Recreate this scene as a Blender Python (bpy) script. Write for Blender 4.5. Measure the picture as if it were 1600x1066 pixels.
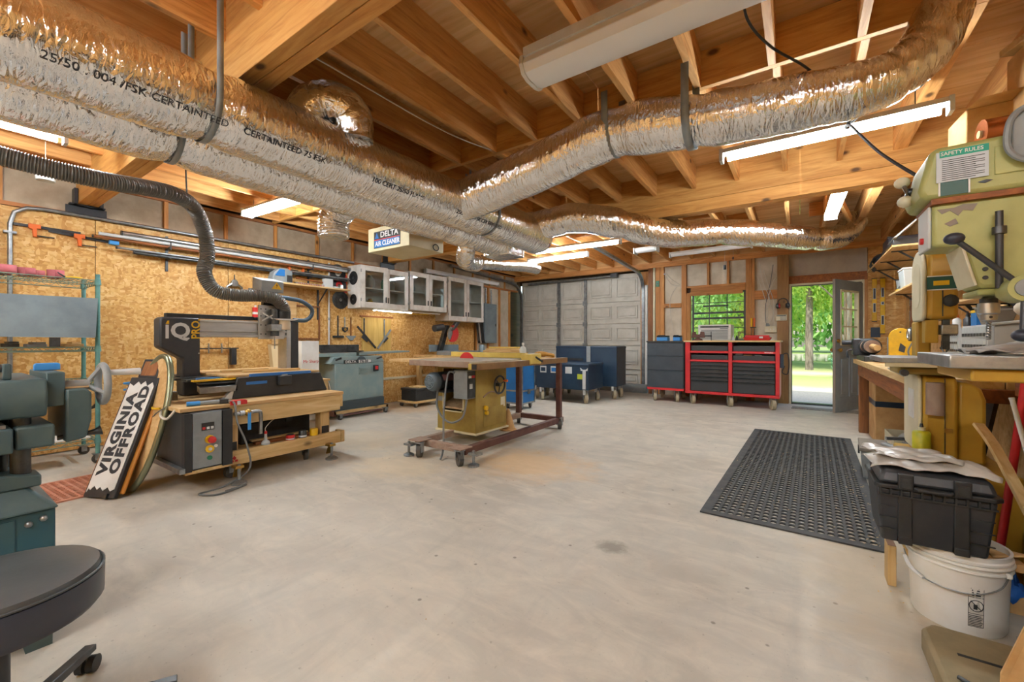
import bpy, bmesh, math, random
from mathutils import Vector, Matrix, Euler
R = math.radians
rng = random.Random(7)
for o in list(bpy.data.objects): bpy.data.objects.remove(o)
scn = bpy.context.scene
C = scn.collection

# ---------------------------------------------------------------- camera
cam = bpy.data.cameras.new('camera'); cam_o = bpy.data.objects.new('camera', cam); C.objects.link(cam_o)
cam.sensor_width = 36; cam.lens = 655 * 36 / 1600; cam.clip_start = 0.02; cam.clip_end = 300
cam_o.location = (0, 0, 1.1); cam_o.rotation_euler = (R(90), 0, R(34.5))
scn.camera = cam_o
# ---------------------------------------------------------------- sky, sun, exposure
w = bpy.data.worlds.new('sky'); scn.world = w; w.use_nodes = True
wn = w.node_tree.nodes; wn.clear()
sky = wn.new('ShaderNodeTexSky'); sky.sky_type = 'NISHITA'; sky.sun_disc = False
sky.sun_elevation = R(52); sky.sun_rotation = R(250); sky.air_density = 1.2; sky.dust_density = 2.5
bg = wn.new('ShaderNodeBackground'); bg.inputs[1].default_value = SKY = 0.42
wo = wn.new('ShaderNodeOutputWorld')
w.node_tree.links.new(sky.outputs[0], bg.inputs[0]); w.node_tree.links.new(bg.outputs[0], wo.inputs[0])
sun = bpy.data.lights.new('sun', 'SUN'); sun.energy = 5.0; sun.angle = R(1.0); sun.color = (1, .95, .86)
sun_o = bpy.data.objects.new('sun', sun); C.objects.link(sun_o); sun_o.rotation_euler = (R(36), R(-16), R(20))
vs = scn.view_settings; vs.view_transform = 'Standard'; vs.look = 'None'; vs.gamma = 1; vs.use_curve_mapping = False
vs.exposure = 0.18
TUBE = 120.0        # radiance of a lit shop light tube
scn.cycles.max_bounces = 8; scn.cycles.diffuse_bounces = 4; scn.cycles.glossy_bounces = 3
scn.cycles.transmission_bounces = 4; scn.cycles.transparent_max_bounces = 6
scn.cycles.caustics_reflective = False; scn.cycles.caustics_refractive = False
scn.cycles.sample_clamp_indirect = 6.0
# ---------------------------------------------------------------- geometry collector
def V(*a): return Vector(a)
def smooth_path(pts, k=6, closed=False):
    P = [Vector(p) for p in pts]; n = len(P); out = []
    segs = n if closed else n - 1
    for i in range(segs):
        if closed: p0, p1, p2, p3 = P[i-1], P[i], P[(i+1) % n], P[(i+2) % n]
        else: p0, p1, p2, p3 = P[max(i-1, 0)], P[i], P[i+1], P[min(i+2, n-1)]
        for j in range(k):
            t = j / k
            out.append(.5*((2*p1)+(p2-p0)*t+(2*p0-5*p1+4*p2-p3)*t*t+(3*p1-p0-3*p2+p3)*t**3))
    if not closed: out.append(P[-1])
    return out
def resamp(P, n):
    L = [0.]
    for a, b in zip(P, P[1:]): L.append(L[-1]+(b-a).length)
    out = []; j = 0
    for i in range(n+1):
        s = L[-1]*i/n
        while j < len(P)-2 and L[j+1] < s: j += 1
        out.append(P[j].lerp(P[j+1], (s-L[j])/max(1e-9, L[j+1]-L[j])))
    return out
class G:
    def __init__(s, t=None):
        s.v = []; s.f = []; s.o = -Vector(t.location) if t is not None else Vector((0, 0, 0))
    def add(s, vs, fs):
        b = len(s.v); s.v += [tuple(Vector(q) + s.o) for q in vs]; s.f += [tuple(b+i for i in q) for q in fs]; return s
    def box(s, x0, x1, y0, y1, z0, z1):
        return s.add([(x0,y0,z0),(x1,y0,z0),(x1,y1,z0),(x0,y1,z0),(x0,y0,z1),(x1,y0,z1),(x1,y1,z1),(x0,y1,z1)],
                     [(0,3,2,1),(4,5,6,7),(0,1,5,4),(1,2,6,5),(2,3,7,6),(3,0,4,7)])
    def cb(s, c, d, rot=(0,0,0)):
        m = Euler([R(a) for a in rot]).to_matrix(); c = Vector(c)
        vs = [c + m @ Vector((x*d[0]/2, y*d[1]/2, z*d[2]/2)) for z in (-1,1) for x,y in ((-1,-1),(1,-1),(1,1),(-1,1))]
        return s.add(vs, [(0,3,2,1),(4,5,6,7),(0,1,5,4),(1,2,6,5),(2,3,7,6),(3,0,4,7)])
    def hexa(s, lo, hi):                       # two matching quads, any corners
        return s.add(list(lo)+list(hi), [(0,3,2,1),(4,5,6,7),(0,1,5,4),(1,2,6,5),(2,3,7,6),(3,0,4,7)])
    def cyl(s, a, b, r, r2=None, n=16, cap=True):
        return s.tube([a, b], [r, r if r2 is None else r2], n=n, cap=cap)
    def tube(s, pts, r, n=8, sm=0, cap=True, closed=False, sq=None):
        P = smooth_path(pts, sm, closed) if sm else [Vector(p) for p in pts]
        m = len(P)
        if isinstance(r, (list, tuple)):
            q = len(r); rr = []
            for i in range(m):
                u = i/(m-1)*(q-1); j = min(int(u), q-2); rr.append(r[j]+(r[j+1]-r[j])*(u-j))
        elif callable(r): rr = [r(i/(m-1)) for i in range(m)]
        else: rr = [r]*m
        T = []
        for i in range(m):
            a = P[i-1] if (i > 0 or closed) else P[i]; b = P[(i+1) % m] if (i < m-1 or closed) else P[i]
            d = b-a; T.append(d.normalized() if d.length > 1e-9 else Vector((0,0,1)))
        up = Vector((0,0,1)) if abs(T[0].z) < .9 else Vector((1,0,0))
        N = (up - T[0]*up.dot(T[0])).normalized(); vs = []
        for i in range(m):
            N = (N - T[i]*N.dot(T[i])); N = N.normalized() if N.length > 1e-6 else T[i].orthogonal().normalized()
            B = T[i].cross(N)
            for j in range(n):
                a = 2*math.pi*(j+.5*(n == 4))/n; k = rr[i]
                x, y = math.cos(a)*k, math.sin(a)*k
                if sq: x *= sq[0]; y *= sq[1]
                vs.append(P[i]+N*x+B*y)
        fs = []
        for i in range(m if closed else m-1):
            i2 = (i+1) % m
            for j in range(n): fs.append((i*n+j, i*n+(j+1)%n, i2*n+(j+1)%n, i2*n+j))
        if cap and not closed: fs += [tuple(reversed(range(n))), tuple((m-1)*n+j for j in range(n))]
        return s.add(vs, fs)
    def prism(s, pts, ax, a, b):
        n = len(pts)
        A = sum(pts[i][0]*pts[(i+1)%n][1]-pts[(i+1)%n][0]*pts[i][1] for i in range(n))
        if (A < 0) != (ax == 'y'): pts = pts[::-1]
        mk = {'x': lambda p, h: (h, p[0], p[1]), 'y': lambda p, h: (p[0], h, p[1]), 'z': lambda p, h: (p[0], p[1], h)}[ax]
        return s.add([mk(p, a) for p in pts]+[mk(p, b) for p in pts],
                     [tuple(reversed(range(n))), tuple(range(n, 2*n))]+[(i, (i+1)%n, n+(i+1)%n, n+i) for i in range(n)])
    def lathe(s, prof, c=(0,0,0), n=24, ax='z'):
        c = Vector(c); vs = []; fs = []; m = len(prof)
        for r, h in prof:
            for j in range(n):
                a = 2*math.pi*j/n; x, y = r*math.cos(a), r*math.sin(a)
                vs.append(c+Vector({'z': (x,y,h), 'x': (h,x,y), 'y': (y,h,x)}[ax]))
        for i in range(m-1):
            for j in range(n): fs.append((i*n+j, i*n+(j+1)%n, (i+1)*n+(j+1)%n, (i+1)*n+j))
        fs += [tuple(reversed(range(n))), tuple((m-1)*n+j for j in range(n))]
        return s.add(vs, fs)
    def sph(s, c, r, n=16, k=(1,1,1)):
        m = n//2; c = Vector(c)
        prof = [(math.sin(math.pi*i/m), -math.cos(math.pi*i/m)) for i in range(m+1)]
        vs = []; fs = []
        for a, h in prof:
            for j in range(n):
                t = 2*math.pi*j/n; vs.append(c+Vector((a*math.cos(t)*r*k[0], a*math.sin(t)*r*k[1], h*r*k[2])))
        for i in range(m):
            for j in range(n): fs.append((i*n+j, i*n+(j+1)%n, (i+1)*n+(j+1)%n, (i+1)*n+j))
        return s.add(vs, fs)
    def torus(s, c, Rr, r, ax='z', n=28, m=8):
        c = Vector(c); P = []
        for i in range(n):
            a = 2*math.pi*i/n; x, y = Rr*math.cos(a), Rr*math.sin(a)
            P.append(c+Vector({'z': (x,y,0), 'x': (0,x,y), 'y': (x,0,y)}[ax]))
        return s.tube(P, r, n=m, closed=True)
    def grid(s, fn, nu, nv):
        vs = [fn(i/nu, j/nv) for i in range(nu+1) for j in range(nv+1)]
        return s.add(vs, [(i*(nv+1)+j, (i+1)*(nv+1)+j, (i+1)*(nv+1)+j+1, i*(nv+1)+j+1) for i in range(nu) for j in range(nv)])
    def mesh(s, name, mat, ang=38):
        me = bpy.data.meshes.new(name); me.from_pydata(s.v, [], s.f)
        me.materials.append(mat); me.shade_smooth(); me.set_sharp_from_angle(angle=R(ang)); me.update()
        return me
def link(o, parent):
    C.objects.link(o)
    if parent is not None: o.parent = parent
    return o
def thing(name, label, cat, loc=(0,0,0), rz=0, group=None):
    o = bpy.data.objects.new(name, None); o.empty_display_size = .05; C.objects.link(o)
    o.location = loc; o.rotation_euler = (0,0,R(rz)); o['label'] = label; o['category'] = cat
    if group: o['group'] = group
    return o
def part(parent, name, g, mat, bev=0, loc=(0,0,0), rot=(0,0,0), label=None, kind=None, thick=0, sub=0):
    me = g if isinstance(g, bpy.types.Mesh) else g.mesh(name, mat)
    o = link(bpy.data.objects.new(name, me), parent)
    o.location = loc; o.rotation_euler = [R(a) for a in rot]
    if thick:
        m = o.modifiers.new('thick', 'SOLIDIFY'); m.thickness = thick; m.offset = 0
    if bev:
        m = o.modifiers.new('bevel', 'BEVEL'); m.width = bev; m.segments = 2; m.limit_method = 'ANGLE'; m.angle_limit = R(40)
    if sub:
        m = o.modifiers.new('sub', 'SUBSURF'); m.levels = sub; m.render_levels = sub
    if label: o['label'] = label
    if kind: o['kind'] = kind
    return o
def solo(name, label, cat, g, mat, loc=(0,0,0), rz=0, group=None, **k):
    o = part(None, name, g, mat, loc=loc, rot=(0,0,rz), **k); o['label'] = label; o['category'] = cat
    if group: o['group'] = group
    return o
def struct(name, g=None, mat=None, parent=None, **k):
    if g is None:
        o = bpy.data.objects.new(name, None); link(o, parent)
    else: o = part(parent, name, g, mat, **k)
    if parent is None: o['kind'] = 'structure'
    return o
def copy_tree(o, parent=None, loc=None, rz=None, label=None, group=None):
    c = o.copy(); C.objects.link(c); c.parent = parent
    if loc is not None: c.location = loc
    if rz is not None: c.rotation_euler = (0,0,R(rz))
    if label: c['label'] = label
    if group: c['group'] = group
    for ch in list(o.children): copy_tree(ch, c)
    return c
def text(parent, name, s, size, mat, loc, rot, ext=.0006, ax='LEFT', bold=0, sx=1.0, ls=1.0):
    cu = bpy.data.curves.new(name, 'FONT'); cu.body = s; cu.size = size; cu.extrude = ext; cu.align_x = ax; cu.align_y = 'CENTER'
    cu.offset = bold; cu.resolution_u = 3; cu.space_character = ls
    t = bpy.data.objects.new('tmp', cu); me = bpy.data.meshes.new_from_object(t); me.materials.clear(); me.materials.append(mat)
    bpy.data.objects.remove(t)
    o = link(bpy.data.objects.new(name, me), parent); o.location = loc; o.rotation_euler = [R(a) for a in rot]; o.scale = (sx, 1, 1)
    return o
# ---------------------------------------------------------------- materials
def _new(name):
    m = bpy.data.materials.new(name); m.use_nodes = True; nt = m.node_tree
    return m, nt, nt.nodes['Principled BSDF']
def nd(nt, t, **k):
    n = nt.nodes.new(t)
    for a, b in k.items():
        if isinstance(a, str) and hasattr(n, a): setattr(n, a, b)
    return n
def lk(nt, a, b): nt.links.new(a, b)
def coords(nt, scale=(1,1,1), rot=(0,0,0), rnd=True, world=False):
    mp = nd(nt, 'ShaderNodeMapping'); mp.inputs['Scale'].default_value = scale; mp.inputs['Rotation'].default_value = rot
    if world: lk(nt, nd(nt, 'ShaderNodeNewGeometry').outputs['Position'], mp.inputs[0]); return mp.outputs[0]
    tc = nd(nt, 'ShaderNodeTexCoord')
    if rnd:
        oi = nd(nt, 'ShaderNodeObjectInfo'); mu = nd(nt, 'ShaderNodeMath', operation='MULTIPLY'); mu.inputs[1].default_value = 37.
        lk(nt, oi.outputs['Random'], mu.inputs[0]); ad = nd(nt, 'ShaderNodeVectorMath', operation='ADD')
        lk(nt, tc.outputs['Object'], ad.inputs[0]); lk(nt, mu.outputs[0], ad.inputs[1]); lk(nt, ad.outputs[0], mp.inputs[0])
    else: lk(nt, tc.outputs['Object'], mp.inputs[0])
    return mp.outputs[0]
def noise(nt, co, scale, detail=4, rough=.55, dist=0):
    n = nd(nt, 'ShaderNodeTexNoise'); n.inputs['Scale'].default_value = scale; n.inputs['Detail'].default_value = detail
    n.inputs['Roughness'].default_value = rough; n.inputs['Distortion'].default_value = dist; lk(nt, co, n.inputs['Vector']); return n.outputs['Fac']
def ramp(nt, fac, stops):
    r = nd(nt, 'ShaderNodeValToRGB'); e = r.color_ramp.elements
    while len(e) < len(stops): e.new(.5)
    for q, (p, c) in zip(e, stops): q.position = p; q.color = (*c, 1) if len(c) == 3 else c
    lk(nt, fac, r.inputs[0]); return r.outputs[0]
def mix(nt, fac, a, b, mode='MIX'):
    m = nd(nt, 'ShaderNodeMix', data_type='RGBA', blend_type=mode)
    for i, x in ((0, fac), (6, a), (7, b)):
        if hasattr(x, 'is_output'): lk(nt, x, m.inputs[i])
        else: m.inputs[i].default_value = x if i == 0 else (*x, 1)
    return m.outputs[2]
def bump(nt, h, strength, dist=.01):
    b = nd(nt, 'ShaderNodeBump'); b.inputs['Strength'].default_value = strength; b.inputs['Distance'].default_value = dist
    lk(nt, h, b.inputs['Height']); return b.outputs[0]
def tint(nt, col, amt):
    oi = nd(nt, 'ShaderNodeObjectInfo'); mr = nd(nt, 'ShaderNodeMapRange'); mr.inputs[3].default_value = 1-amt; mr.inputs[4].default_value = 1+amt
    lk(nt, oi.outputs['Random'], mr.inputs[0]); h = nd(nt, 'ShaderNodeHueSaturation'); lk(nt, mr.outputs[0], h.inputs['Value']); lk(nt, col, h.inputs['Color']); return h.outputs[0]
def srgb(h):
    h = h.lstrip('#'); c = [int(h[i:i+2], 16)/255 for i in (0,2,4)]
    return tuple(x/12.92 if x <= .04045 else ((x+.055)/1.055)**2.4 for x in c)
def PM(name, col, rough=.5, metal=0, col2=None, scale=6, lo=.4, hi=.65, bmp=0, bscale=80, rnd=0, stretch=(1,1,1), spec=None, trans=0, alpha=1, emit=0):
    m, nt, b = _new(name); col = srgb(col) if isinstance(col, str) else col
    b.inputs['Roughness'].default_value = rough; b.inputs['Metallic'].default_value = metal
    if spec is not None: b.inputs['Specular IOR Level'].default_value = spec
    if trans: b.inputs['Transmission Weight'].default_value = trans
    if alpha < 1: b.inputs['Alpha'].default_value = alpha
    if emit:
        b.inputs['Emission Color'].default_value = (*col, 1); b.inputs['Emission Strength'].default_value = emit
    co = None
    if col2 or bmp: co = coords(nt, stretch)
    if col2:
        c2 = srgb(col2) if isinstance(col2, str) else col2
        c = mix(nt, ramp(nt, noise(nt, co, scale, 6, .62), [(lo, (0,0,0)), (hi, (1,1,1))]), col, c2)
        if rnd: c = tint(nt, c, rnd)
        lk(nt, c, b.inputs['Base Color'])
    else:
        b.inputs['Base Color'].default_value = (*col, 1)
        if rnd:
            rg = nd(nt, 'ShaderNodeRGB'); rg.outputs[0].default_value = (*col, 1); lk(nt, tint(nt, rg.outputs[0], rnd), b.inputs['Base Color'])
    if bmp: lk(nt, bump(nt, noise(nt, co, bscale, 3), bmp, .004), b.inputs['Normal'])
    return m
def WOOD(name, a, bcol, d, axis='y', rough=.62, rnd=.18, sc=1.0, knots=True):
    m, nt, b = _new(name); a, bcol, d = srgb(a), srgb(bcol), srgb(d)
    st = {'x': (.09,1,1), 'y': (1,.09,1), 'z': (1,1,.09)}[axis]
    co = coords(nt, st); co2 = coords(nt, (1,1,1))
    g = noise(nt, co, 26*sc, 5, .6, 1.2); w_ = noise(nt, co, 6*sc, 3, .5, .8)
    c = ramp(nt, g, [(.3, a), (.5, bcol), (.72, d)])
    c = mix(nt, ramp(nt, w_, [(.4, (0,0,0)), (.7, (.55,.55,.55))]), c, d)
    if knots:
        v = nd(nt, 'ShaderNodeTexVoronoi'); v.inputs['Scale'].default_value = 4.2*sc
        lk(nt, coords(nt, {'x': (.55,1,1), 'y': (1,.55,1), 'z': (1,1,.55)}[axis]), v.inputs['Vector'])
        c = mix(nt, ramp(nt, v.outputs['Distance'], [(.05, (1,1,1)), (.11, (0,0,0))]), c, tuple(q*.22 for q in d))
    lk(nt, tint(nt, c, rnd), b.inputs['Base Color']); b.inputs['Roughness'].default_value = rough
    lk(nt, bump(nt, g, .15, .003), b.inputs['Normal'])
    return m
def OSB(name):
    m, nt, b = _new(name); cols = []
    for k, (rot, s) in enumerate((((.5,.2,.15), (14,44,15)), ((1.9,.3,.1), (15,17,46)), ((1.1,.2,.9), (17,36,34)))):
        v = nd(nt, 'ShaderNodeTexVoronoi'); v.inputs['Scale'].default_value = 1.0
        lk(nt, coords(nt, s, rot), v.inputs['Vector'])
        sp = nd(nt, 'ShaderNodeSeparateColor'); lk(nt, v.outputs['Color'], sp.inputs[0])
        cols.append((sp.outputs[0], sp.outputs[1]))
    f = [ramp(nt, q, [(0, srgb('B9853F')), (.35, srgb('D09F58')), (.7, srgb('DDB26C')), (1, srgb('E8C68A'))]) for q, _ in cols]
    c = mix(nt, ramp(nt, cols[0][1], [(.45, (0,0,0)), (.5, (1,1,1))]), f[0], f[1])
    c = mix(nt, ramp(nt, cols[1][1], [(.55, (0,0,0)), (.6, (1,1,1))]), c, f[2])
    co = coords(nt); c = mix(nt, ramp(nt, noise(nt, co, 1.6, 3), [(.35, (0,0,0)), (.75, (.45,.45,.45))]), c, srgb('B07A3E'))
    c = mix(nt, ramp(nt, noise(nt, coords(nt, (1,1,2.4), (.6,0,0)), 22, 5, .7), [(.60, (0,0,0)), (.70, (.5,.5,.5))]), c, srgb('7F5426'))
    lk(nt, tint(nt, c, .05), b.inputs['Base Color']); b.inputs['Roughness'].default_value = .6
    lk(nt, bump(nt, cols[2][0], .12, .002), b.inputs['Normal'])
    return m
def CONCRETE(name):
    m, nt, b = _new(name); co = coords(nt, world=True)
    c = ramp(nt, noise(nt, co, .55, 5, .6), [(.3, srgb('A89F91')), (.5, srgb('BBB5AA')), (.72, srgb('CCC7BC'))])
    c = mix(nt, ramp(nt, noise(nt, coords(nt, (1,2.2,1), (0,0,.5), world=True), 3.2, 6, .66, .6), [(.42, (0,0,0)), (.70, (.7,.7,.7))]), c, srgb('D6CDBD'))
    c = mix(nt, ramp(nt, noise(nt, coords(nt, (2.4,1,1), (0,0,-.4), world=True), 2.2, 6, .7, .8), [(.48, (0,0,0)), (.74, (.42,.42,.42))]), c, srgb('A3A19A'))
    c = mix(nt, ramp(nt, noise(nt, co, 48, 3), [(.66, (0,0,0)), (.74, (.5,.5,.5))]), c, srgb('8C857A'))
    vo = nd(nt, 'ShaderNodeTexVoronoi'); vo.inputs['Scale'].default_value = 7; lk(nt, co, vo.inputs['Vector'])
    c = mix(nt, ramp(nt, vo.outputs['Distance'], [(.045, (.8,.8,.8)), (.075, (0,0,0))]), c, srgb('7B746A'))
    def blot(c, x, y, r0, col, amt, ns=4., sx=1., sy=1.):
        mp = nd(nt, 'ShaderNodeMapping'); mp.vector_type = 'TEXTURE'; mp.inputs['Location'].default_value = (x, y, 0); mp.inputs['Scale'].default_value = (sx, sy, 1)
        lk(nt, nd(nt, 'ShaderNodeNewGeometry').outputs['Position'], mp.inputs[0])
        ln = nd(nt, 'ShaderNodeVectorMath', operation='LENGTH'); lk(nt, mp.outputs[0], ln.inputs[0])
        nz = noise(nt, co, ns, 6, .7); ad = nd(nt, 'ShaderNodeMath', operation='MULTIPLY_ADD'); ad.inputs[1].default_value = r0*1.6
        lk(nt, nz, ad.inputs[0]); lk(nt, ln.outputs['Value'], ad.inputs[2])
        return mix(nt, ramp(nt, ad.outputs[0], [(0, (amt,)*3), (min(.98, r0*1.25), (amt,)*3), (min(1., r0*1.9), (0,0,0))]), c, srgb(col))
    c = blot(c, -2.0, 3.2, .5, 'D2A973', .62, 5, 1.3, 1.0)      # sawdust by the table saw
    c = blot(c, -2.9, 2.5, .42, 'DCC6A2', .5, 6, 1.2, 1.0)
    c = blot(c, -4.0, 2.9, .5, 'DCCBB0', .5, 5, 1.5, .9)
    c = blot(c, -5.2, 4.7, .5, 'C9A67C', .6, 6, 1.0, 1.0)
    c = blot(c, -.83, 2.15, .075, '827B6E', .75, 16, 1.3, 1.0)  # oil spot
    c = blot(c, -4.2, 1.3, .5, '8D7B64', .45, 5, 1.0, 1.6)
    c = blot(c, .3, 2.6, .4, 'C2AE8E', .5, 6, .8, 2.2)
    lk(nt, c, b.inputs['Base Color']); b.inputs['Roughness'].default_value = .62; b.inputs['Specular IOR Level'].default_value = .35
    lk(nt, bump(nt, noise(nt, co, 30, 5), .12, .003), b.inputs['Normal'])
    return m
def FOIL(name, stretch=(1,.35,1), k=.5):
    m, nt, b = _new(name); co = coords(nt, stretch)
    b.inputs['Metallic'].default_value = 1; b.inputs['Roughness'].default_value = .13
    c = ramp(nt, noise(nt, co, 14, 5), [(.3, (.80,.80,.80)), (.7, (.94,.94,.93))]); lk(nt, c, b.inputs['Base Color'])
    v = nd(nt, 'ShaderNodeTexVoronoi', feature='DISTANCE_TO_EDGE'); v.inputs['Scale'].default_value = 17
    wv = nd(nt, 'ShaderNodeVectorMath', operation='MULTIPLY_ADD'); nz = nd(nt, 'ShaderNodeTexNoise'); nz.inputs['Scale'].default_value = 9; lk(nt, co, nz.inputs['Vector'])
    lk(nt, nz.outputs['Color'], wv.inputs[0]); wv.inputs[1].default_value = (.16,.16,.16); lk(nt, co, wv.inputs[2]); lk(nt, wv.outputs[0], v.inputs['Vector'])
    n1 = noise(nt, co, 26, 3, .55, 1.6); n2 = noise(nt, coords(nt), 7, 2, .5)
    a1 = nd(nt, 'ShaderNodeMath', operation='MULTIPLY_ADD'); a1.inputs[1].default_value = 1.6; lk(nt, v.outputs['Distance'], a1.inputs[0]); lk(nt, n1, a1.inputs[2])
    ad = nd(nt, 'ShaderNodeMath', operation='MULTIPLY_ADD'); ad.inputs[1].default_value = 1.5; lk(nt, n2, ad.inputs[0]); lk(nt, a1.outputs[0], ad.inputs[2])
    lk(nt, bump(nt, ad.outputs[0], k, .012), b.inputs['Normal'])
    return m
M = {}
M['joist'] = WOOD('pine_joist', 'F0BE7A', 'E2A964', 'BD8044', 'y', rnd=.16)
M['joist_x'] = WOOD('pine_beam', 'E6B269', 'D9A055', 'B97B38', 'x', rnd=.12)
M['stud'] = WOOD('pine_stud', 'DCA462', 'CB8D4C', 'A66A33', 'z', rnd=.18)
M['stud_y'] = WOOD('pine_plate', 'BE8045', 'A96A35', '84502A', 'y', rnd=.15)
M['stud_x'] = WOOD('pine_plate_cross', 'D69C5A', 'C58646', '9E6430', 'x', rnd=.15)
M['post'] = WOOD('treated_post', 'B08A54', '9C7443', '7E5A33', 'z', rnd=.05)
M['ply'] = WOOD('plywood_deck', 'F4D09A', 'E9BD7E', 'C8945A', 'x', rnd=.16, sc=.45)
M['plyp'] = WOOD('plywood_pale', 'DDBE8C', 'D0AC77', 'B98F59', 'y', rnd=.08, sc=.7, knots=False)
M['lumber'] = WOOD('pale_lumber', 'E2C795', 'D6B680', 'BC9559', 'y', rnd=.06, sc=.8)
M['lumber_z'] = WOOD('pale_lumber_upright', 'E2C795', 'D6B680', 'BC9559', 'z', rnd=.06, sc=.8)
M['lumber_x'] = WOOD('pale_lumber_cross', 'E2C795', 'D6B680', 'BC9559', 'x', rnd=.06, sc=.8)
M['brownwood'] = WOOD('brown_wood', '9A6536', '87552C', '603A1E', 'z', rnd=.1)
M['brownwood_y'] = WOOD('brown_wood_long', 'B06A32', '9A5A2A', '6E3E1E', 'y', rnd=.1)
M['darkply'] = WOOD('dark_plywood', '5B4432', '4B3829', '33261C', 'y', rnd=.06, sc=.5)
M['osb'] = OSB('strand_board'); M['concrete'] = CONCRETE('concrete')
M['foil'] = FOIL('foil_wrap', (.5,1.5,.5)); M['foil_x'] = FOIL('foil_wrap_cross', (1.5,.5,.5), .5); M['foil_s'] = FOIL('foil_small', (1,1,1), .4)
M['plaster'] = PM('faced_insulation', 'B9A78F', .85, col2='9B8A74', scale=3, bmp=.3, bscale=30)
M['paper'] = PM('kraft_white_facing', 'DCD2C0', .8, col2='BFB39E', scale=2.5, bmp=.4, bscale=14)
M['drywall'] = PM('old_drywall', 'B5AA9B', .85, col2='A1968A', scale=2)
M['steel'] = PM('steel', 'B8BCBE', .32, 1, col2='8E9294', scale=9)
M['galv'] = PM('galvanized', 'A3A9AC', .42, .9, col2='84898C', scale=14)
M['dsteel'] = PM('dark_steel', '55585A', .4, .8, col2='3C3E40', scale=12)
M['iron'] = PM('cast_iron', 'A9ADAE', .38, .85, col2='7E8284', scale=10, bmp=.1)
M['black'] = PM('black_plastic', '1E1F21', .5, col2='2C2C2C', scale=9)
M['blackm'] = PM('black_metal', '303338', .42, .2, col2='3A3A3C', scale=11, bmp=.08)
M['rubber'] = PM('rubber', '242424', .75, col2='34322F', scale=14)
M['rubmat'] = PM('rubber_mat', '34363A', .7, col2='4B4B4B', scale=12)
M['redmat'] = PM('red_mat', 'B97960', .8, col2='C99078', scale=10)
M['white'] = PM('white_paint', 'E6E6E4', .45, col2='D6D4CF', scale=5)
M['doorwhite'] = PM('garage_door_paint', 'CFCBC1', .55, col2='BDB8AD', scale=3)
M['cabwhite'] = PM('cabinet_paint', 'E4E1DC', .5, col2='C8C1B8', scale=4)
M['gray'] = PM('gray_paint', '8D9294', .5, col2='7B8082', scale=6)
M['doorgray'] = PM('door_gray_paint', '8796A2', .5, col2='788794', scale=4)
M['graypanel'] = PM('gray_panel', '8FA1AB', .4, .35, col2='7C8C96', scale=3)
M['teal'] = PM('teal_machine', '3D5257', .42, col2='4D5F60', scale=5, bmp=.08)
M['tealblue'] = PM('teal_blue_machine', '24505F', .42, col2='34545C', scale=5)
M['jteal'] = PM('jointer_paint', '7C9294', .5, col2='8B9A97', scale=5)
M['jdark'] = PM('jointer_dark', '3F4C52', .5)
M['rackgreen'] = PM('rack_green', '5F938F', .45, .1, col2='4C7E7E', scale=12)
M['rackgreen_d'] = PM('rack_wire', '7C9284', .45, .4)
M['gold'] = PM('gold_machine', 'A58D45', .42, .15, col2='8F7436', scale=4, bmp=.05)
M['gold2'] = PM('ochre_machine', 'C29A35', .40, .05, col2='AC822C', scale=3, bmp=.05)
M['pgreen'] = PM('olive_machine', 'AEAF70', .42, .05, col2='9A9A5C', scale=4)
M['cream'] = PM('cream_paint', 'DDD5B9', .5, col2='CDC4A4', scale=5)
M['dkgreen'] = PM('dark_green_band', '1F4F48', .4)
M['navy'] = PM('navy_paint', '22344A', .35, .1, col2='2B3F52', scale=6)
M['slate'] = PM('slate_drawers', '333C46', .4, .15, col2='3D454D', scale=6)
M['chestdark'] = PM('chest_drawer', '33363A', .4, .2)
M['red'] = PM('red_paint', 'C8262B', .38, col2='B3242A', scale=6)
M['redp'] = PM('red_plastic', 'C62A2A', .45)
M['pinkroll'] = PM('abrasive_roll', 'B5646A', .85, col2='A6585E', scale=20, rnd=.08)
M['orange'] = PM('orange_paint', 'DD6A2A', .45)
M['oran2'] = PM('orange_wood_edge', 'C98433', .5, col2='B87327', scale=6)
M['yellow'] = PM('yellow_paint', 'F0C114', .4, col2='CFA01C', scale=6)
M['ylw2'] = PM('yellow_fence', 'D9BE63', .45, col2='C4A84E', scale=6)
M['blue'] = PM('blue_tape', '2F6FB8', .5); M['bluecase'] = PM('blue_case', '1D6FB4', .45, col2='1A62A2', scale=4)
M['cyan'] = PM('blue_plastic', '3E8FD6', .45); M['bluecloth'] = PM('blue_cloth', '2062B8', .7, col2='184E98', scale=10)
M['maroon'] = PM('maroon_steel', '5A3836', .5, .3, col2='6B4A40', scale=8)
M['tan'] = PM('dusty_frame', 'A08A78', .8, col2='8A6F62', scale=12)
M['card'] = PM('cardboard', 'D3AC76', .8, col2='B58A54', scale=4, rnd=.1)
M['copper'] = PM('copper_foil', 'C9825A', .25, 1, bmp=.5, bscale=24)
M['hose'] = PM('gray_hose', '74726E', .34, .15, col2='666460', scale=8)
M['alu'] = PM('aluminium', 'C6C8C8', .36, .55, col2='AEB0B0', scale=7, stretch=(1,.2,1)); M['irondust'] = PM('dusty_cast_iron', 'BDB5A6', .5, .3, col2='A39A8C', scale=8); M['fan'] = PM('fan_cover', '5C6974', .45, .2)
M['hosedk'] = PM('dark_hose', '4A4C4E', .5)
M['cream2'] = PM('cream_casing', 'D9CDA8', .5, col2='CDBF98', scale=4)
M['leather'] = PM('gray_vinyl', '4C5052', .32, col2='3F4346', scale=4, bmp=.06)
M['navyvinyl'] = PM('navy_vinyl', '2B2F3D', .4)
M['plastic_clear'] = PM('milky_plastic', 'D8DCDA', .3, alpha=.75)
M['bucket'] = PM('bucket_plastic', 'F0EEEA', .4, col2='E4DDD0', scale=3)
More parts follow.
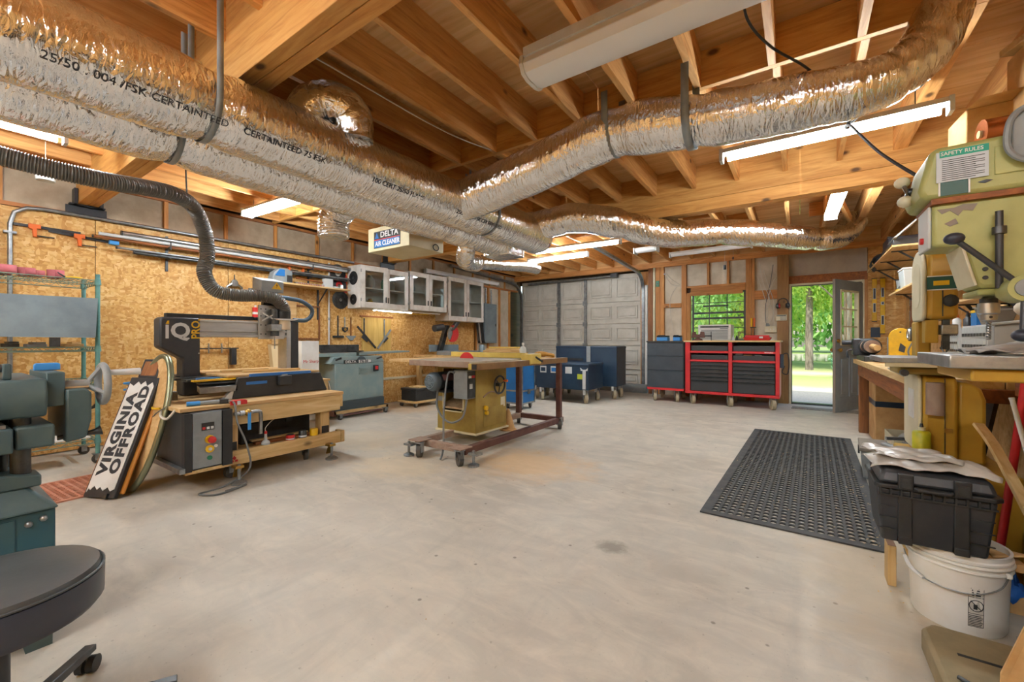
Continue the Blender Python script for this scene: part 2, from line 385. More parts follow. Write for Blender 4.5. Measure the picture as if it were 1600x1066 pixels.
M['print'] = PM('black_print', '2B2B30', .7); M['sheet'] = PM('plastic_sheet', 'BDB5AA', .3, col2='9A9187', scale=7, bmp=.3, bscale=20)
M['caster'] = PM('caster_wheel', 'B3A78C', .6, col2='9C9078', scale=9); M['dwheel'] = PM('dark_wheel', '45413C', .6)
M['glove'] = PM('tan_glove', 'C79A4B', .8, col2='B5863A', scale=30, bmp=.4, bscale=60)
M['cloth'] = PM('gray_rag', 'A9A6A3', .9, col2='8E8B88', scale=6); M['canvas'] = PM('canvas_bag', 'D3C8B4', .9, col2='C2B59E', scale=6)
M['lightgray'] = PM('light_gray_plastic', 'C9CBCB', .45); M['taupe'] = PM('taupe_plastic', '857B6F', .55)
M['brass'] = PM('brass', 'B08D4A', .35, .9); M['wire'] = PM('black_cable', '2A2A2A', .6); M['graycable'] = PM('gray_cable', '6E7070', .55)
M['whitecable'] = PM('white_cable', 'D5CFC2', .6); M['dust'] = PM('sawdust', 'BFA27C', .95, col2='A98B66', scale=20)
M['green'] = PM('green_plastic', '2C7A5A', .5); M['btl'] = PM('yellow_green_bottle', 'C9C22A', .4, col2='A9B528', scale=16)
def GLASS(name, col=(1,1,1), a=.16, rough=.03):
    m, nt, b = _new(name); nt.nodes.remove(b); t = nd(nt, 'ShaderNodeBsdfTransparent'); g = nd(nt, 'ShaderNodeBsdfGlossy'); g.inputs['Roughness'].default_value = rough
    t.inputs[0].default_value = (*col, 1); mx = nd(nt, 'ShaderNodeMixShader'); mx.inputs[0].default_value = a
    lk(nt, t.outputs[0], mx.inputs[1]); lk(nt, g.outputs[0], mx.inputs[2]); lk(nt, mx.outputs[0], nt.nodes['Material Output'].inputs[0]); return m
M['glass'] = GLASS('window_glass', (.95,.97,.95), .06); M['cabglass'] = GLASS('cabinet_glass', (.82,.86,.86), .08)
M['lens'] = PM('frosted_lens', 'F6F6F8', .35)
def EMIT(name, col, s):
    m, nt, b = _new(name); b.inputs['Base Color'].default_value = (.8,.8,.8,1); b.inputs['Emission Color'].default_value = (*col, 1); b.inputs['Emission Strength'].default_value = s; return m
M['tube'] = EMIT('lit_tube', (.87, .955, 1.0), TUBE); M['tube_fill'] = EMIT('added_fill_tube', (.87, .955, 1.0), TUBE*.8)  # second, dimmer tube is for the fill lamps added behind the camera
# ================================================================ the building
XL, XR, YB, YF = -6.0, 1.35, -2.2, 8.85
ZJ, ZD = 2.72, 2.955                      # joist bottoms, roof deck
fl = struct('floor')
struct('slab', G().box(XL-.1, XR+.1, YB-.1, 6.326, -.12, 0), M['concrete'], fl)
struct('slab', G().box(XL-.1, XR+.1, 6.334, 9.3, -.12, 0), M['concrete'], fl)
struct('subbase', G().box(XL-.1, XR+.1, 6.3, 6.36, -.2, -.02), M['dsteel'], fl)
# ---- ceiling
ce = struct('ceiling')
y = YB-.1; k = 0
while y < 9.2:
    x = XL-.1 - (1.22 if k % 2 else 0)
    while x < XR+.1:
        a, b = max(x, XL-.1), min(x+2.436, XR+.1)
        if b-a > .05: struct('plywood_sheet', G().box(a, b, y, min(y+1.216, 9.3), ZD, ZD+.018), M['ply'], ce)
        x += 2.44
    y += 1.22; k += 1
def joist(x, y0, y1, t=.038, m='joist'): struct('joist', G().box(x-t/2, x+t/2, y0, y1, ZJ, ZD), M[m], ce)
jx = [-1.76+.406*i for i in range(-10, 8)]
for x in jx:
    if x > XR-.03: continue
    t = .09 if abs(x-.676) < .03 else .038
    joist(x, YB, .99, t); joist(x, 1.14, 2.89, t); joist(x+.02, 2.93, 4.77, t); joist(x, 4.92, 8.85, t)
def beam(y0, y1, z0, z1, mat='joist_x'): struct('beam', G().box(XL, XR, y0, y1, z0, z1), M[mat], ce, bev=.003)
beam(.99, 1.063, 2.47, ZD-.002); beam(1.067, 1.14, 2.47, ZD-.002)
beam(2.89, 2.93, ZJ, ZD-.002)
beam(4.77, 4.845, 2.595, ZD-.002); beam(4.77, 4.845, 2.47, 2.593); beam(4.847, 4.92, 2.47, ZD-.002)
for x0 in (-4.95, -3.7, -2.55, -.9, .1):       # blocking between the far joists
    struct('blocking', G().box(x0, x0+.365, 6.9, 6.938, ZJ+.05, ZD-.002), M['stud_x'], ce)
for x0 in (-5.39, -4.17, -2.95, -1.33):
    struct('blocking', G().box(x0-.002, x0+.365, 6.1, 6.138, ZJ+.04, ZD-.002), M['stud_x'], ce)
struct('post_block', G().box(-2.97, -2.86, .82, .985, 2.60, 2.72), M['lumber_x'], ce)
struct('post_block', G().box(-3.12, -2.98, .82, .985, 2.62, 2.72), M['post'], ce)
# diagonal brace boards in the far bay on the right
struct('brace', G().hexa([(.15,4.95,2.70),(.19,4.95,2.70),(.62,7.4,2.66),(.58,7.4,2.66)], [(.15,4.95,2.79),(.19,4.95,2.79),(.62,7.4,2.75),(.58,7.4,2.75)]), M['joist'], ce)
# ---- left wall: strand board below, faced insulation between studs above
wl = struct('wall_left')
struct('sheathing', G().box(XL-.16, XL-.10, YB, 9.3, 0, ZD), M['darkply'], wl)
ys = [YB]+[1.131+1.22*i for i in range(-2, 6)]
for a, b in zip(ys, ys[1:]):
    struct('strand_board_panel', G().box(XL-.012, XL, a+.003, b-.003, .01, 2.345), M['osb'], wl)
struct('plate', G().box(XL-.09, XL+.004, YB, 9.0, 2.35, 2.388), M['stud_y'], wl)
struct('plate', G().box(XL-.09, XL+.006, YB, 9.0, 2.70, 2.735), M['stud_y'], wl)
y = .5-.61*4
while y < 9:
    struct('stud', G().box(XL-.09, XL, y-.019, y+.019, 2.389, 2.699), M['stud'], wl)
    struct('insulation_panel', G().box(XL-.06, XL-.03, y+.02, min(y+.59, 8.99), 2.389, 2.699), M['plaster'], wl)
    y += .61
for y0 in (7.3, 7.75, 8.2, 8.62): struct('stud', G().box(XL-.09, XL, y0, y0+.04, 0, 2.349), M['stud'], wl)
for y0 in (7.345, 7.795, 8.245): struct('insulation_panel', G().box(XL-.07, XL-.04, y0, y0+.40, .02, 2.345), M['paper'], wl)
for y0, z in ((1.065, 2.47), (4.845, 2.47)):     # black steel hangers under the beams
    bk = struct('beam_hanger', G().box(XL+.002, XL+.07, y0-.13, y0+.13, z-.012, z), M['blackm'], wl)
    struct('hanger_flange', G().box(XL+.002, XL+.012, y0-.15, y0+.15, z-.10, z-.012), M['blackm'], bk)
    struct('hanger_side', G().box(XL+.01, XL+.12, y0-.105, y0-.08, z-.012, z+.14), M['blackm'], bk)
    struct('hanger_side', G().box(XL+.01, XL+.12, y0+.08, y0+.105, z-.012, z+.14), M['blackm'], bk)
# ---- right and back walls
wr = struct('wall_right')
for i in range(10):
    a = YB+1.22*i
    struct('plywood_panel', G().box(XR, XR+.02, a+.002, min(a+1.218, 9.0), .0, 2.95), M['ply' if i > 3 else 'osb'], wr)
wb = struct('wall_back')
for i in range(7):
    a = XL+1.22*i
    struct('strand_board_panel', G().box(a+.003, min(a+1.217, XR), YB-.02, YB, 0, 2.95), M['osb'], wb)
# ---- far wall: studs, white facing, doorway, window
wf = struct('wall_far')
Y0, Y1 = YF, YF+.09
def fst(n, x0, x1, z0, z1, m='stud', y0=Y0, y1=Y1, **k): return struct(n, G().box(x0, x1, y0, y1, z0, z1), M[m], wf, **k)
fst('stud', -2.62, -2.53, 0, 2.62, 'brownwood'); fst('jamb_strip', -2.525, -2.485, 0, 2.62, 'cream', Y0+.01)
fst('stud', -2.47, -2.385, 0, 2.62); fst('stud', -2.38, -2.30, 0, 2.62)
fst('stud', -1.96, -1.87, 0, 2.62); fst('stud', -1.865, -1.79, 0, 2.05)
fst('stud', -.83, -.74, 0, 2.62); fst('stud', -.735, -.69, 0, 2.62)
fst('stud', -1.49, -1.452, 2.19, 2.62); fst('stud', -1.145, -1.107, 2.19, 2.62)
fst('post', -.335, -.165, 0, 2.62, 'post', Y0-.06, Y1)
fst('header', -1.865, -.835, 2.15, 2.188, 'stud_x'); fst('header', -1.785, -.835, 2.05, 2.148, 'stud_x')
fst('blocking', -2.298, -1.962, 1.78, 1.86, 'stud_x'); fst('blocking', -.688, -.337, 1.86, 2.02, 'stud_x')
fst('blocking', -.688, -.337, .9, .99, 'stud_x')
fst('sill', -1.785, -.835, 1.06, 1.10, 'stud_x')
for a, b, z0, z1 in ((-2.298,-1.962,0,1.779),(-2.298,-1.962,1.861,2.619),(-1.868,-1.492,2.19,2.619),(-1.45,-1.147,2.19,2.619),(-1.105,-.832,2.19,2.619),(-.688,-.337,0,.89),(-.688,-.337,.99,1.859),(-.688,-.337,2.021,2.619),(-1.868,-.832,0,1.059)):
    fst('facing_panel', a, b, z0, z1, 'paper', Y0+.05, Y0+.07)
fst('drywall_sheet', -.163, .90, 2.24, 2.62, 'drywall', Y0+.02, Y1-.02); fst('header', -.163, .90, 2.10, 2.238, 'brownwood_y', Y0+.005, Y1)
fst('top_plate', -6.0, XR, 2.62, 2.72, 'stud_x', Y0-.01, Y1)
fst('upper_panel', -6.0, XR, 2.721, ZD, 'ply', Y0+.03, Y1-.02)
fst('strand_board_panel', .905, XR, 0, 2.619, 'osb', Y0+.03, Y1-.01)
fst('stud', .86, .905, 0, 2.10, 'stud')
fst('header', -6.0, -2.62, 2.61, 2.619, 'stud_x'); 
struct('siding', G().box(-2.62, -1.80, Y1+.002, Y1+.03, 0, ZD), M['darkply'], wf); struct('siding', G().box(-.83, -.14, Y1+.002, Y1+.03, 0, ZD), M['darkply'], wf)
struct('siding', G().box(.85, XR+.1, Y1+.002, Y1+.03, 0, ZD), M['darkply'], wf); struct('siding', G().box(-1.80, -.83, Y1+.002, Y1+.03, 2.06, ZD), M['darkply'], wf)
struct('siding', G().box(-1.80, -.83, Y1+.002, Y1+.03, 0, 1.06), M['darkply'], wf); struct('siding', G().box(-.14, .85, Y1+.002, Y1+.03, 2.11, ZD), M['darkply'], wf)
struct('siding', G().box(XL-.16, -2.62, 9.27, 9.30, 2.55, ZD), M['darkply'], wf)
# ---- garage door
gd = struct('door_2')
zs = [.05, .47, 1.0, 1.49, 1.98, 2.60]; gx0, gx1 = -5.97, -2.86
YG = 9.15
for z0, z1 in zip(zs, zs[1:]):
    sec = struct('door_section', G().box(gx0, gx1, YG, YG+.045, z0+.0006, z1-.0006), M['doorwhite'], gd, bev=.003)
    struct('section_rail', G().box(gx0, gx1, YG-.03, YG-.001, z0+.002, z0+.03), M['doorwhite'], sec, bev=.002)
    if z1-z0 < .3: continue
    cols = ((-5.90,-5.46),(-5.36,-4.93),(-4.78,-4.26),(-4.05,-3.53),(-3.42,-2.93))
    for a, b in cols:
        zl, zh = z0+.11, z1-.09
        fr = G()
        for q in ((a,b,zl,zl+.022),(a,b,zh-.022,zh),(a,a+.022,zl+.022,zh-.022),(b-.022,b,zl+.022,zh-.022)): fr.box(q[0],q[1],YG-.024,YG-.001,q[2],q[3])
        struct('panel_moulding', fr, M['doorwhite'], sec, bev=.004)
        struct('raised_panel', G().box(a+.05, b-.05, YG-.016, YG-.001, zl+.055, zh-.055), M['doorwhite'], sec, bev=.006)
for x0 in (-4.90, -4.20): struct('stile', G().box(x0, x0+.07, YG-.055, YG-.031, .06, 2.59), M['galv'], gd)
for z in zs[1:5]:
    for x0 in (-4.92, -4.22): struct('hinge', G().box(x0, x0+.11, YG-.075, YG-.056, z-.05, z+.05), M['galv'], gd)
    for x0 in (-2.87,): struct('roller', G().cyl((x0, YG-.03, z), (x0+.13, YG-.03, z), .02, n=10), M['white'], gd)
struct('bottom_seal', G().box(gx0, gx1, YG-.06, YG+.05, .0, .052), M['dsteel'], gd)
def track(x):
    pts = [(x, 9.06, .15), (x, 9.06, 2.15)] + [(x, 9.06-.38*(1-math.cos(a)), 2.15+.38*math.sin(a)) for a in (R(20), R(40), R(60), R(80))] + [(x, 8.6, 2.55), (x, 6.4, 2.66)]
    struct('door_track', G().tube(pts, .042, n=4, sq=(1.0, .8)), M['galv'], gd)
track(-2.79); track(-5.93)
struct('side_strip', G().box(-2.86, -2.81, YG-.03, YG+.04, .05, 2.58), M['gray'], gd); struct('track_bracket', G().box(-2.75, -2.70, 9.05, 9.10, .1, 2.3), M['white'], gd)
struct('torsion_bar', G().cyl((-5.7, 9.02, 2.53), (-3.5, 9.02, 2.56), .028, n=12), M['galv'], gd); struct('spring_plate', G().box(-3.5, -3.35, 8.98, 9.06, 2.52, 2.61), M['blackm'], gd)
struct('trim_1', G().box(-4.6, -2.66, 8.86, 9.06, 0, .17), M['gray'], bev=.006)       # grey sill kerb
struct('trim_2', G().box(-5.97, -4.62, 8.92, 9.06, 0, .16), M['gray'], bev=.006)
struct('trim_3', G().box(-2.86, -2.63, 9.10, 9.26, 0, 2.60), M['stud'], bev=.004)
# ---- window with upper and lower sash
wi = struct('window_1'); wx0, wx1, wz0, wz1 = -1.765, -.835, 1.10, 2.05
yw = Y0+.03
for q in ((wx0, wx0+.03, wz0, wz1), (wx1-.03, wx1, wz0, wz1), (wx0+.03, wx1-.03, wz1-.03, wz1), (wx0+.03, wx1-.03, wz0, wz0+.03)):
    struct('window_frame', G().box(q[0], q[1], yw, yw+.05, q[2], q[3]), M['blackm'], wi)
zmid = 1.60
for z in (zmid-.06, zmid+.045): struct('meeting_rail', G().box(wx0+.03, wx1-.03, yw+.005, yw+.04, z-.018, z+.018), M['blackm'], wi)
for x in (wx0+.31, wx0+.62):
    struct('muntin', G().box(x-.008, x+.008, yw+.015, yw+.03, zmid+.063, wz1-.03), M['blackm'], wi)
    struct('muntin', G().box(x-.008, x+.008, yw+.015, yw+.03, zmid-.042, zmid+.027), M['blackm'], wi)
    struct('muntin', G().box(x-.008, x+.008, yw+.015, yw+.03, wz0+.03, zmid-.078), M['blackm'], wi)
for z in (1.84, 1.36):
    for a, b in ((wx0+.03, wx0+.302), (wx0+.318, wx0+.612), (wx0+.628, wx1-.03)): struct('muntin', G().box(a, b, yw+.017, yw+.028, z-.007, z+.007), M['blackm'], wi)
for z0, z1 in ((wz0+.03, zmid-.078), (zmid+.063, wz1-.03)): struct('pane', G().box(wx0+.03, wx1-.03, yw+.021, yw+.024, z0, z1), M['glass'], wi)
struct('valance', G().box(-1.80, -.88, Y0-.02, Y0+.02, 1.99, 2.06), M['stud_x'], wi)
struct('blind_rail', G().box(-1.56, -1.12, Y0+.005, Y0+.025, 1.76, 1.79), M['blackm'], wi)
# ---- doorway and the open door
do = struct('door_1'); dx0, dx1 = -.16, .86
struct('door_jamb', G().box(dx0, dx0+.03, Y0-.01, Y1, 0, 2.10), M['cream'], do); struct('door_jamb', G().box(dx1-.03, dx1, Y0-.01, Y1, 0, 2.10), M['cream'], do)
struct('door_head', G().box(dx0+.03, dx1-.03, Y0-.01, Y1, 2.07, 2.10), M['cream'], do)
struct('weather_strip', G().box(dx0+.031, dx0+.045, Y0+.02, Y0+.05, 0, 2.069), M['black'], do); struct('weather_strip', G().box(dx0+.046, dx1-.03, Y0+.02, Y0+.05, 2.055, 2.069), M['black'], do)
struct('threshold', G().box(dx0+.03, dx1-.03, Y0-.03, Y1+.02, 0, .025), M['dsteel'], do)
# the leaf swings in on hinges at its right side; local x runs from hinge to latch
lf = struct('door_leaf', parent=do); lf.location = (.82, Y0-.03, .012); lf.rotation_euler = (0, 0, R(244))
def leaf(n, x0, x1, z0, z1, m='doorgray', y0=-.018, y1=.018, p=lf, **k): return part(p, n, G().box(x0, x1, y0, y1, z0, z1), M[m], **k)
LW = .90
leaf('stile', 0, .15, 0, 2.03); leaf('stile', LW-.15, LW, 0, 2.03); leaf('rail', .15, LW-.15, 1.88, 2.03); leaf('rail', .15, LW-.15, .86, 1.02); leaf('rail', .15, LW-.15, 0, .22)
leaf('mullion', .41, .45, .22, .86)
for a, b in ((.15, .41), (.45, LW-.15)):
    leaf('panel_field', a, b, .22, .86, y0=-.008, y1=.008); leaf('raised_panel', a+.05, b-.05, .27, .81, y0=-.016, y1=.016, bev=.006)
leaf('lite_frame', .15, .175, 1.02, 1.88, 'cream', -.03, .03); leaf('lite_frame', LW-.175, LW-.15, 1.02, 1.88, 'cream', -.03, .03)
leaf('lite_frame', .175, LW-.175, 1.02, 1.045, 'cream', -.03, .03); leaf('lite_frame', .175, LW-.175, 1.855, 1.88, 'cream', -.03, .03)
for i in (1, 2): 
    x = .175+(LW-.35)/3*i; leaf('glazing_bar', x-.009, x+.009, 1.045, 1.855, 'cream', -.014, .014)
for j in (1, 2):
    z = 1.045+.81/3*j
    for i in range(3): 
        x = .175+(LW-.35)/3*i; leaf('glazing_bar', x+.0095, x+(LW-.35)/3-.0095, z-.008, z+.008, 'cream', -.013, .013)
for i in range(3):
    for j in range(3):
        x = .175+(LW-.35)/3*i; z = 1.045+.27*j; leaf('pane', x+.01, x+(LW-.35)/3-.01, z+.008, z+.262, 'glass', -.002, .002)
leaf('edge_strip', LW, LW+.006, 0, 2.03, 'taupe', -.018, .018)
for s in (-1, 1):
    part(lf, 'door_knob', G().lathe([(.012,0),(.012,.03),(.028,.045),(.03,.06),(.02,.075),(.002,.078)], (LW-.07, 0, .95), 16, 'y').add([], []), M['brass']).scale = (1, s, 1)
part(lf, 'deadbolt', G().cyl((LW-.07, -.045, 1.09), (LW-.07, .045, 1.09), .028, n=14), M['brass'])
for z in (.25, 1.0, 1.8): leaf('hinge', -.02, .03, z-.05, z+.05, 'brass', -.026, -.021)
# ================================================================ outdoors
def GROUND():
    m, nt, b = _new('yard_ground'); co = coords(nt, world=True)
    sx = nd(nt, 'ShaderNodeSeparateXYZ'); lk(nt, co, sx.inputs[0]); mr = nd(nt, 'ShaderNodeMapRange'); mr.inputs[1].default_value = 9; mr.inputs[2].default_value = 29
    nz = noise(nt, co, .7, 5, .6); ad = nd(nt, 'ShaderNodeMath', operation='MULTIPLY_ADD'); ad.inputs[1].default_value = 3.; lk(nt, nz, ad.inputs[0]); lk(nt, sx.outputs[1], ad.inputs[2])
    lk(nt, ad.outputs[0], mr.inputs[0])
    c = ramp(nt, mr.outputs[0], [(.12, srgb('B3ADA0')), (.24, srgb('B9B49F')), (.30, srgb('A3AE6C')), (.45, srgb('93A655')), (.55, srgb('CFC4A6')), (.66, srgb('A9B06A')), (.9, srgb('7F9A45'))])
    c = mix(nt, ramp(nt, noise(nt, co, 26, 5, .7), [(.4, (0,0,0)), (.7, (.5,.5,.5))]), c, srgb('6F6C58'))
    lk(nt, c, b.inputs['Base Color']); b.inputs['Roughness'].default_value = .95; return m
M['ground'] = GROUND()
struct('ground', G().grid(lambda u, v: (-70+140*u, 9.3+90*v, -.05-.02*v), 8, 8), M['ground'])
M['pond'] = PM('pond_water', '6E7A4A', .08, col2='5A6A3E', scale=.4)
solo('pond', 'still green pond beyond the gravel yard', 'pond', G().prism([(-30+42*math.cos(a)*.6+18, 37+9*math.sin(a)) for a in [2*math.pi*i/28 for i in range(28)]], 'z', -.10, -.03), M['pond'], loc=(0,0,0))
M['bark'] = PM('tree_bark', '8C8272', .9, col2='5E5548', scale=5, stretch=(3,3,.6), bmp=.5, bscale=20)
def LEAF(name, a, b_):
    m, nt, b = _new(name); g = nd(nt, 'ShaderNodeNewGeometry')
    c = ramp(nt, g.outputs['Random Per Island'], [(0, srgb(a)), (1, srgb(b_))]); lk(nt, c, b.inputs['Base Color']); b.inputs['Roughness'].default_value = .6
    t = nd(nt, 'ShaderNodeBsdfTranslucent'); lk(nt, c, t.inputs[0]); mx = nd(nt, 'ShaderNodeMixShader'); mx.inputs[0].default_value = .45
    lk(nt, b.outputs[0], mx.inputs[1]); lk(nt, t.outputs[0], mx.inputs[2]); lk(nt, mx.outputs[0], nt.nodes['Material Output'].inputs[0]); return m
M['leafA'] = LEAF('maple_leaf', '8FC24A', 'DDEE86'); M['leafB'] = LEAF('oak_leaf', '6BA456', 'B2DA86'); M['leafC'] = LEAF('cedar_leaf', '4F8260', '8FBA94')
def leaves(g, cen, rad, n, size, r):
    for _ in range(n):
        d = Vector((r.gauss(0,1), r.gauss(0,1), r.gauss(0,1))).normalized()*(r.random()**.45)
        p = Vector(cen)+Vector((d.x*rad[0], d.y*rad[1], d.z*rad[2])); s = size*r.uniform(.6, 1.3)
        m = Euler((r.uniform(0,6), r.uniform(0,6), r.uniform(0,6))).to_matrix()
        g.add([p+m@Vector(q) for q in ((-s,0,0),(0,-s*.55,0),(s,0,s*.2),(0,s*.55,0))], [(0,1,2,3)])
def tree(label, x, y, h, tr, blobs, leafm, n, size, seed, lean=0):
    r = random.Random(seed); t = thing('tree', label, 'tree', (x, y, -.08), group='trees beyond the yard')
    part(t, 'trunk', G().tube([(0,0,0),(.02*lean,.02,h*.3),(.3*lean,.05,h*.7),(.5*lean,.1,h)], [tr*1.15, tr, tr*.75, tr*.35], n=12, sm=4), M['bark'])
    for i in range(4):
        a = r.uniform(0, 6.28); z = h*(.27+.14*i); L = h*.22
        part(t, 'branch', G().tube([(.25*lean*i/2,0,z),(math.cos(a)*L*.5,math.sin(a)*L*.5,z+L*.45),(math.cos(a)*L,math.sin(a)*L,z+L*.75)], [tr*.38, tr*.25, tr*.1], n=7, sm=3), M['bark'])
    g = G()
    for (cx, cy, cz, rx, rz_) in blobs: leaves(g, (cx, cy, cz), (rx, rx, rz_), n, size, r)
    part(t, 'foliage', g, M[leafm], kind='stuff')
tree('tall maple with a forked pale trunk framed by the open doorway', .30, 20.5, 9.0, .12, [(0,0,4.6,2.6,1.5),(-1.5,.6,6.2,2.2,1.6),(1.2,.4,3.3,1.6,1.0),(.3,-.3,7.2,2.3,1.4)], 'leafA', 2600, .10, 3, .4)
tree('slim straight tree seen just left of the open door leaf', 1.38, 19.0, 8.0, .10, [(.3,0,5.2,2.0,1.6),(-.4,.5,6.8,1.8,1.2)], 'leafB', 2400, .09, 5, -.1)
tree('bright yellow-green tree behind the forked maple', -1.8, 27, 10, .22, [(0,0,3.0,3.4,2.0),(1.4,1,5.4,3.2,2.0),(-1.5,0,6.5,3,2)], 'leafA', 2600, .14, 8)
tree('shaded broadleaf tree at the right of the doorway view', 4.6, 27, 10, .24, [(0,0,3.2,3.6,2.4),(0,0,6.4,3.4,2.2),(-1.8,.5,4.6,2.4,2.0)], 'leafB', 2600, .14, 11)
tree('leafy tree filling the window beside the air conditioner', -4.6, 20, 8, .2, [(0,0,2.6,2.6,1.7),(1.2,0,4.4,2.2,1.4),(-.8,.4,4.8,2,1.4)], 'leafB', 2600, .11, 14)
tree('paler tree seen through the right panes of the window', -2.4, 24, 9, .2, [(0,0,2.4,2.6,1.6),(-.5,.4,4.2,2.8,1.6),(.4,0,6.2,2.4,1.5)], 'leafA', 2400, .12, 17)
tree('broad distant tree on the far bank of the pond', -9, 52, 14, .4, [(0,0,4,6.5,4),(5,1,6,6,4),(10,1,4.5,6,4.3),(14,0,6,5,4)], 'leafB', 1500, .42, 21)
tree('dark distant tree on the right of the far bank', 9, 54, 14, .4, [(0,0,4,6.5,4),(6,1,5,6,4),(-4,2,8,6,4),(12,0,6,6,5)], 'leafB', 1500, .42, 23)
r_ = random.Random(31); g = G(); leaves(g, (0,0,.55), (.6,.6,.55), 1800, .05, r_)
t = thing('conifer_shrub', 'blue-green conifer shrub low in the doorway view', 'shrub', (1.35, 16.5, -.06))
part(t, 'foliage', g, M['leafC'], kind='stuff'); part(t, 'stem', G().cyl((0,0,0),(0,0,.9),.05,n=8), M['bark'])
for i, (x, y) in enumerate(((-2.3, 16.5), (2.7, 19))):
    g = G(); leaves(g, (0,0,.5), (1.0,.8,.6), 900, .09, r_); t = thing('shrub', ('rounded green shrub below the window view', 'rounded green shrub behind the conifer shrub')[i], 'shrub', (x, y, -.06)); part(t, 'foliage', g, M['leafB'], kind='stuff'); part(t, 'stem', G().cyl((0,0,0),(0,0,.5),.05,n=8), M['bark'])
# ================================================================ ceiling: ducts, lamps, air cleaner
M['ceilw'] = M['white']
def shoplight(label, p0, p1, lit=True, tubes=1, z=2.6, hang=True, w=.08, tm='tube'):
    p0, p1 = Vector((*p0, z)), Vector((*p1, z)); mid = (p0+p1)/2; L = (p1-p0).length; a = math.degrees(math.atan2((p1-p0).y, (p1-p0).x))
    t = thing('shop_light', label, 'light', mid, a, 'ceiling shop lights')
    part(t, 'housing', G().prism([(-w/2,.0),(w/2,.0),(w/2*.7,.035),(-w/2*.7,.035)], 'x', -L/2, L/2), M['white'], bev=.003)
    if lit:
        for i in range(tubes):
            o = (i-(tubes-1)/2)*.07
            part(t, 'tube', G().cyl((-L/2+.04, o, -.034), (L/2-.04, o, -.034), .02, n=10), M[tm])
    else:
        part(t, 'lens', G().prism([(w/2*math.cos(q), -.045*math.sin(q)) for q in [math.pi*j/8 for j in range(9)]], 'x', -L/2+.02, L/2-.02), M['lens'])
    for s in (-1, 1):
        part(t, 'end_cap', G().box(s*L/2-.012, s*L/2+.012, -w/2, w/2, -.056, .036), M['lightgray'], bev=.003)
        if hang: part(t, 'hanger', G().cyl((s*(L/2-.15), 0, .035), (s*(L/2-.15), 0, ZJ-z), .003, n=5), M['wire'])
    return t
shoplight('lit single-tube light under the beam, right of the foil duct', (-.48, 3.45), (.72, 3.45), z=2.48)
shoplight('lit two-tube light near the open door end of the ceiling', (.33, 5.12), (.30, 6.28), tubes=2, w=.13)
shoplight('lit tube at the left edge behind the big foil duct', (-4.46, -.55), (-4.46, .68))
shoplight('lit two-tube light between the wall and the long foil ducts', (-5.32, 2.28), (-4.1, 2.34), tubes=2, w=.13)
shoplight('upper of the two lit tubes before the garage door', (-3.62, 5.98), (-2.2, 6.04))
shoplight('lower of the two lit tubes before the garage door', (-4.18, 6.64), (-3.0, 6.64))
shoplight('short white unlit light before the garage door header', (-2.26, 6.92), (-1.9, 6.9), False, w=.16)
shoplight('long white unlit light over the tool chest', (-1.86, 7.56), (-.62, 7.46), False)
shoplight('grey unlit strip light on the wall above the cabinets', (-5.941, 5.7), (-5.941, 8.05), False, z=2.46, hang=False)
for i, (x, y) in enumerate(((-1.1, -1.6), (-3.4, -1.6), (.5, -1.3), (-2.2, -.8))):  # unseen lamps added as fill for the sides that face the camera
    shoplight(('added fill lamp overhead behind the camera on the right', 'added fill lamp overhead behind the camera at the far left', 'added fill lamp overhead just above the camera', 'added fill lamp overhead left of the camera')[i], (x-.6, y), (x+.6, y), tubes=2, z=2.66, w=.13, tm='tube_fill')
t = thing('wraparound_light', 'wide white wraparound ceiling light fixed across the joists, unlit', 'light', (-.66, 2.05, 2.62))
part(t, 'diffuser', G().prism([(-.10,.05),(-.115,.01),(-.09,-.03),(-.045,-.045),(.045,-.045),(.09,-.03),(.115,.01),(.10,.05)], 'x', -.60, .60), M['lens'], bev=.004)
part(t, 'backplate', G().box(-.60, .60, -.11, .11, .05, .10), M['white'])
for s in (-1, 1): part(t, 'end_cap', G().prism([(-.112,.06),(-.122,.01),(-.095,-.036),(-.046,-.052),(.046,-.052),(.095,-.036),(.122,.01),(.112,.06)], 'x', s*.61-.012, s*.61+.012), M['white'], bev=.003)
# ---- the two long wrapped ducts
def wob(amp, seed):
    r = random.Random(seed); q = [r.uniform(-amp, amp) for _ in range(60)]
    return lambda u: q[int(u*58)]*(1-(u*58) % 1)+q[int(u*58)+1]*((u*58) % 1)
def duct_pts(a, b, n): return [Vector(a).lerp(Vector(b), i/n) for i in range(n+1)]
def duct(parent, name, pts, r, seed, mat, n=28, pinch=(), sm=0, amp=.004):
    w_ = wob(amp, seed); P = smooth_path(pts, sm) if sm else pts
    f = lambda u: r+w_(u)-sum(.022*math.exp(-((u-p)/.012)**2) for p in pinch)
    return part(parent, name, G(parent).tube(P, f, n=n), M[mat])
def strap(parent, x, y, z, r, up=ZJ, w=.014):
    g = G(parent); P = [(x+r*1.005*math.cos(a), y, z+r*1.005*math.sin(a)) for a in [math.pi+math.pi*i/14 for i in range(15)]]
    P = [(x-r*1.005, y, up)]+P+[(x+r*1.005, y, up)]
    vs = []; 
    for p in P: vs += [(p[0], p[1]-w, p[2]), (p[0], p[1]+w, p[2])]
    g.add(vs, [(2*i, 2*i+1, 2*i+3, 2*i+2) for i in range(len(P)-1)]); part(parent, 'hanging_strap', g, M['gray'], thick=.002)
RD = .188
A = thing('foil_duct', 'big foil-wrapped duct with printed lettering, nearer of the long pair', 'duct', (-2.40, 1.0, 2.06))
duct(A, 'duct_body', duct_pts((-2.40,-2.1,2.25), (-2.40,3.95,2.25), 150), RD, 1, 'foil', pinch=(.486, .85))
duct(A, 'end_collar', duct_pts((-2.40,3.955,2.25), (-2.40,4.06,2.25), 6), RD-.03, 2, 'foil_s')
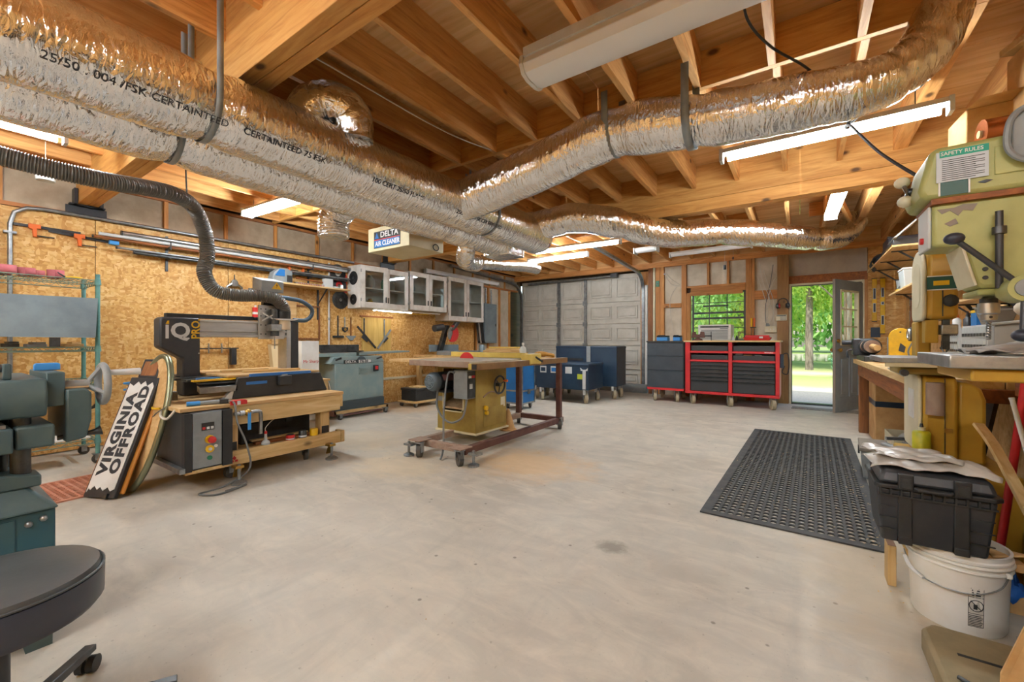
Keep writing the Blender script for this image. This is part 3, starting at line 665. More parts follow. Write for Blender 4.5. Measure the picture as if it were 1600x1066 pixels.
strap(A, -2.40, .84, 2.25, RD-.015); strap(A, -2.40, 3.05, 2.25, RD-.015)
for i, y0 in enumerate((.28, .95, 1.7, 2.5)):
    o = text(A, 'printed_lettering', ('25/50 . 004 /FSK CERTAINTEED', 'CERTAINTEED 75 FSK', '100 CERT 25/50 FLAME')[i % 3], .045, M['print'], (.0, 0, 0), (0,0,0))
    a = R(-38); o.location = (RD*1.012*math.cos(a), y0-1.0, .19+RD*1.012*math.sin(a)); o.rotation_euler = Matrix(((0, math.sin(a), math.cos(a)), (1, 0, 0), (0, -math.cos(a), math.sin(a)))).to_euler() if False else Euler((R(90)-0, 0, 0))
    bx = Vector((0,1,0)); nz_ = Vector((math.cos(a), 0, math.sin(a))); by = nz_.cross(bx)
    o.rotation_euler = Matrix((bx, by, nz_)).transposed().to_euler()
B = thing('foil_duct', 'lower long foil-wrapped duct ending in a square cap by the air cleaner', 'duct', (-2.84, 1.0, 2.06))
duct(B, 'duct_body', duct_pts((-2.84,-2.1,2.25), (-2.84,3.82,2.25), 150), RD, 4, 'foil', pinch=(.497, .86))
strap(B, -2.84, .84, 2.25, RD-.015); strap(B, -2.84, 3.1, 2.25, RD-.015)
part(B, 'square_end_cap', G(B).box(-3.02, -2.66, 3.80, 4.12, 2.07, 2.43), M['foil_s'], bev=.012)
t = thing('duct_branch', 'fat foil branch duct rising right across the ceiling from the main duct', 'duct', (-2.3, 2.65, 2.1))
C1 = [(-2.42,2.62,2.24),(-2.1,2.68,2.31),(-1.6,2.72,2.41),(-1.04,2.72,2.50),(-.445,2.73,2.42),(0,2.74,2.385),(.266,2.75,2.375),(.40,2.77,2.42),(.50,2.81,2.52),(.57,2.86,2.70)]
w1 = wob(.006, 6); part(t, 'duct_body', G(t).tube(smooth_path(C1, 14), lambda u: (.168 if u < .35 else .168-.05*(u-.35)/.4 if u < .75 else .118)+w1(u)-sum(.02*math.exp(-((u-p)/.012)**2) for p in (.345, .435)), n=28), M['foil_x'])
for x, z in ((-1.04, 2.50), (-.55, 2.43)):
    g = G(t); P = [(x, 2.72+.158*math.cos(a), z+.158*math.sin(a)) for a in [math.pi+math.pi*i/14 for i in range(15)]]
    P = [(x, 2.72-.158, z+.12), (x, 2.72-.158, z+.06)]+P+[(x, 2.885, ZJ+.08)]; P[0] = (x, 2.56, 2.71); vs = []
    for p in P: vs += [(p[0]-.022, p[1], p[2]), (p[0]+.022, p[1], p[2])]
    g.add(vs, [(2*i, 2*i+1, 2*i+3, 2*i+2) for i in range(len(P)-1)]); part(t, 'hanging_strap', g, M['gray'], thick=.002)
t = thing('duct_branch', 'sagging foil branch duct swinging right toward the open door', 'duct', (-2.45, 3.75, 2.15))
C2 = [(-2.50,3.70,2.28),(-2.2,3.92,2.36),(-1.96,4.02,2.40),(-1.61,4.22,2.34),(-1.24,4.80,2.295),(-.77,5.4,2.37),(-.324,6.0,2.40),(.136,6.7,2.43),(.45,7.05,2.50),(.60,7.25,2.72)]
duct(t, 'duct_body', C2, .152, 9, 'foil_x', sm=14, pinch=(.36, .56, .78), amp=.006)
# stubs and elbows off the long ducts
t = thing('duct_stub', 'short crinkled foil elbow turned up over the big duct', 'duct', (-2.35, 1.45, 2.40))
duct(t, 'duct_body', [(-2.46,1.36,2.36),(-2.45,1.37,2.46),(-2.40,1.42,2.535),(-2.33,1.50,2.55),(-2.29,1.58,2.49),(-2.30,1.60,2.36)], .118, 12, 'foil_s', sm=6, n=22)
t = thing('duct_elbow', 'hanging foil elbow below the lower duct, left of the air cleaner', 'duct', (-3.2, 2.1, 2.0))
duct(t, 'duct_body', [(-3.0,2.72,2.30),(-3.28,2.68,2.27),(-3.46,2.66,2.20),(-3.55,2.66,2.12),(-3.56,2.66,2.03)], lambda: 0, 1, 'foil_s') if False else None
gg = G(t); P = smooth_path([(-2.95,2.12,2.27),(-3.14,2.11,2.25),(-3.26,2.10,2.18),(-3.30,2.10,2.09),(-3.30,2.10,1.99)], 12)
gg.tube(P, lambda u: .125+.006*math.sin(u*100), n=22); part(t, 'duct_body', gg, M['foil_s'])
t = thing('duct_elbow', 'small foil elbow and flexible run at the far end toward the garage door', 'duct', (-3.0, 3.5, 1.95))
P = smooth_path([(-2.86,3.34,2.12),(-2.90,3.36,2.03),(-2.98,3.44,1.98),(-3.06,3.6,1.985),(-3.12,3.8,2.01)], 10)
gg = G(t).tube(P, lambda u: .095+.004*math.sin(u*70), n=20); part(t, 'elbow', gg, M['foil_s'])
P = smooth_path([(-3.11,3.76,2.01),(-3.2,4.4,2.09),(-3.35,5.2,2.20),(-3.5,5.8,2.26)], 16)
gg = G(t).tube(P, lambda u: .078+.005*math.sin(u*150), n=20); part(t, 'flexible_run', gg, M['foil_s'])
# ---- air cleaner
t = thing('air_cleaner', 'cream ceiling-hung air cleaner with a black and red nameplate', 'air cleaner', (-4.36, 3.82, 2.35))
part(t, 'casing', G(t).box(-4.76, -3.96, 3.53, 4.13, 2.35, 2.66), M['cream2'], bev=.008)
np_ = part(t, 'nameplate', G(t).box(-4.63, -4.12, 3.524, 3.53, 2.385, 2.60), M['black'])
part(np_, 'red_band', G(t).box(-4.62, -4.13, 3.5225, 3.524, 2.487, 2.497), M['redp']); part(np_, 'blue_field', G(t).box(-4.62, -4.13, 3.5225, 3.524, 2.392, 2.485), M['bluecase'])
text(np_, 'lettering', 'DELTA', .10, M['white'], (-4.50+4.36, 3.522-3.82, 2.548-2.35), (90,0,0), bold=.002, sx=1.15)
text(np_, 'lettering', 'AIR CLEANER', .085, M['white'], (-4.60+4.36, 3.521-3.82, 2.437-2.35), (90,0,0), bold=.002, sx=.92)
part(np_, 'triangle_mark', G(t).prism([(-4.61,2.51),(-4.53,2.51),(-4.57,2.585)], 'y', 3.5215, 3.523), M['bluecase'])
part(t, 'filter_grille', G(t).box(-3.96, -3.955, 3.68, 3.90, 2.50, 2.58), M['black'])
t.location.z -= .07
for dx in (-4.58, -4.176):
    for dy in (3.6, 4.06): part(t, 'hanger_rod', G(t).cyl((dx,dy,2.585),(dx,dy,2.73),.005,n=6), M['galv'])
part(t, 'cord_coil', G(t).tube([(-3.95,3.98+.05*math.cos(i*.8),2.33+.04*math.sin(i*.8)) for i in range(20)], .006, n=5, sm=3), M['wire'])

t = thing('ceiling_cup', 'milky plastic cup hanging beside the lit tube at the left edge', 'cup', (-5.05, .66, 2.40)); part(t, 'cup', G().lathe([(.055,0),(.07,.11),(.066,.11),(.052,.006)], n=22), M['plastic_clear']); part(t, 'hanger', G().cyl((0,0,.003),(0,0,.32),.003,n=5), M['whitecable']); part(t, 'neck', G().lathe([(.07,.108),(.05,.118),(.03,.17),(.003,.172)], n=18), M['plastic_clear'])

t = thing('ceiling_wire', 'white wire drooping under the joists beside the big duct', 'wire', (-2.2, 2.0, 2.66)); part(t, 'wire', G(t).tube([(-2.30,1.15,2.73),(-2.24,1.6,2.69),(-2.2,2.1,2.665),(-2.18,2.5,2.68),(-2.16,2.88,2.73)], .005, n=6, sm=6), M['whitecable']); part(t, 'staple', G(t).box(-2.31,-2.29,1.142,1.16,2.715,2.735), M['galv'])
# ================================================================ left side
def caster(t, x, y, zt, r=.05, ang=0, wm='dwheel', fm='galv', w=.03, base=0):
    """swivel caster whose wheel touches the floor; coordinates are world, relative to t"""
    c = part(t, 'caster', G(t).box(x-.035, x+.035, y-.035, y+.035, zt-.008, zt).box(x-w*.9, x-w*.7, y-.02, y+.02, base+r*.8, zt-.008).box(x+w*.7, x+w*.9, y-.02, y+.02, base+r*.8, zt-.008), M[fm])
    g = G(t); a = R(ang); d = Vector((math.cos(a), math.sin(a), 0))*w/2; p = Vector((x, y, base+r))
    g.cyl(p-d, p+d, r, n=20); g.cyl(p-d*1.25, p+d*1.25, r*.35, n=10); part(c, 'wheel', g, M[wm]); return c
# ---- green wire rack
t = thing('wire_rack', 'green wire shelving rack against the strand board wall', 'shelf rack', (-5.48, .40, 0))
for x in (-5.74, -5.22):
    for y in (-.2, 1.0):
        po = part(t, 'post', G(t).cyl((x,y,.09),(x,y,1.70),.0165,n=12), M['rackgreen']); caster(t, x, y, .09, .04, 0)
def wire_shelf(t, x0, x1, y0, y1, z):
    g = G(t)
    for zz in (z, z-.035):
        for a, b in (((x0,y0),(x0,y1)),((x1,y0),(x1,y1)),((x0,y0),(x1,y0)),((x0,y1),(x1,y1))): g.cyl((*a,zz),(*b,zz),.0045,n=6)
    for xx in (x0, x1):
        n = 26; P = [(xx, y0+(y1-y0)*i/n, z-.035*(i % 2)) for i in range(n+1)]; g.tube(P, .003, n=5)
    for yy in (y0, y1):
        n = 12; P = [(x0+(x1-x0)*i/n, yy, z-.035*(i % 2)) for i in range(n+1)]; g.tube(P, .003, n=5)
    for i in range(1, 44): yy = y0+(y1-y0)*i/44; g.cyl((x0,yy,z+.002),(x1,yy,z+.002),.0022,n=4,cap=False)
    for i in (1, 2): xx = x0+(x1-x0)*i/3; g.cyl((xx,y0,z-.004),(xx,y1,z-.004),.003,n=5)
    s = part(t, 'wire_shelf', g, M['rackgreen_d'])
    for xx in (x0, x1):
        for yy in (y0, y1): part(s, 'collar', G(t).cyl((xx,yy,z-.04),(xx,yy,z+.012),.024,.020,n=12), M['rackgreen'])
for z in (.22, .74, 1.045, 1.645): wire_shelf(t, -5.74, -5.22, -.2, 1.0, z)
for i, (y, r0, h, lab) in enumerate(((.44, .075, .075, 'largest pink sanding roll at the left end of the rack top'), (.585, .045, .068, 'pink sanding roll second from the left on the rack top'), (.655, .035, .055, 'smallest pink sanding roll on the rack top'), (.755, .045, .072, 'pink sanding roll nearest the rack corner'))):
    t = thing('sanding_roll', lab, 'sanding roll', (-5.40, y, 1.6505), group='sanding rolls')
    part(t, 'roll', G().lathe([(r0*.4,0),(r0,0),(r0,h),(r0*.4,h),(r0*.4,h*.2)], n=24), M['pinkroll'])
    part(t, 'loose_end', G().add([(r0*.99,0,0),(r0*.99,0,h),(r0*.9,r0*1.3,h),(r0*.9,r0*1.3,0)], [(0,1,2,3)]), M['pinkroll'], thick=.002)
t = thing('pliers', 'pliers with black and yellow grips lying on the rack top', 'pliers', (-5.36, .85, 1.665))
part(t, 'jaw', G().tube([(0,-.03,0),(0,-.07,.03),(0,-.09,.05)], [.008,.007,.003], n=8), M['dsteel'])
part(t, 'grip', G().tube([(0,-.03,0),(.02,.01,.004),(.02,.07,0)], .008, n=8, sm=3), M['yellow']); part(t, 'grip', G().tube([(0,-.03,0),(-.015,.0,.004),(-.01,.06,0)], .008, n=8, sm=3), M['redp'])
t = thing('sheet_metal', 'blue-grey sheet metal panel standing along the rack front', 'metal sheet', (-5.16, .5, 1.05))
part(t, 'panel', G(t).hexa([(-5.165,-.1,1.145),(-5.16,-.1,1.145),(-5.16,.975,1.135),(-5.165,.975,1.135)], [(-5.165,-.1,1.47),(-5.16,-.1,1.47),(-5.16,.99,1.48),(-5.165,.99,1.48)]), M['graypanel'])
part(t, 'lower_lip', G(t).hexa([(-5.195,-.1,1.139),(-5.157,-.1,1.139),(-5.157,.972,1.129),(-5.195,.972,1.129)], [(-5.195,-.1,1.145),(-5.157,-.1,1.145),(-5.157,.972,1.135),(-5.195,.972,1.135)]), M['graypanel'])
part(t, 'foot', G(t).box(-5.21,-5.16,.70,.76,1.052,1.13), M['dsteel']); part(t, 'foot', G(t).box(-5.21,-5.16,.0,.06,1.052,1.138), M['dsteel'])
for i, (y, sx, sy, sz, m, lab, nm) in enumerate(((.50,.07,.10,.03,'dsteel','dusty dark bracket on the middle rack shelf','bracket'),(.64,.09,.13,.025,'gray','grey metal plates stacked on the middle rack shelf','metal plate'),(.86,.06,.12,.025,'lumber','short pale wood block on the middle rack shelf','wood block'))):
    t = thing(nm.replace(' ','_'), lab, nm, (-5.34, y, 1.0505), rng.uniform(-12,12))
    part(t, 'body', G().prism([(-sx,-sy/2),(sx*.8,-sy/2),(sx,-sy/3),(sx,sy/2),(-sx*.8,sy/2)], 'z', 0, sz), M[m], bev=.004); part(t, 'upper_piece', G().cb((0,.01,sz+.008),(sx,sy*.6,.014),(0,0,20)), M[m], bev=.003)
t = thing('scrap_sheet', 'white scrap sheet lying on the bottom rack shelf', 'sheet', (-5.4, .6, .2265)); part(t, 'sheet', G().cb((0,.05,.006),(.3,.6,.012),(0,0,6)), M['white']); part(t, 'offcut', G().cb((.05,.0,.02),(.2,.3,.01),(0,3,-14)), M['lightgray'])
t = thing('cable_coil', 'coil of black cable behind the rack foot', 'cable', (-5.84, 1.03, .55)); 
part(t, 'coil', G().tube([(.05*math.sin(i), (.11+.006*math.sin(i*3))*math.cos(i*.7), (.13)*math.sin(i*.7)) for i in range(46)], .008, n=6, sm=2), M['wire']); part(t, 'hook', G().cyl((-.13,0,.12),(.06,0,.12),.006,n=6), M['galv'])
# ---- thickness planer
PX = -2.22
t = thing('thickness_planer', 'dusty teal thickness planer with a hand wheel at the left edge', 'planer', (-2.45, .02, 0))
part(t, 'base_cabinet', G(t).hexa([(-2.74,-.36,.16),(PX,-.36,.16),(PX,.315,.16),(-2.74,.315,.16)], [(-2.74,-.36,.50),(PX,-.36,.50),(PX,.315,.50),(-2.74,.315,.50)]), M['tealblue'], bev=.006)
part(t, 'door_panel', G(t).box(PX, PX+.004, -.3, .22, .2, .485), M['tealblue'], bev=.002)
for y, z in ((.25,.46),(.285,.47)): part(t, 'bolt', G(t).sph((PX+.004,y,z),.011,10), M['galv'])
for y0, y1 in ((-.35,-.25),(.215,.31)): part(t, 'leg', G(t).hexa([(-2.6,y0+.03,0),(PX-.02,y0+.03,0),(PX-.02,y1,0),(-2.6,y1,0)], [(-2.6,y0,.16),(PX,y0,.16),(PX,y1,.16),(-2.6,y1,.16)]), M['teal'])
part(t, 'bed_casting', G(t).hexa([(-2.78,-.4,.50),(PX+.02,-.4,.50),(PX+.02,.325,.50),(-2.78,.325,.50)], [(-2.72,-.36,.585),(PX-.04,-.36,.585),(PX-.04,.25,.585),(-2.72,.25,.585)]), M['teal'], bev=.01)
part(t, 'lock_knob', G(t).box(PX-.035,PX-.02,.10,.17,.525,.575).cyl((PX-.02,.135,.55),(PX+.02,.135,.55),.018,n=12), M['blackm'])
for x, y in ((-2.70,-.28),(-2.70,.24),(-2.3,-.28),(-2.3,.24),(-2.36,.19)): part(t, 'column', G(t).cyl((x,y,.58),(x,y,.88),.026,n=14), M['dsteel'])
part(t, 'column_foot', G(t).prism([(-.02,.58),(.285,.58),(.285,.62),(.2,.635),(.05,.60)], 'x', -2.36, PX-.03), M['teal'], bev=.006)
part(t, 'dust_drift', G(t).grid(lambda u,v: (-2.7+.36*u, -.2+.36*v, .586+.012*math.sin(u*3.1)*math.sin(v*3.1)), 8, 8), M['dust'])
part(t, 'table', G(t).box(-2.78, PX+.01, -.42, .215, .715, .80), M['teal'], bev=.006)
part(t, 'table_bolt', G(t).sph((PX+.01,.16,.755),.018,12,(.5,1,1)), M['steel'])
part(t, 'table_bracket', G(t).box(-2.6, PX-.01, .22, .315, .72, .80), M['teal'], bev=.008)
part(t, 'feed_table_top', G(t).box(-2.76, PX-.01, -.42, .20, .801, .812), M['iron'])
part(t, 'cutter_head_cover', G(t).prism([(-2.74,.83),(PX-.01,.83),(PX+.012,.87),(PX+.012,.92),(PX-.01,.965),(-2.74,.965)], 'y', .175, .295), M['teal'], bev=.008)
part(t, 'feed_housing', G(t).box(-2.74, PX-.03, -.42, .172, .83, .90), M['teal'], bev=.006); part(t, 'pressure_bar', G(t).box(-2.7, PX-.012, -.42, .17, .905, .93), M['lightgray'], bev=.004)
part(t, 'return_roller', G(t).cyl((PX-.06,-.42,1.005),(PX-.06,.195,1.005),.014,n=14), M['dsteel']); part(t, 'return_roller', G(t).cyl((-2.6,-.42,1.01),(-2.6,.195,1.01),.014,n=14), M['lightgray'])
part(t, 'roller_bracket', G(t).prism([(-2.66,.965),(PX-.03,.965),(PX-.03,1.02),(PX-.09,1.02),(PX-.12,.985),(-2.56,.985),(-2.59,1.02),(-2.66,1.02)], 'y', .195, .215), M['teal'], bev=.004)
part(t, 'gear_box', G(t).box(-2.6, PX-.04, .295, .345, .86, .985), M['teal'], bev=.005); part(t, 'belt_cover', G(t).prism([(.345,.72),(.40,.73),(.415,.80),(.415,.90),(.40,.92),(.345,.92)], 'x', -2.6, PX-.03), M['teal'], bev=.008)
part(t, 'dust_cap', G(t).box(-2.58, PX-.05, .347, .41, .921, .927), M['dust'])
hw = part(t, 'hand_wheel', G(t).torus((-2.30,.455,.93),.074,.012,'y',28,10), M['gray'])
for a in (90, 210, 330): part(hw, 'spoke', G(t).cyl((-2.30,.405,.93),(-2.30+.07*math.cos(R(a)),.452,.93+.07*math.sin(R(a))),.009,.007,n=8), M['gray'])
part(hw, 'hub', G(t).cyl((-2.30,.345,.93),(-2.30,.415,.93),.02,n=14), M['gray']); part(hw, 'crank_handle', G(t).cyl((-2.26,.465,.975),(-2.26,.56,.975),.011,.014,n=12), M['lightgray'])
part(t, 'locking_lever', G(t).tube([(-2.3,.33,.735),(-2.3,.42,.74),(-2.3,.45,.745)], [.009,.010,.02], n=10, sm=4), M['dsteel'])
solo('blue_block', 'small bright blue plastic block on top of the planer', 'block', G().prism([(-.035,0),(.035,0),(.035,.022),(.03,.028),(-.03,.028),(-.035,.02)], 'x', -.012, .012), M['cyan'], loc=(-2.42, .32, .9865), bev=.003)
# ---- stool
t = thing('shop_stool', 'round grey vinyl rolling stool in the near left corner', 'stool', (-1.68, .135, 0))
part(t, 'seat', G().lathe([(.02,.372),(.16,.372),(.187,.39),(.195,.41),(.195,.475),(.188,.492),(.15,.5),(.02,.502)], n=40), M['leather']); part(t, 'seat_band', G().lathe([(.186,.383),(.198,.40),(.199,.474),(.19,.476)], n=40), M['navyvinyl'])
part(t, 'piping', G().torus((0,0,.4795),.1965,.0035,'z',48,6), M['leather'])
part(t, 'gas_lift', G().cyl((0,0,.09),(0,0,.372),.024,n=16), M['blackm']); part(t, 'lever', G().tube([(0,0,.35),(-.1,-.1,.345),(-.14,-.14,.33)], .006, n=6), M['blackm'])
for i in range(5):
    a = R(141.5+72*i); d = Vector((math.cos(a), math.sin(a), 0)); q = Vector((-d.y, d.x, 0))*.016
    part(t, 'star_leg', G().hexa([tuple(d*.02-q+Vector((0,0,.085))),tuple(d*.36-q+Vector((0,0,.062))),tuple(d*.36+q+Vector((0,0,.062))),tuple(d*.02+q+Vector((0,0,.085)))],[tuple(d*.02-q+Vector((0,0,.12))),tuple(d*.36-q+Vector((0,0,.082))),tuple(d*.36+q+Vector((0,0,.082))),tuple(d*.02+q+Vector((0,0,.12)))]), M['dsteel'], bev=.003)
    c = part(t, 'caster', G().cyl(tuple(d*.345+Vector((0,0,.04))), tuple(d*.345+Vector((0,0,.07))), .007, n=8), M['galv'])
    p = d*.345+Vector((0,0,.026)); e = Vector((-d.y, d.x, 0)); part(c, 'wheel', G().cyl(tuple(p-e*.024), tuple(p-e*.005), .026, n=18), M['black']); part(c, 'wheel', G().cyl(tuple(p+e*.005), tuple(p+e*.024), .026, n=18), M['black'])
# ---- perforated mats
def holed_mat(g, W, L, nx, ny, border, th, hole=.80):
    g.box(0, border, 0, L, 0, th).box(W-border, W, 0, L, 0, th).box(border, W-border, 0, border, 0, th).box(border, W-border, L-border, L, 0, th)
    cw, cl = (W-2*border)/nx, (L-2*border)/ny
    for i in range(nx):
        for j in range(ny):
            cx, cy = border+cw*(i+.5), border+cl*(j+.5); hw, hl = cw/2, cl/2
            o = [(cx+hw*x, cy+hl*y) for x, y in ((1,.4),(.4,1),(-.4,1),(-1,.4),(-1,-.4),(-.4,-1),(.4,-1),(1,-.4))]
            o = [(cx+hw*x, cy+hl*y) for x, y in ((1,0),(1,1),(0,1),(-1,1),(-1,0),(-1,-1),(0,-1),(1,-1))]
            q = [(cx+hw*hole*x, cy+hl*hole*y) for x, y in ((1,0),(.72,.72),(0,1),(-.72,.72),(-1,0),(-.72,-.72),(0,-1),(.72,-.72))]
            vs = [(*p, th) for p in o]+[(*p, th) for p in q]+[(*p, 0) for p in q]
            g.add(vs, [(k, (k+1)%8, 8+(k+1)%8, 8+k) for k in range(8)]+[(8+k, 8+(k+1)%8, 16+(k+1)%8, 16+k) for k in range(8)])
    return g
solo('floor_mat', 'black perforated rubber mat on the floor before the workbench', 'mat', holed_mat(G(), .93, 3.12, 18, 54, .05, .009), M['rubmat'], loc=(-.53, 2.9, .0005), rz=-1.2)
solo('floor_mat', 'small red perforated mat under the leaning sign', 'mat', holed_mat(G(), .62, .9, 14, 20, .025, .011), M['redmat'], loc=(-4.72, .05, .0005), rz=4)
# ---- leaning sign with old lettering
t = thing('leaning_sign', 'long white sign with jagged black ends, black frame and lettering', 'sign', (-4.02, .77, .012), 26)
LR = (-22, 0, 0)
zig = [(-.11,.03),(-.10,.06),(-.085,.045),(-.06,.075),(-.03,.05),(-.01,.07),(.02,.045),(.05,.07),(.08,.045),(.11,.06)]
zigt = [(.11,.80),(.085,.83),(.05,.80),(.02,.84),(-.01,.81),(-.04,.835),(-.07,.80),(-.11,.82)]
part(t, 'orange_backboard', G().box(-.17, .155, .03, .05, .03, .80), M['oran2'], bev=.01, rot=LR); part(t, 'black_frame', G().box(-.125, .128, .0, .03, .0, .87), M['blackm'], bev=.004, rot=LR)
f_ = part(t, 'white_face', G().prism(zig+zigt, 'y', -.004, .0), M['white'], rot=LR)
text(f_, 'lettering', 'VIRGINIA', .102, M['print'], (-.042, -.0055, .15), (90,-90,0), bold=.005, sx=1.25, ls=1.14); text(f_, 'lettering', 'OFFROAD', .102, M['print'], (.050, -.0055, .16), (90,-90,0), bold=.005, sx=1.25, ls=1.14)
part(t, 'top_window_frame', G().box(-.07,.10,.0,.03,.87,1.02), M['blackm'], bev=.004, rot=LR); part(t, 'top_picture', G().box(-.05,.08,-.002,.0,.885,1.0), M['brownwood'], rot=LR); part(t, 'foot_pin', G().box(.05,.08,-.015,.0,-.005,.03), M['dsteel'], rot=LR)
t = thing('oval_tabletop', 'oval wooden tabletop with a rounded metal rim leaning beside the sign', 'tabletop', (-4.03, .925, .01), 15)
ov = [(.19*math.cos(a), .50+.50*math.sin(a)) for a in [2*math.pi*i/48 for i in range(48)]]; LO = (-14, 0, 0)
part(t, 'wood_panel', G().prism([(x*.97, .5+(z-.5)*.985) for x, z in ov], 'y', -.008, .008), M['plyp'], rot=LO); part(t, 'metal_rim', G().tube([(x, 0, z) for x, z in ov], .022, n=10, closed=True), PM('rim_metal', '8E937A', .3, .8), rot=LO)
part(t, 'leg_bar', G().cyl((-.05,-.02,.10),(-.02,-.02,.75),.012,n=8), M['blackm'], rot=LO); part(t, 'clamp', G().box(-.08,-.0,-.05,-.01,.1,.18), M['black'], rot=LO, bev=.01)
# ---- router bench
t = thing('router_bench', 'low pale lumber bench on casters carrying the router machine', 'workbench', (-4.3, 1.76, 0))
BX0, BX1, BY0, BY1 = -5.05, -3.65, 1.14, 2.40
part(t, 'bench_top', G(t).box(BX0, BX1+.01, BY0-.02, BY1+.02, .585, .613), M['plyp'], bev=.003)
for x0 in (BX1-.04, BX0): part(t, 'apron', G(t).box(x0, x0+.04, BY0+.3, BY1-.01, .44, .584), M['lumber'], bev=.003)
for y0 in (BY0, BY1-.09): part(t, 'end_apron', G(t).box(BX0+.05, BX1-.05, y0, y0+.04, .44, .584), M['lumber_x'], bev=.003)
for x0 in (BX1-.14, BX0+.045):
    for y0 in (BY0+.29, BY1-.18): part(t, 'leg', G(t).box(x0, x0+.09, y0, y0+.09, .21, .583), M['lumber_z'], bev=.003); part(t, 'leg_plate', G(t).box(x0+.09, x0+.094, y0+.01, y0+.08, .23, .30), M['black'])
for x0 in (BX1-.045, BX0): part(t, 'lower_rail', G(t).box(x0, x0+.04, BY0+.27, BY1, .125, .235), M['lumber'], bev=.003)
part(t, 'lower_shelf', G(t).box(BX0+.045, BX1-.05, BY0+.27, BY1-.02, .185, .205), M['plyp'])
part(t, 'rail_end', G(t).box(BX1-.1, BX1-.003, BY1+.001, BY1+.04, .125, .235), M['lumber_x'], bev=.003)
part(t, 'corner_block', G(t).box(BX1-.08, BX1-.002, BY1-.08, BY1+.02, .47, .584), M['lumber_x'], bev=.004)
for x, y, q in ((-3.78,2.12,70),(-3.78,1.50,20),(-4.95,2.2,0),(-4.95,1.5,0)): caster(t, x, y, .184, .055, q, 'dwheel')
for x, y in ((-3.60,2.27),(-3.56,1.47)):
    f = part(t, 'leveling_foot', G(t).cyl((x,y,.018),(x,y,.15),.012,n=10).lathe([(.055,0),(.055,.012),(.03,.03),(.012,.035)], (x,y,0), 18), M['galv']); part(f, 'foot_bracket', G(t).box(x-.06,x+.015,y-.03,y+.03,.12,.14).cb((x-.03,y,.09),(.012,.05,.09),(0,25,0)), M['brass'])
part(t, 'three_diamond_sticker', G(t).prism([(1.475,.165),(1.49,.18),(1.475,.20),(1.46,.18)], 'x', -3.6545, -3.653).prism([(1.452,.15),(1.472,.152),(1.468,.168),(1.448,.166)], 'x', -3.6545, -3.653).prism([(1.478,.152),(1.498,.15),(1.502,.166),(1.482,.168)], 'x', -3.6545, -3.653), M['redp'])
# control box slung at the left end
t = thing('control_box', 'dark dusty control cabinet with a grey panel and emergency stop button', 'control box', (-3.88, 1.28, .14))
part(t, 'casing', G(t).box(-4.17, -3.60, 1.135, 1.43, .165, .58), M['blackm'], bev=.006); part(t, 'corner_flange', G(t).box(-3.64, -3.585, 1.13, 1.175, .16, .58), M['black']); part(t, 'corner_flange', G(t).box(-3.64, -3.585, 1.37, 1.435, .16, .58), M['black'])
pn = part(t, 'face_panel', G(t).box(-3.60, -3.592, 1.18, 1.365, .175, .575), M['gray'], bev=.002)
part(t, 'support_board', G(t).box(-4.15, -3.60, 1.14, 1.42, .14, .164), M['lumber_x'], bev=.003); part(t, 'angle_rail', G(t).box(-4.20, -3.58, 1.10, 1.133, .16, .195), M['galv'])
dp = part(pn, 'display', G(t).box(-3.592, -3.588, 1.235, 1.315, .445, .50), M['black'])
for k, c in enumerate(('redp', 'white', 'lightgray')): part(pn, 'key', G(t).box(-3.588, -3.586, 1.24+.026*k, 1.258+.026*k, .452, .47), M[c])
part(pn, 'stop_collar', G(t).cyl((-3.592,1.285,.375),(-3.582,1.285,.375),.03,n=20), M['yellow']); part(pn, 'stop_button', G(t).lathe([(.014,0),(.014,.015),(.026,.022),(.024,.036),(.008,.042)], (-3.582,1.29,.375), 20, 'x'), M['redp'])
part(pn, 'selector', G(t).cyl((-3.592,1.285,.305),(-3.578,1.285,.305),.027,n=20), M['yellow']); part(pn, 'selector_cap', G(t).cyl((-3.578,1.285,.305),(-3.574,1.285,.305),.012,n=14), M['lightgray']); part(pn, 'start_button', G(t).cyl((-3.592,1.285,.24),(-3.582,1.285,.24),.016,n=16), M['green']); part(pn, 'lamp', G(t).cyl((-3.592,1.325,.32),(-3.586,1.325,.32),.012,n=14), M['white'])
# items on and under the bench
t = thing('handheld_pendant', 'blue and black grip tool lying on the bench corner', 'hand tool', (-3.72, 1.29, .6135), 78)
part(t, 'grip', G().cyl((-.10,0,.018),(-.02,0,.018),.017,n=14), M['cyan']); part(t, 'barrel', G().cyl((-.02,0,.018),(.10,.0,.018),.015,.017,n=14), M['gray']); part(t, 'head', G().cb((.13,0,.02),(.06,.035,.035)), M['black'], bev=.005)
part(t, 'cable', G().tube([(.15,0,.02),(.19,-.06,0),(.20,-.11,-.14),(.26,-.12,-.32),(.28,-.10,-.52),(.1,-.14,-.606),(-.05,-.2,-.606),(.05,-.3,-.606),(.24,-.2,-.606),(.1,-.26,-.606)], .007, n=6, sm=6), M['graycable'])
t = thing('red_tape_strip', 'red and white strip clamp on the bench edge', 'clamp', (-3.635, 1.50, .6)); part(t, 'strip', G().box(-.012,.0,-.06,.06,-.0,.03), M['redp']); part(t, 'white_mark', G().box(.0,.002,-.012,.012,.0,.03), M['white']); part(t, 'pad', G().box(-.05,.0,-.05,.05,.0295,.0345), M['redp'])
t = thing('pipe_fitting', 'galvanized pipe elbow and valve hanging at the bench front', 'pipe valve', (-3.60, 1.55, .30))
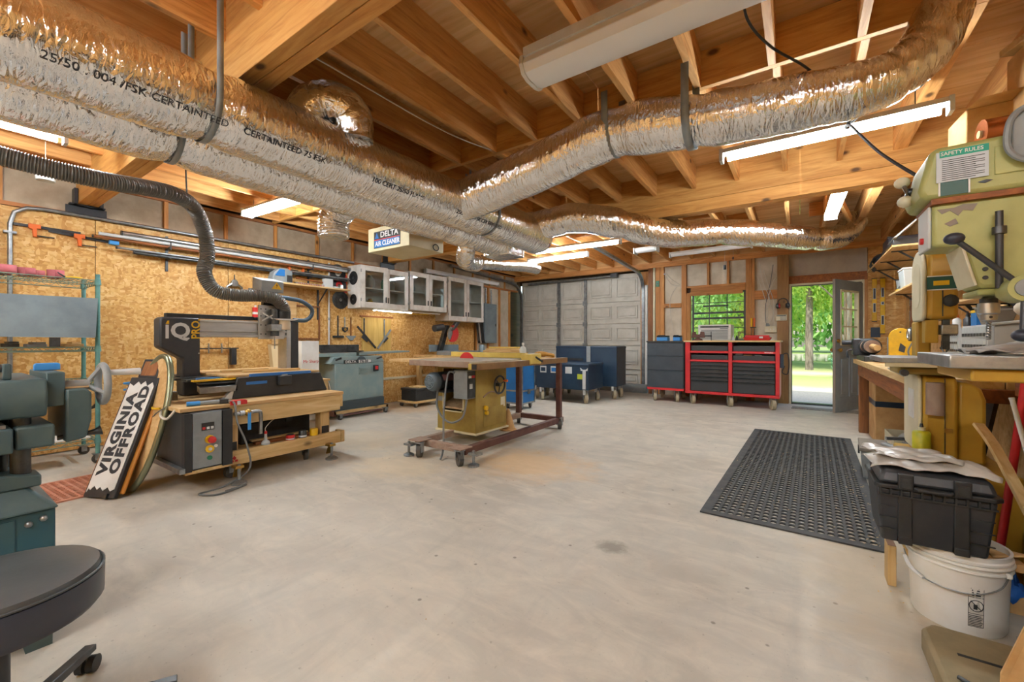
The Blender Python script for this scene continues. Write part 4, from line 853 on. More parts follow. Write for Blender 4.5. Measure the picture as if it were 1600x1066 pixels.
part(t, 'pipe', G().tube([(0,-.10,.235),(0,0,.235),(0,.075,.235),(0,.095,.21),(0,.095,.05)], .014, n=10, sm=3), M['steel']); part(t, 'valve_body', G().sph((0,-.0,.235),.028,12), M['brass']); part(t, 'valve_handle', G().box(.018,.026,-.01,.012,.10,.24), M['cyan']); part(t, 'coupling', G().cyl((0,-.06,.235),(0,-.03,.235),.02,n=12), M['steel'])
t = thing('hooked_cables', 'white plugs and yellow hook hanging at the left of the control box', 'cable', (-3.95, 1.10, .46))
part(t, 'white_cable', G().tube([(0,.02,.15),(.06,-.02,.09),(.14,-.01,.07),(.2,.0,.10),(.22,.02,.14)], .009, n=7, sm=5), M['whitecable']); part(t, 'yellow_hook', G().tube([(-.08,-.03,.14),(-.02,-.04,.135),(.05,-.02,.14)], .008, n=7, sm=3), M['yellow']); part(t, 'thin_cable', G().tube([(-.12,-.05,.02),(0,-.03,.10),(.12,.0,.16)], .004, n=6, sm=4), M['graycable'])
t = thing('glue_bottle', 'white squeeze bottle with a long thin spout on the bench lower shelf', 'bottle', (-3.68, 1.72, .2355)); part(t, 'bottle', G().lathe([(.004,0),(.03,0),(.034,.015),(.026,.03),(.012,.04),(.010,.09),(.003,.092)], n=18), M['plastic_clear']); part(t, 'collar', G().cyl((0,0,.09),(0,0,.112),.012,.010,n=12), M['redp']); part(t, 'spout', G().tube([(0,0,.11),(.0,.0,.14),(-.02,.05,.18),(-.04,.09,.195)], .003, n=6, sm=4), M['whitecable'])
for lab, nm, m, y, r0, h in (('red tape roll on the bench lower rail', 'tape_roll', 'redp', 1.93, .036, .042), ('dark metal can with a white band on the bench lower rail', 'metal_can', 'dsteel', 2.04, .033, .06), ('yellow tub on the bench lower rail', 'plastic_tub', 'yellow', 2.145, .036, .058)):
    t = thing(nm, lab, nm.split('_')[1], (-3.685, y, .2355)); part(t, 'body', G().lathe([(r0*.3,0),(r0,0),(r0,h*.92),(r0*.9,h),(r0*.3,h)], n=22), M[m])
    part(t, 'band', G().lathe([(r0*1.01,h*.1),(r0*1.01,h*.35)], n=22), M['white' if nm != 'plastic_tub' else 'yellow']); part(t, 'lid', G().lathe([(.003,h),(r0*.8,h),(r0*.8,h+.004),(.003,h+.004)], n=20), M['dsteel' if m != 'yellow' else 'yellow'])
t = thing('storage_case', 'black plastic storage case under the router bench', 'case', (-4.2, 1.95, .2055)); part(t, 'body', G().cb((0,0,.09),(.5,.62,.18)), M['black'], bev=.012); part(t, 'lid', G().cb((0,0,.195),(.52,.64,.028)), M['black'], bev=.008); part(t, 'latch', G().cb((.262,.1,.17),(.012,.06,.05)), M['blackm'])
t = thing('offcut_board', 'brown offcut board lying along the bench lower shelf', 'board', (-3.86, 1.95, .2055), -6); part(t, 'board', G().cb((0,.08,.012),(.07,.62,.022)), M['brownwood_y'], bev=.002); part(t, 'second_board', G().cb((-.05,.0,.03),(.05,.5,.012),(0,0,5)), M['lumber'], bev=.002)
t = thing('bench_offcuts', 'stack of pale offcuts at the back left of the bench top', 'wood offcuts', (-4.55, 1.22, .6135))
for k in range(5): part(t, 'offcut', G().cb((-.2+.03*k,-.02+.012*k,.012+.019*k),(.5-.05*k,.07+.012*k,.017),(0,0,4-3*k)), M['lumber_x'], bev=.002)
part(t, 'gray_block', G().cb((.28,.03,.035),(.11,.07,.07)), M['gray'], bev=.003)
t = thing('blue_cable', 'coiled blue cable at the back left of the bench', 'cable', (-4.95, 1.18, .6135)); part(t, 'coil', G().tube([(.08*math.cos(i*.9), .06*math.sin(i*.9), .012+.008*i) for i in range(16)], .009, n=6, sm=4), M['cyan'])
# ---- router machine
t = thing('cnc_router', 'black and silver router machine with gantry on the lumber bench', 'cnc router', (-4.4, 1.9, .6135))
XP = -4.43
pl = [(1.235,1.295),(1.225,1.28),(1.225,1.05),(1.245,1.035),(1.385,.945),(1.385,.62),(1.515,.62),(1.515,1.305),(1.25,1.305)]
sp_ = part(t, 'gantry_side_cover', G(t).prism(pl, 'x', XP-.16, XP), M['blackm'], bev=.014)
text(sp_, 'lettering', 'Q', .175, M['lightgray'], (XP+.001+4.4, 1.298-1.9, 1.185-.6135), (90,0,90), bold=.006, sx=.98); part(sp_, 'letter_stem', G(t).box(XP, XP+.002, 1.264, 1.286, 1.122, 1.238), M['lightgray'])
part(sp_, 'logo_dot', G(t).prism([(1.264,1.245),(1.288,1.245),(1.288,1.274),(1.278,1.274)], 'x', XP, XP+.002), M['yellow'])
text(sp_, 'lettering', 'PRO.', .088, M['yellow'], (XP+.001+4.4, 1.482-1.9, 1.118-.6135), (90,-90,90), bold=.002, sx=.95)
for z in (1.26, .99, .67): part(sp_, 'screw', G(t).cyl((XP,1.503,z),(XP+.004,1.503,z),.006,n=8), M['steel'])
part(t, 'gantry_side_cover', G(t).prism([(2.335,1.30),(2.345,1.33),(2.40,1.335),(2.425,1.31),(2.425,.62),(2.345,.62)], 'x', XP-.20, XP-.03), M['blackm'], bev=.008)
part(t, 'gantry_side_plate', G(t).box(XP-.2, XP-.02, 2.29, 2.336, .62, 1.30), M['alu'], bev=.004)
part(t, 'gantry_beam', G(t).box(XP-.16, XP-.04, 1.515, 2.29, 1.135, 1.295), M['alu'], bev=.004)
for z in (1.285, 1.195, 1.15): part(t, 'linear_rail', G(t).box(XP-.041, XP-.018, 1.516, 2.289, z-.010, z+.010), M['alu'], bev=.002)
part(t, 'cable_tray', G(t).box(XP-.17, XP-.10, 1.30, 2.0, 1.306, 1.345), M['black'], bev=.004)
g = G(t)
for i in range(34): g.cb((XP-.13, 1.60+.022*i, 1.325), (.05, .017, .03))
part(t, 'cable_chain', g, M['black'])
cp = part(t, 'carriage_plate', G(t).box(XP-.03, XP-.0, 2.01, 2.255, 1.12, 1.46), M['alu'], bev=.003)
for y in (2.025, 2.07):
    for z in (1.17, 1.26, 1.35, 1.42): part(cp, 'screw', G(t).cyl((XP,y,z),(XP+.006,y,z),.006,n=8), M['dsteel'])
part(t, 'spindle_motor', G(t).cyl((XP+.06,2.13,1.15),(XP+.06,2.13,1.42),.04,n=20), M['dsteel']); part(t, 'spindle_clamp', G(t).box(XP,XP+.115,2.075,2.185,1.20,1.27), M['galv'], bev=.006); part(t, 'tool_bit', G(t).cyl((XP+.06,2.13,1.02),(XP+.06,2.13,1.15),.006,n=8), M['steel'])
hv = part(t, 'motor_cover', G(t).prism([(XP-.10,1.60),(XP+.09,1.585),(XP+.09,1.70),(XP-.10,1.745)], 'y', 1.99, 2.205), M['gray'], bev=.006)
wp = part(hv, 'warning_triangle', G(t).prism([(2.085,1.62),(2.185,1.62),(2.135,1.69)], 'x', XP+.0905, XP+.092), M['yellow']); part(wp, 'lightning_mark', G(t).prism([(2.139,1.678),(2.126,1.655),(2.137,1.655),(2.129,1.630),(2.146,1.660),(2.135,1.660)], 'x', XP+.092, XP+.093), M['print'])
part(t, 'z_column', G(t).box(XP-.05, XP-.0, 2.05, 2.16, 1.46, 1.60), M['dsteel'], bev=.003)
part(t, 'air_valve', G(t).cyl((XP-.02,1.94,1.56),(XP-.02,1.94,1.62),.02,n=12).sph((XP-.02,1.93,1.545),.026,10).cyl((XP-.02,1.86,1.53),(XP-.02,1.97,1.53),.012,n=8), M['steel'])
part(t, 'blue_tube', G(t).tube([(XP+.02,2.08,1.53),(XP+.04,2.10,1.575),(XP+.04,2.17,1.58),(XP+.02,2.20,1.53)], .005, n=6, sm=5), M['cyan'])
part(t, 'dust_shoe_plate', G(t).prism([(2.10,1.325),(2.33,1.325),(2.29,1.31),(2.13,1.31)], 'x', XP+.0, XP+.14), M['white'], bev=.002)
part(t, 'dust_shoe_cup', G(t).cyl((XP+.07,2.215,1.215),(XP+.07,2.215,1.312),.062,.06,n=24), PM('shoe_cup', 'D9CBB4', .6)); part(t, 'white_straps', G(t).cb((XP+.08,2.07,1.34),(.01,.16,.012),(30,0,0)).cb((XP+.08,2.07,1.34),(.01,.16,.012),(-30,0,0)), M['white'])
part(t, 'yellow_label', G(t).box(XP+.001, XP+.004, 2.165, 2.18, 1.22, 1.31), M['yellow'])
part(t, 'spindle_hose', G(t).tube([(XP-.02,2.17,1.555),(XP-.02,2.30,1.55),(XP-.02,2.45,1.53),(XP-.02,2.56,1.46),(XP-.02,2.56,1.38),(XP-.02,2.49,1.325),(XP-.02,2.36,1.325)], lambda u: .022+.0015*math.sin(u*300), n=10, sm=16), PM('blue_gray_hose', '52697C', .5))
# bed
part(t, 'bed_front_rail', G(t).hexa([(-3.98,1.56,.615),(-3.90,1.56,.615),(-3.90,2.41,.615),(-3.98,2.41,.615)], [(-3.98,1.60,.79),(-3.90,1.60,.79),(-3.90,2.34,.79),(-3.98,2.34,.79)]), M['black'], bev=.006)
part(t, 'bed_back_rail', G(t).box(-4.96, -4.88, 1.58, 2.38, .615, .79), M['black'], bev=.006)
part(t, 'front_foot', G(t).prism([(1.50,.614),(1.60,.614),(1.60,.70),(1.57,.70)], 'x', -3.97, -3.91), M['lightgray'], bev=.003)
for k, x0 in enumerate((-4.86, -4.62, -4.38, -4.14)): part(t, 'bed_slat', G(t).box(x0, x0+.12, 1.28, 2.36, .77, .79), M['dsteel'], bev=.003)
for k in range(4): part(t, 'spoil_board', G(t).box(-4.88+.235*k, -4.66+.235*k, 1.55, 2.36, .792, .81), M['plyp'], bev=.002)
part(t, 'yellow_fence', G(t).box(-3.99, -3.93, 1.30, 1.64, .775, .788), M['yellow']); part(t, 'side_slide', G(t).prism([(-3.96,.70),(-3.90,.68),(-3.90,.73),(-3.96,.745)], 'y', 1.33, 1.60), M['steel'], bev=.002); part(t, 'side_slide', G(t).box(-4.0,-3.92,1.34,1.60,.752,.765), M['dsteel'])
part(t, 'blue_tape', G(t).box(-3.90, -3.898, 1.665, 1.835, .725, .75), M['blue']); part(t, 'blue_tape', G(t).box(-3.93, -3.899, 1.70, 2.24, .791, .815), M['blue']); part(t, 'blue_tape', G(t).box(-4.02, -3.985, 1.34, 1.50, .77, .80), M['blue'])
jb = part(t, 'junction_box', G(t).box(-3.90, -3.855, 1.925, 2.035, .70, .785), M['blackm'], bev=.006); part(jb, 'switch_cap', G(t).cyl((-3.88,1.98,.785),(-3.88,1.98,.797),.025,n=14), M['gray'])
for k, (x, y, L) in enumerate(((-4.15,2.0,.5),(-4.35,1.85,.4))): part(t, 'clamped_strip', G(t).cb((x,y,.822),(.05,L,.02),(0,0,-4)), M['lumber'], bev=.002)
# ---- dust hose
t = thing('dust_hose', 'ribbed grey dust hose looping from the ceiling to the router', 'hose', (-4.3, 1.5, 1.3))
P = smooth_path([(-4.15,-1.2,2.44),(-4.08,-.5,2.36),(-4.02,.30,2.235),(-3.98,.72,2.21),(-4.05,1.02,2.25),(-4.22,1.26,2.30),(-4.42,1.46,2.28),(-4.52,1.58,2.10),(-4.52,1.60,1.88),(-4.5,1.57,1.72),(-4.46,1.64,1.57),(-4.42,1.80,1.535),(-4.38,2.0,1.545),(-4.36,2.14,1.52),(-4.36,2.215,1.43),(-4.36,2.215,1.33)], 64)
P = resamp(P, 1400); part(t, 'ribbed_hose', G(t).tube(P, lambda u: .058+.0045*math.sin(u*1900), n=14), M['hose']); part(t, 'cuff', G(t).cyl((-4.36,2.215,1.314),(-4.36,2.215,1.40),.064,n=22), M['black'])
part(t, 'hanger_strap', G(t).tube([(-4.36,1.40,2.23),(-4.33,1.38,2.40),(-4.30,1.36,2.71)], .006, n=6), M['wire'])
# ---- behind the router, on the wall
t = thing('leaning_plywood', 'pale plywood sheet leaning on the wall behind the router', 'plywood', (-5.9, 2.9, .9)); part(t, 'sheet', G(t).box(-5.96,-5.945,2.86,3.2,.9,1.86), M['plyp']); part(t, 'ledge_strip', G(t).box(-5.965,-5.90,2.84,3.22,.88,.90), M['lumber'])
t = thing('flat_box', 'flat cardboard box standing behind the router bed', 'box', (-5.4, 2.75, .62)); part(t, 'carton', G(t).hexa([(-5.2,2.50,.62),(-5.12,2.50,.62),(-5.12,2.80,.62),(-5.2,2.80,.62)], [(-5.3,2.50,1.06),(-5.22,2.50,1.06),(-5.22,2.80,1.06),(-5.3,2.80,1.06)]), PM('tan_box','D6BE93',.8)); part(t, 'lid_flap', G(t).box(-5.3,-5.21,2.5,2.8,1.061,1.066), M['card'])
lb = thing('white_carton', 'white printed carton standing behind the router bed', 'box', (-5.15, 2.95, .62)); part(lb, 'carton', G(lb).box(-5.2,-5.12,2.82,3.05,.62,1.10), M['white'], bev=.003); text(lb, 'lettering', 'Mr Sharp', .055, M['redp'], (-5.119+5.15, 2.84-2.95, .22), (90,0,90)); part(lb, 'tape', G(lb).box(-5.2,-5.119,2.92,2.95,1.10,1.102), M['lightgray'])
tb = thing('side_stand', 'low plywood stand behind the router bench', 'stand', (-5.2, 2.8, 0))
part(tb, 'top', G(tb).box(-5.5,-4.95,2.46,3.10,.595,.619), M['plyp'])
for x in (-5.46,-5.0):
    for y in (2.5,3.05): part(tb, 'leg', G(tb).box(x-.03,x+.03,y-.03,y+.03,0,.595), M['lumber_z'])
part(tb, 'draped_cloth', G(tb).grid(lambda u,v: (-5.46+.5*u, 3.02+.10*v+.01*math.sin(u*9), .622-.30*max(0,v-.4)+.012*math.sin(u*11+v*4)), 12, 8), PM('dusty_cloth','D8D0C2',.95,col2='BFB5A4',scale=9), thick=.004)
t = thing('clamp_bar', 'black bar clamp with steel screws on the wall shelf behind the router', 'clamp', (-5.93, 2.2, .98)); part(t, 'bar', G(t).box(-5.965,-5.945,1.98,2.45,1.0,1.015), M['black'])
for y in (2.12, 2.26): part(t, 'screw', G(t).cyl((-5.95,y,.95),(-5.95,y,1.07),.008,n=8).cyl((-5.98,y,1.02),(-5.91,y,1.02),.005,n=6), M['steel'])
part(t, 'post', G(t).box(-5.99,-5.93,2.36,2.42,.80,1.0), M['blackm'])
t = thing('spray_can', 'red and white spray can on the wall behind the gantry', 'can', (-5.9, 2.63, 1.40)); part(t, 'can', G(t).cyl((-5.9,2.63,1.40),(-5.9,2.63,1.54),.035,n=18), M['redp']); part(t, 'band', G(t).cyl((-5.9,2.63,1.45),(-5.9,2.63,1.48),.0355,n=18), M['white']); part(t, 'nozzle', G(t).cyl((-5.9,2.63,1.54),(-5.9,2.63,1.57),.012,n=10), M['white']); part(t, 'wall_bracket', G(t).box(-6.0,-5.86,2.58,2.68,1.385,1.40), M['dsteel'])
# ================================================================ left wall things
XW = XL+.002
t = thing('conduit', 'grey metal conduit bending off the rack corner along the wall top', 'conduit', (-5.98, .56, 0))
part(t, 'pipe', G(t).tube([(-5.97,.56,.02),(-5.97,.56,2.18),(-5.97,.585,2.29),(-5.97,.66,2.345),(-5.97,.78,2.362),(-5.97,2.4,2.366),(-5.97,4.15,2.372)], .0175, n=10), M['galv'])
for y, z in ((.56, 2.1), (.56, 1.2)): part(t, 'strap', G(t).box(XW, -5.95, y-.04, y+.04, z-.01, z+.01), M['galv'])
t = thing('conduit', 'thin white conduit running down the wall left of the saw blades', 'conduit', (-5.98, 3.72, .9)); part(t, 'pipe', G(t).cyl((-5.975,3.72,.9),(-5.975,3.72,2.30),.014,n=10), M['lightgray']); part(t, 'coupling', G(t).cyl((-5.975,3.72,1.42),(-5.975,3.72,1.46),.018,n=10), M['galv'])
def barclamp(lab, y0, y1, z, heads, tilt=0.0):
    t = thing('bar_clamp', lab, 'clamp', (-5.97, (y0+y1)/2, z), group='bar clamps on the wall')
    part(t, 'bar', G(t).hexa([(-5.985,y0,z-.012),(-5.975,y0,z-.012),(-5.975,y1,z-.012-tilt),(-5.985,y1,z-.012-tilt)], [(-5.985,y0,z+.012),(-5.975,y0,z+.012),(-5.975,y1,z+.012-tilt),(-5.985,y1,z+.012-tilt)]), M['blackm'])
    for y in heads:
        zz = z-tilt*(y-y0)/(y1-y0)
        h = part(t, 'jaw', G(t).prism([(y-.03,zz+.02),(y+.05,zz+.02),(y+.05,zz-.02),(y+.025,zz-.02),(y+.025,zz-.10),(y,zz-.10),(y-.005,zz-.03),(y-.03,zz-.02)], 'x', -5.992, -5.955), M['orange'], bev=.004)
        part(h, 'screw', G(t).cyl((-5.975,y+.01,zz-.085),(-5.975,y+.14,zz-.085),.006,n=7), M['dsteel'])
barclamp('left orange bar clamp hung above the wire rack', .58, 1.02, 2.185, (.70,)); barclamp('orange bar clamp with a blue tip right of its neighbour above the rack', .80, 1.30, 2.165, (1.0,), .03)
barclamp('orange bar clamp high on the wall left of the saw blades', 2.9, 3.75, 2.20, (3.1, 3.3))
solo('foam_tip', 'small blue cap on the clamp end above the rack', 'cap', G().box(-.02,.02,-.04,.04,-.025,.02), M['cyan'], loc=(-5.965,1.265,2.14), bev=.006)
for i, (y0, y1, z, r0, m, lab) in enumerate(((1.32,4.1,2.245,.026,'steel','bright aluminium tube on the wall hooks, topmost of the bundle'),(1.15,4.0,2.205,.018,'lightgray','pale plastic pipe on the wall hooks'),(1.1,3.9,2.17,.014,'brownwood_y','brown wooden pole on the wall hooks'),(1.28,4.05,2.085,.014,'galv','thin galvanized rod, upper of the low pair on the wall'),(1.42,4.0,2.055,.018,'dsteel','dark steel pipe, lowest of the wall bundle'))):
    t = thing('wall_pipe', lab, 'pipe', (-5.93, (y0+y1)/2, z), group='pipes on the wall hooks'); part(t, 'tube', G(t).cyl((-5.93,y0,z),(-5.93,y1,z),r0,n=14), M[m])
    part(t, 'end_plug', G(t).cyl((-5.93,y0-.008,z),(-5.93,y0+.004,z),r0*1.06,n=14), M['dsteel' if i != 1 else 'lightgray'])
for i, y in enumerate((1.72, 3.4)):
    t = thing('wall_hook', ('black wall hook holding the pipes left of the hose', 'black wall hook holding the far ends of the pipes')[i], 'hook', (-5.98, y, 2.0), group='black wall hooks')
    part(t, 'back_bar', G(t).box(XW,-5.985,y-.012,y+.012,1.90,2.30), M['blackm'])
    for z in (2.02, 2.14): part(t, 'arm', G(t).hexa([(-5.985,y-.01,z),(-5.86,y-.01,z+.012),(-5.86,y+.01,z+.012),(-5.985,y+.01,z)],[(-5.985,y-.01,z+.014),(-5.86,y-.01,z+.026),(-5.86,y+.01,z+.026),(-5.985,y+.01,z+.014)]), M['blackm'])
    part(t, 'tip', G(t).cyl((-5.86,y,2.13),(-5.86,y,2.22),.007,n=8), M['blackm'])
t = thing('gear_puller', 'silver two-jaw gear puller hanging on the wall', 'gear puller', (-5.97, 2.40, 1.72))
part(t, 'body', G(t).prism([(2.375,1.86),(2.395,1.885),(2.43,1.885),(2.45,1.86),(2.45,1.80),(2.375,1.80)], 'x', XW, -5.95), M['steel'], bev=.006); part(t, 'screw', G(t).cyl((-5.97,2.412,1.88),(-5.97,2.412,1.95),.006,n=8), M['dsteel'])
for s in (-1, 1): part(t, 'jaw', G(t).tube([(-5.97,2.412+s*.03,1.83),(-5.97,2.412+s*.085,1.79),(-5.97,2.412+s*.09,1.72),(-5.97,2.412+s*.075,1.70)], .014, n=8), M['steel'])
# wall shelf with tools
t = thing('wall_shelf', 'plywood wall shelf on black brackets left of the saw blades', 'shelf', (-5.87, 3.3, 1.87)); part(t, 'board', G(t).box(XW,-5.72,2.72,3.92,1.872,1.893), M['plyp'])
for y in (2.79, 3.55): part(t, 'bracket', G(t).box(XW,-5.985,y-.013,y+.013,1.42 if y > 3 else 1.6,1.87).hexa([(-5.985,y-.008,1.66),(-5.975,y-.008,1.66),(-5.975,y+.008,1.66),(-5.985,y+.008,1.66)],[(-5.76,y-.008,1.865),(-5.74,y-.008,1.865),(-5.74,y+.008,1.865),(-5.76,y+.008,1.865)]), M['blackm'])
t = thing('chop_saw_head', 'grey bench tool with a curved hood on the wall shelf', 'bench tool', (-5.85, 2.98, 1.8935)); part(t, 'hood', G(t).prism([(2.78,1.894),(3.06,1.894),(3.06,2.05),(3.0,2.09),(2.9,2.09),(2.82,2.03)], 'x', -5.93, -5.78), M['gray'], bev=.01); part(t, 'dark_face', G(t).prism([(2.98,1.91),(3.05,1.91),(3.05,2.0),(2.98,2.0)], 'x', -5.78, -5.775), M['black']); part(t, 'window', G(t).prism([(2.82,1.98),(2.95,1.98),(2.95,2.07),(2.88,2.07)], 'x', -5.78, -5.776), M['bluecase'])
t = thing('jig_rail', 'aluminium jig rail with an orange spring on the wall shelf', 'jig', (-5.83, 3.4, 1.8935)); part(t, 'rail', G(t).box(-5.86,-5.82,3.12,3.85,1.91,1.93), M['steel'], bev=.003); part(t, 'block', G(t).box(-5.88,-5.80,3.55,3.68,1.894,2.03), M['lightgray'], bev=.005); part(t, 'spring', G(t).tube([(-5.80+.012*math.cos(i),3.15+.0042*i,1.908+.012*math.sin(i)) for i in range(90)], .004, n=5), M['orange']); part(t, 'wood_arm', G(t).cyl((-5.86,3.15,1.99),(-5.86,3.6,1.965),.012,n=8), M['brownwood_y']); part(t, 'stop', G(t).box(-5.87,-5.80,3.80,3.85,1.894,1.96), M['steel'])
t = thing('frame_strips', 'thin brown square frame hung on the wall under the shelf', 'frame', (-5.985, 3.4, 1.1))
for q in ((3.15,3.58,1.60,1.625),(3.15,3.58,1.12,1.145),(3.56,3.58,1.145,1.60),(3.15,3.17,1.145,1.60)): part(t, 'frame_bar', G(t).box(XW,-5.98,q[0],q[1],q[2],q[3]), M['brownwood'])
# blades and discs
def disc(nm, lab, y, z, r0, m, hub, hm, x=XW, ax='x', teeth=0):
    t = thing(nm, lab, 'saw blade' if teeth else 'disc', (x, y, z)); 
    if teeth:
        P = []
        for i in range(teeth*2): a = 2*math.pi*i/(teeth*2); q = r0 if i % 2 else r0*.955; P.append((q*math.cos(a+.03*(i % 2)), q*math.sin(a+.03*(i % 2))))
        g = G(); g.prism(P, ax, 0, .004 if ax == 'x' else -.004)
    else: g = G(); g.cyl((0,0,0), (.008,0,0) if ax == 'x' else (0,-.008,0), r0, n=32)
    part(t, 'plate', g, M[m]); e = (.011,0,0) if ax == 'x' else (0,-.011,0); part(t, 'label_ring', G().cyl((0,0,0), e, hub, n=20), M[hm]); e2 = (.014,0,0) if ax == 'x' else (0,-.014,0); part(t, 'arbor', G().cyl((0,0,0), e2, hub*.3, n=12), M['black']); return t
t = thing('red_display_card', 'red card hung behind the discs on the wall', 'card', (XW, 3.95, 2.0)); part(t, 'card', G(t).box(XW+.0005,XW+.003,3.74,4.04,1.87,2.16), M['redp']); part(t, 'hang_tab', G(t).box(XW+.0005,XW+.003,3.86,3.92,2.16,2.19), M['redp'])
disc('grinding_disc', 'black grinding disc with a white hub, top left of the blades', 3.88, 2.17, .135, 'black', .05, 'white', XW+.004)
d = disc('cutting_disc', 'dark disc with a red label below the grinding disc', 3.90, 1.985, .13, 'blackm', .055, 'redp', XW+.0045)
disc('saw_blade', 'grey circular saw blade lowest on the wall left of the cabinets', 3.93, 1.75, .145, 'dsteel', .022, 'steel', XW+.001, teeth=40)
# hand tools hung low on the wall
for i, (y, z0, z1, hd, m) in enumerate(((3.885,1.15,1.50,'brush','dsteel'),(4.005,1.27,1.48,'dial','steel'),(4.115,1.15,1.48,'square','brownwood'))):
    lab = ('black T-handled bar hanging below the saw blade', 'silver gauge with a dark dial hanging below the blades', 'brown-handled square hanging left of the black squares')[i]
    t = thing(('t_bar', 'dial_gauge', 'try_square')[i], lab, 'hand tool', (XW, y, z0)); part(t, 'shaft', G(t).box(XW,XW+.008,y-.01,y+.01,z0+.03,z1), M[m])
    if i == 0: part(t, 'head', G(t).box(XW,XW+.03,y-.09,y+.09,z0-.0,z0+.035), M['black'], bev=.005)
    if i == 1: part(t, 'dial', G(t).prism([(y-.055,z0+.05),(y+.055,z0+.05),(y+.05,z0),(y,z0-.035),(y-.05,z0)], 'x', XW, XW+.02), M['black'], bev=.006); part(t, 'dial_face', G(t).cyl((XW+.02,y,z0+.015),(XW+.023,y,z0+.015),.022,n=16), M['brass'])
    if i == 2: part(t, 'head', G(t).prism([(y-.08,z0+.035),(y+.09,z0+.035),(y+.09,z0+.02),(y+.03,z0-.04),(y-.02,z0-.04),(y-.08,z0+.02)], 'x', XW, XW+.012), M['gray'], bev=.003)
t = thing('wall_board', 'yellowish board fixed below the cabinets behind the squares', 'board', (XW, 4.6, 1.0)); part(t, 'board', G(t).box(XW,XW+.012,4.32,4.92,.92,1.50), WOOD('yellow_board','DDBE72','D0AE60','B8924A','z',sc=.6,knots=False)); part(t, 'top_strip', G(t).box(XW,XW+.02,4.28,4.96,1.50,1.525), M['brownwood_y'])
XS = XW+.022
for i, (yb, zb, ye, ze, m, lab) in enumerate(((4.22,1.34,4.58,.98,'black','black framing square slanting down right under the cabinets'),(4.90,1.30,4.62,.97,'gray','grey square slanting down left under the cabinets'))):
    t = thing('framing_square', lab, 'square', (XS, (yb+ye)/2, .97)); d = Vector((0, ye-yb, ze-zb)).normalized(); q = Vector((0, -d.z, d.y))*.016
    a, b = Vector((XS,yb,zb)), Vector((XS,ye,ze)); part(t, 'blade', G(t).hexa([tuple(a-q),tuple(a+q),tuple(b+q),tuple(b-q)],[tuple(p+Vector((.012,0,0))) for p in (a-q,a+q,b+q,b-q)]), M[m]); m1 = a.lerp(b,.35); m2 = a.lerp(b,.62); n = q.normalized()*(-.075 if i == 0 else .06)
    part(t, 'gusset', G(t).hexa([tuple(m1),tuple(m2),tuple(m2+n*.7),tuple(m1+n)],[tuple(p+Vector((.008,0,0))) for p in (m1,m2,m2+n*.7,m1+n)]), M['blackm'])
for i, (y, m, lab) in enumerate(((4.36,'dsteel','dark ruler hanging behind the black framing square'),(4.77,'galv','thin steel ruler hanging right of the black framing square'))):
    t = thing('steel_ruler', lab, 'ruler', (XW+.0125, y, 1.1)); part(t, 'blade', G(t).box(XW+.0125,XW+.016,y-.014,y+.014,1.12,1.48), M[m]); part(t, 'hook', G(t).cyl((XW+.0125,y,1.47),(XW+.03,y,1.47),.005,n=6), M['dsteel'])
# ---- glazed wall cabinets
def cabinet(lab, y0, y1, z0, z1, ajar=0):
    t = thing('wall_cabinet', lab, 'cabinet', (-5.83, (y0+y1)/2, z0), group='glazed wall cabinets'); xb, xf = XW, -5.672
    cc = part(t, 'carcass', G(t).box(xb,xf,y0,y0+.018,z0,z1).box(xb,xf,y1-.018,y1,z0,z1).box(xb,xf,y0+.018,y1-.018,z0,z0+.018).box(xb,xf,y0+.018,y1-.018,z1-.018,z1).box(xb,xb+.008,y0+.018,y1-.018,z0+.018,z1-.018), M['cabwhite'])
    zm = z0+(z1-z0)*.47; part(t, 'inner_shelf', G(t).box(xb+.01,xf-.03,y0+.019,y1-.019,zm,zm+.018), M['white'])
    W = (y1-y0)/2
    for k in (0, 1):
        a, b = y0+W*k+.003, y0+W*(k+1)-.003; dr = part(t, 'door', G(t).box(xf,-5.65,a,a+.075,z0+.003,z1-.003).box(xf,-5.65,b-.075,b,z0+.003,z1-.003).box(xf,-5.65,a+.075,b-.075,z0+.003,z0+.095).box(xf,-5.65,a+.075,b-.075,z1-.085,z1-.003), M['cabwhite'], bev=.003)
        part(dr, 'pane', G(t).box(xf+.008,xf+.011,a+.075,b-.075,z0+.095,z1-.085), M['cabglass']); hy = b-.035 if k == 0 else a+.035
        part(dr, 'pull', G(t).box(-5.65,-5.632,hy-.008,hy+.008,z0+.10,z0+.19), M['dsteel'], bev=.003)
        for z in (z0+.1, z1-.12): hh = a if k == 0 else b; part(dr, 'hinge', G(t).box(-5.652,-5.646,hh-.008,hh+.008,z,z+.05), M['galv'])
        if ajar and k == 0:
            piv = Vector((xf, a, 0))-Vector((t.location.x, t.location.y, 0)); rm = Matrix.Rotation(R(ajar), 4, 'Z'); mt = Matrix.Translation(piv) @ rm @ Matrix.Translation(-piv); dr.matrix_local = mt
    return t
cabinet('white glazed wall cabinet nearest the saw blades, its left door ajar', 4.06, 5.02, 1.625, 2.30, -7); cabinet('middle white glazed wall cabinet', 5.06, 5.99, 1.65, 2.335); cabinet('rightmost white glazed wall cabinet, hung lower than the others', 6.03, 7.14, 1.50, 2.365)
disc('saw_blade', 'round saw blade on the upper end panel of the first cabinet', 4.058, 2.10, .11, 'dsteel', .02, 'steel', -5.84, 'y', teeth=36).location = (-5.84, 4.055, 2.10)
disc('saw_blade', 'small saw blade on the lower end panel of the first cabinet', 4.058, 1.76, .085, 'dsteel', .015, 'steel', -5.84, 'y', teeth=30).location = (-5.84, 4.055, 1.76)
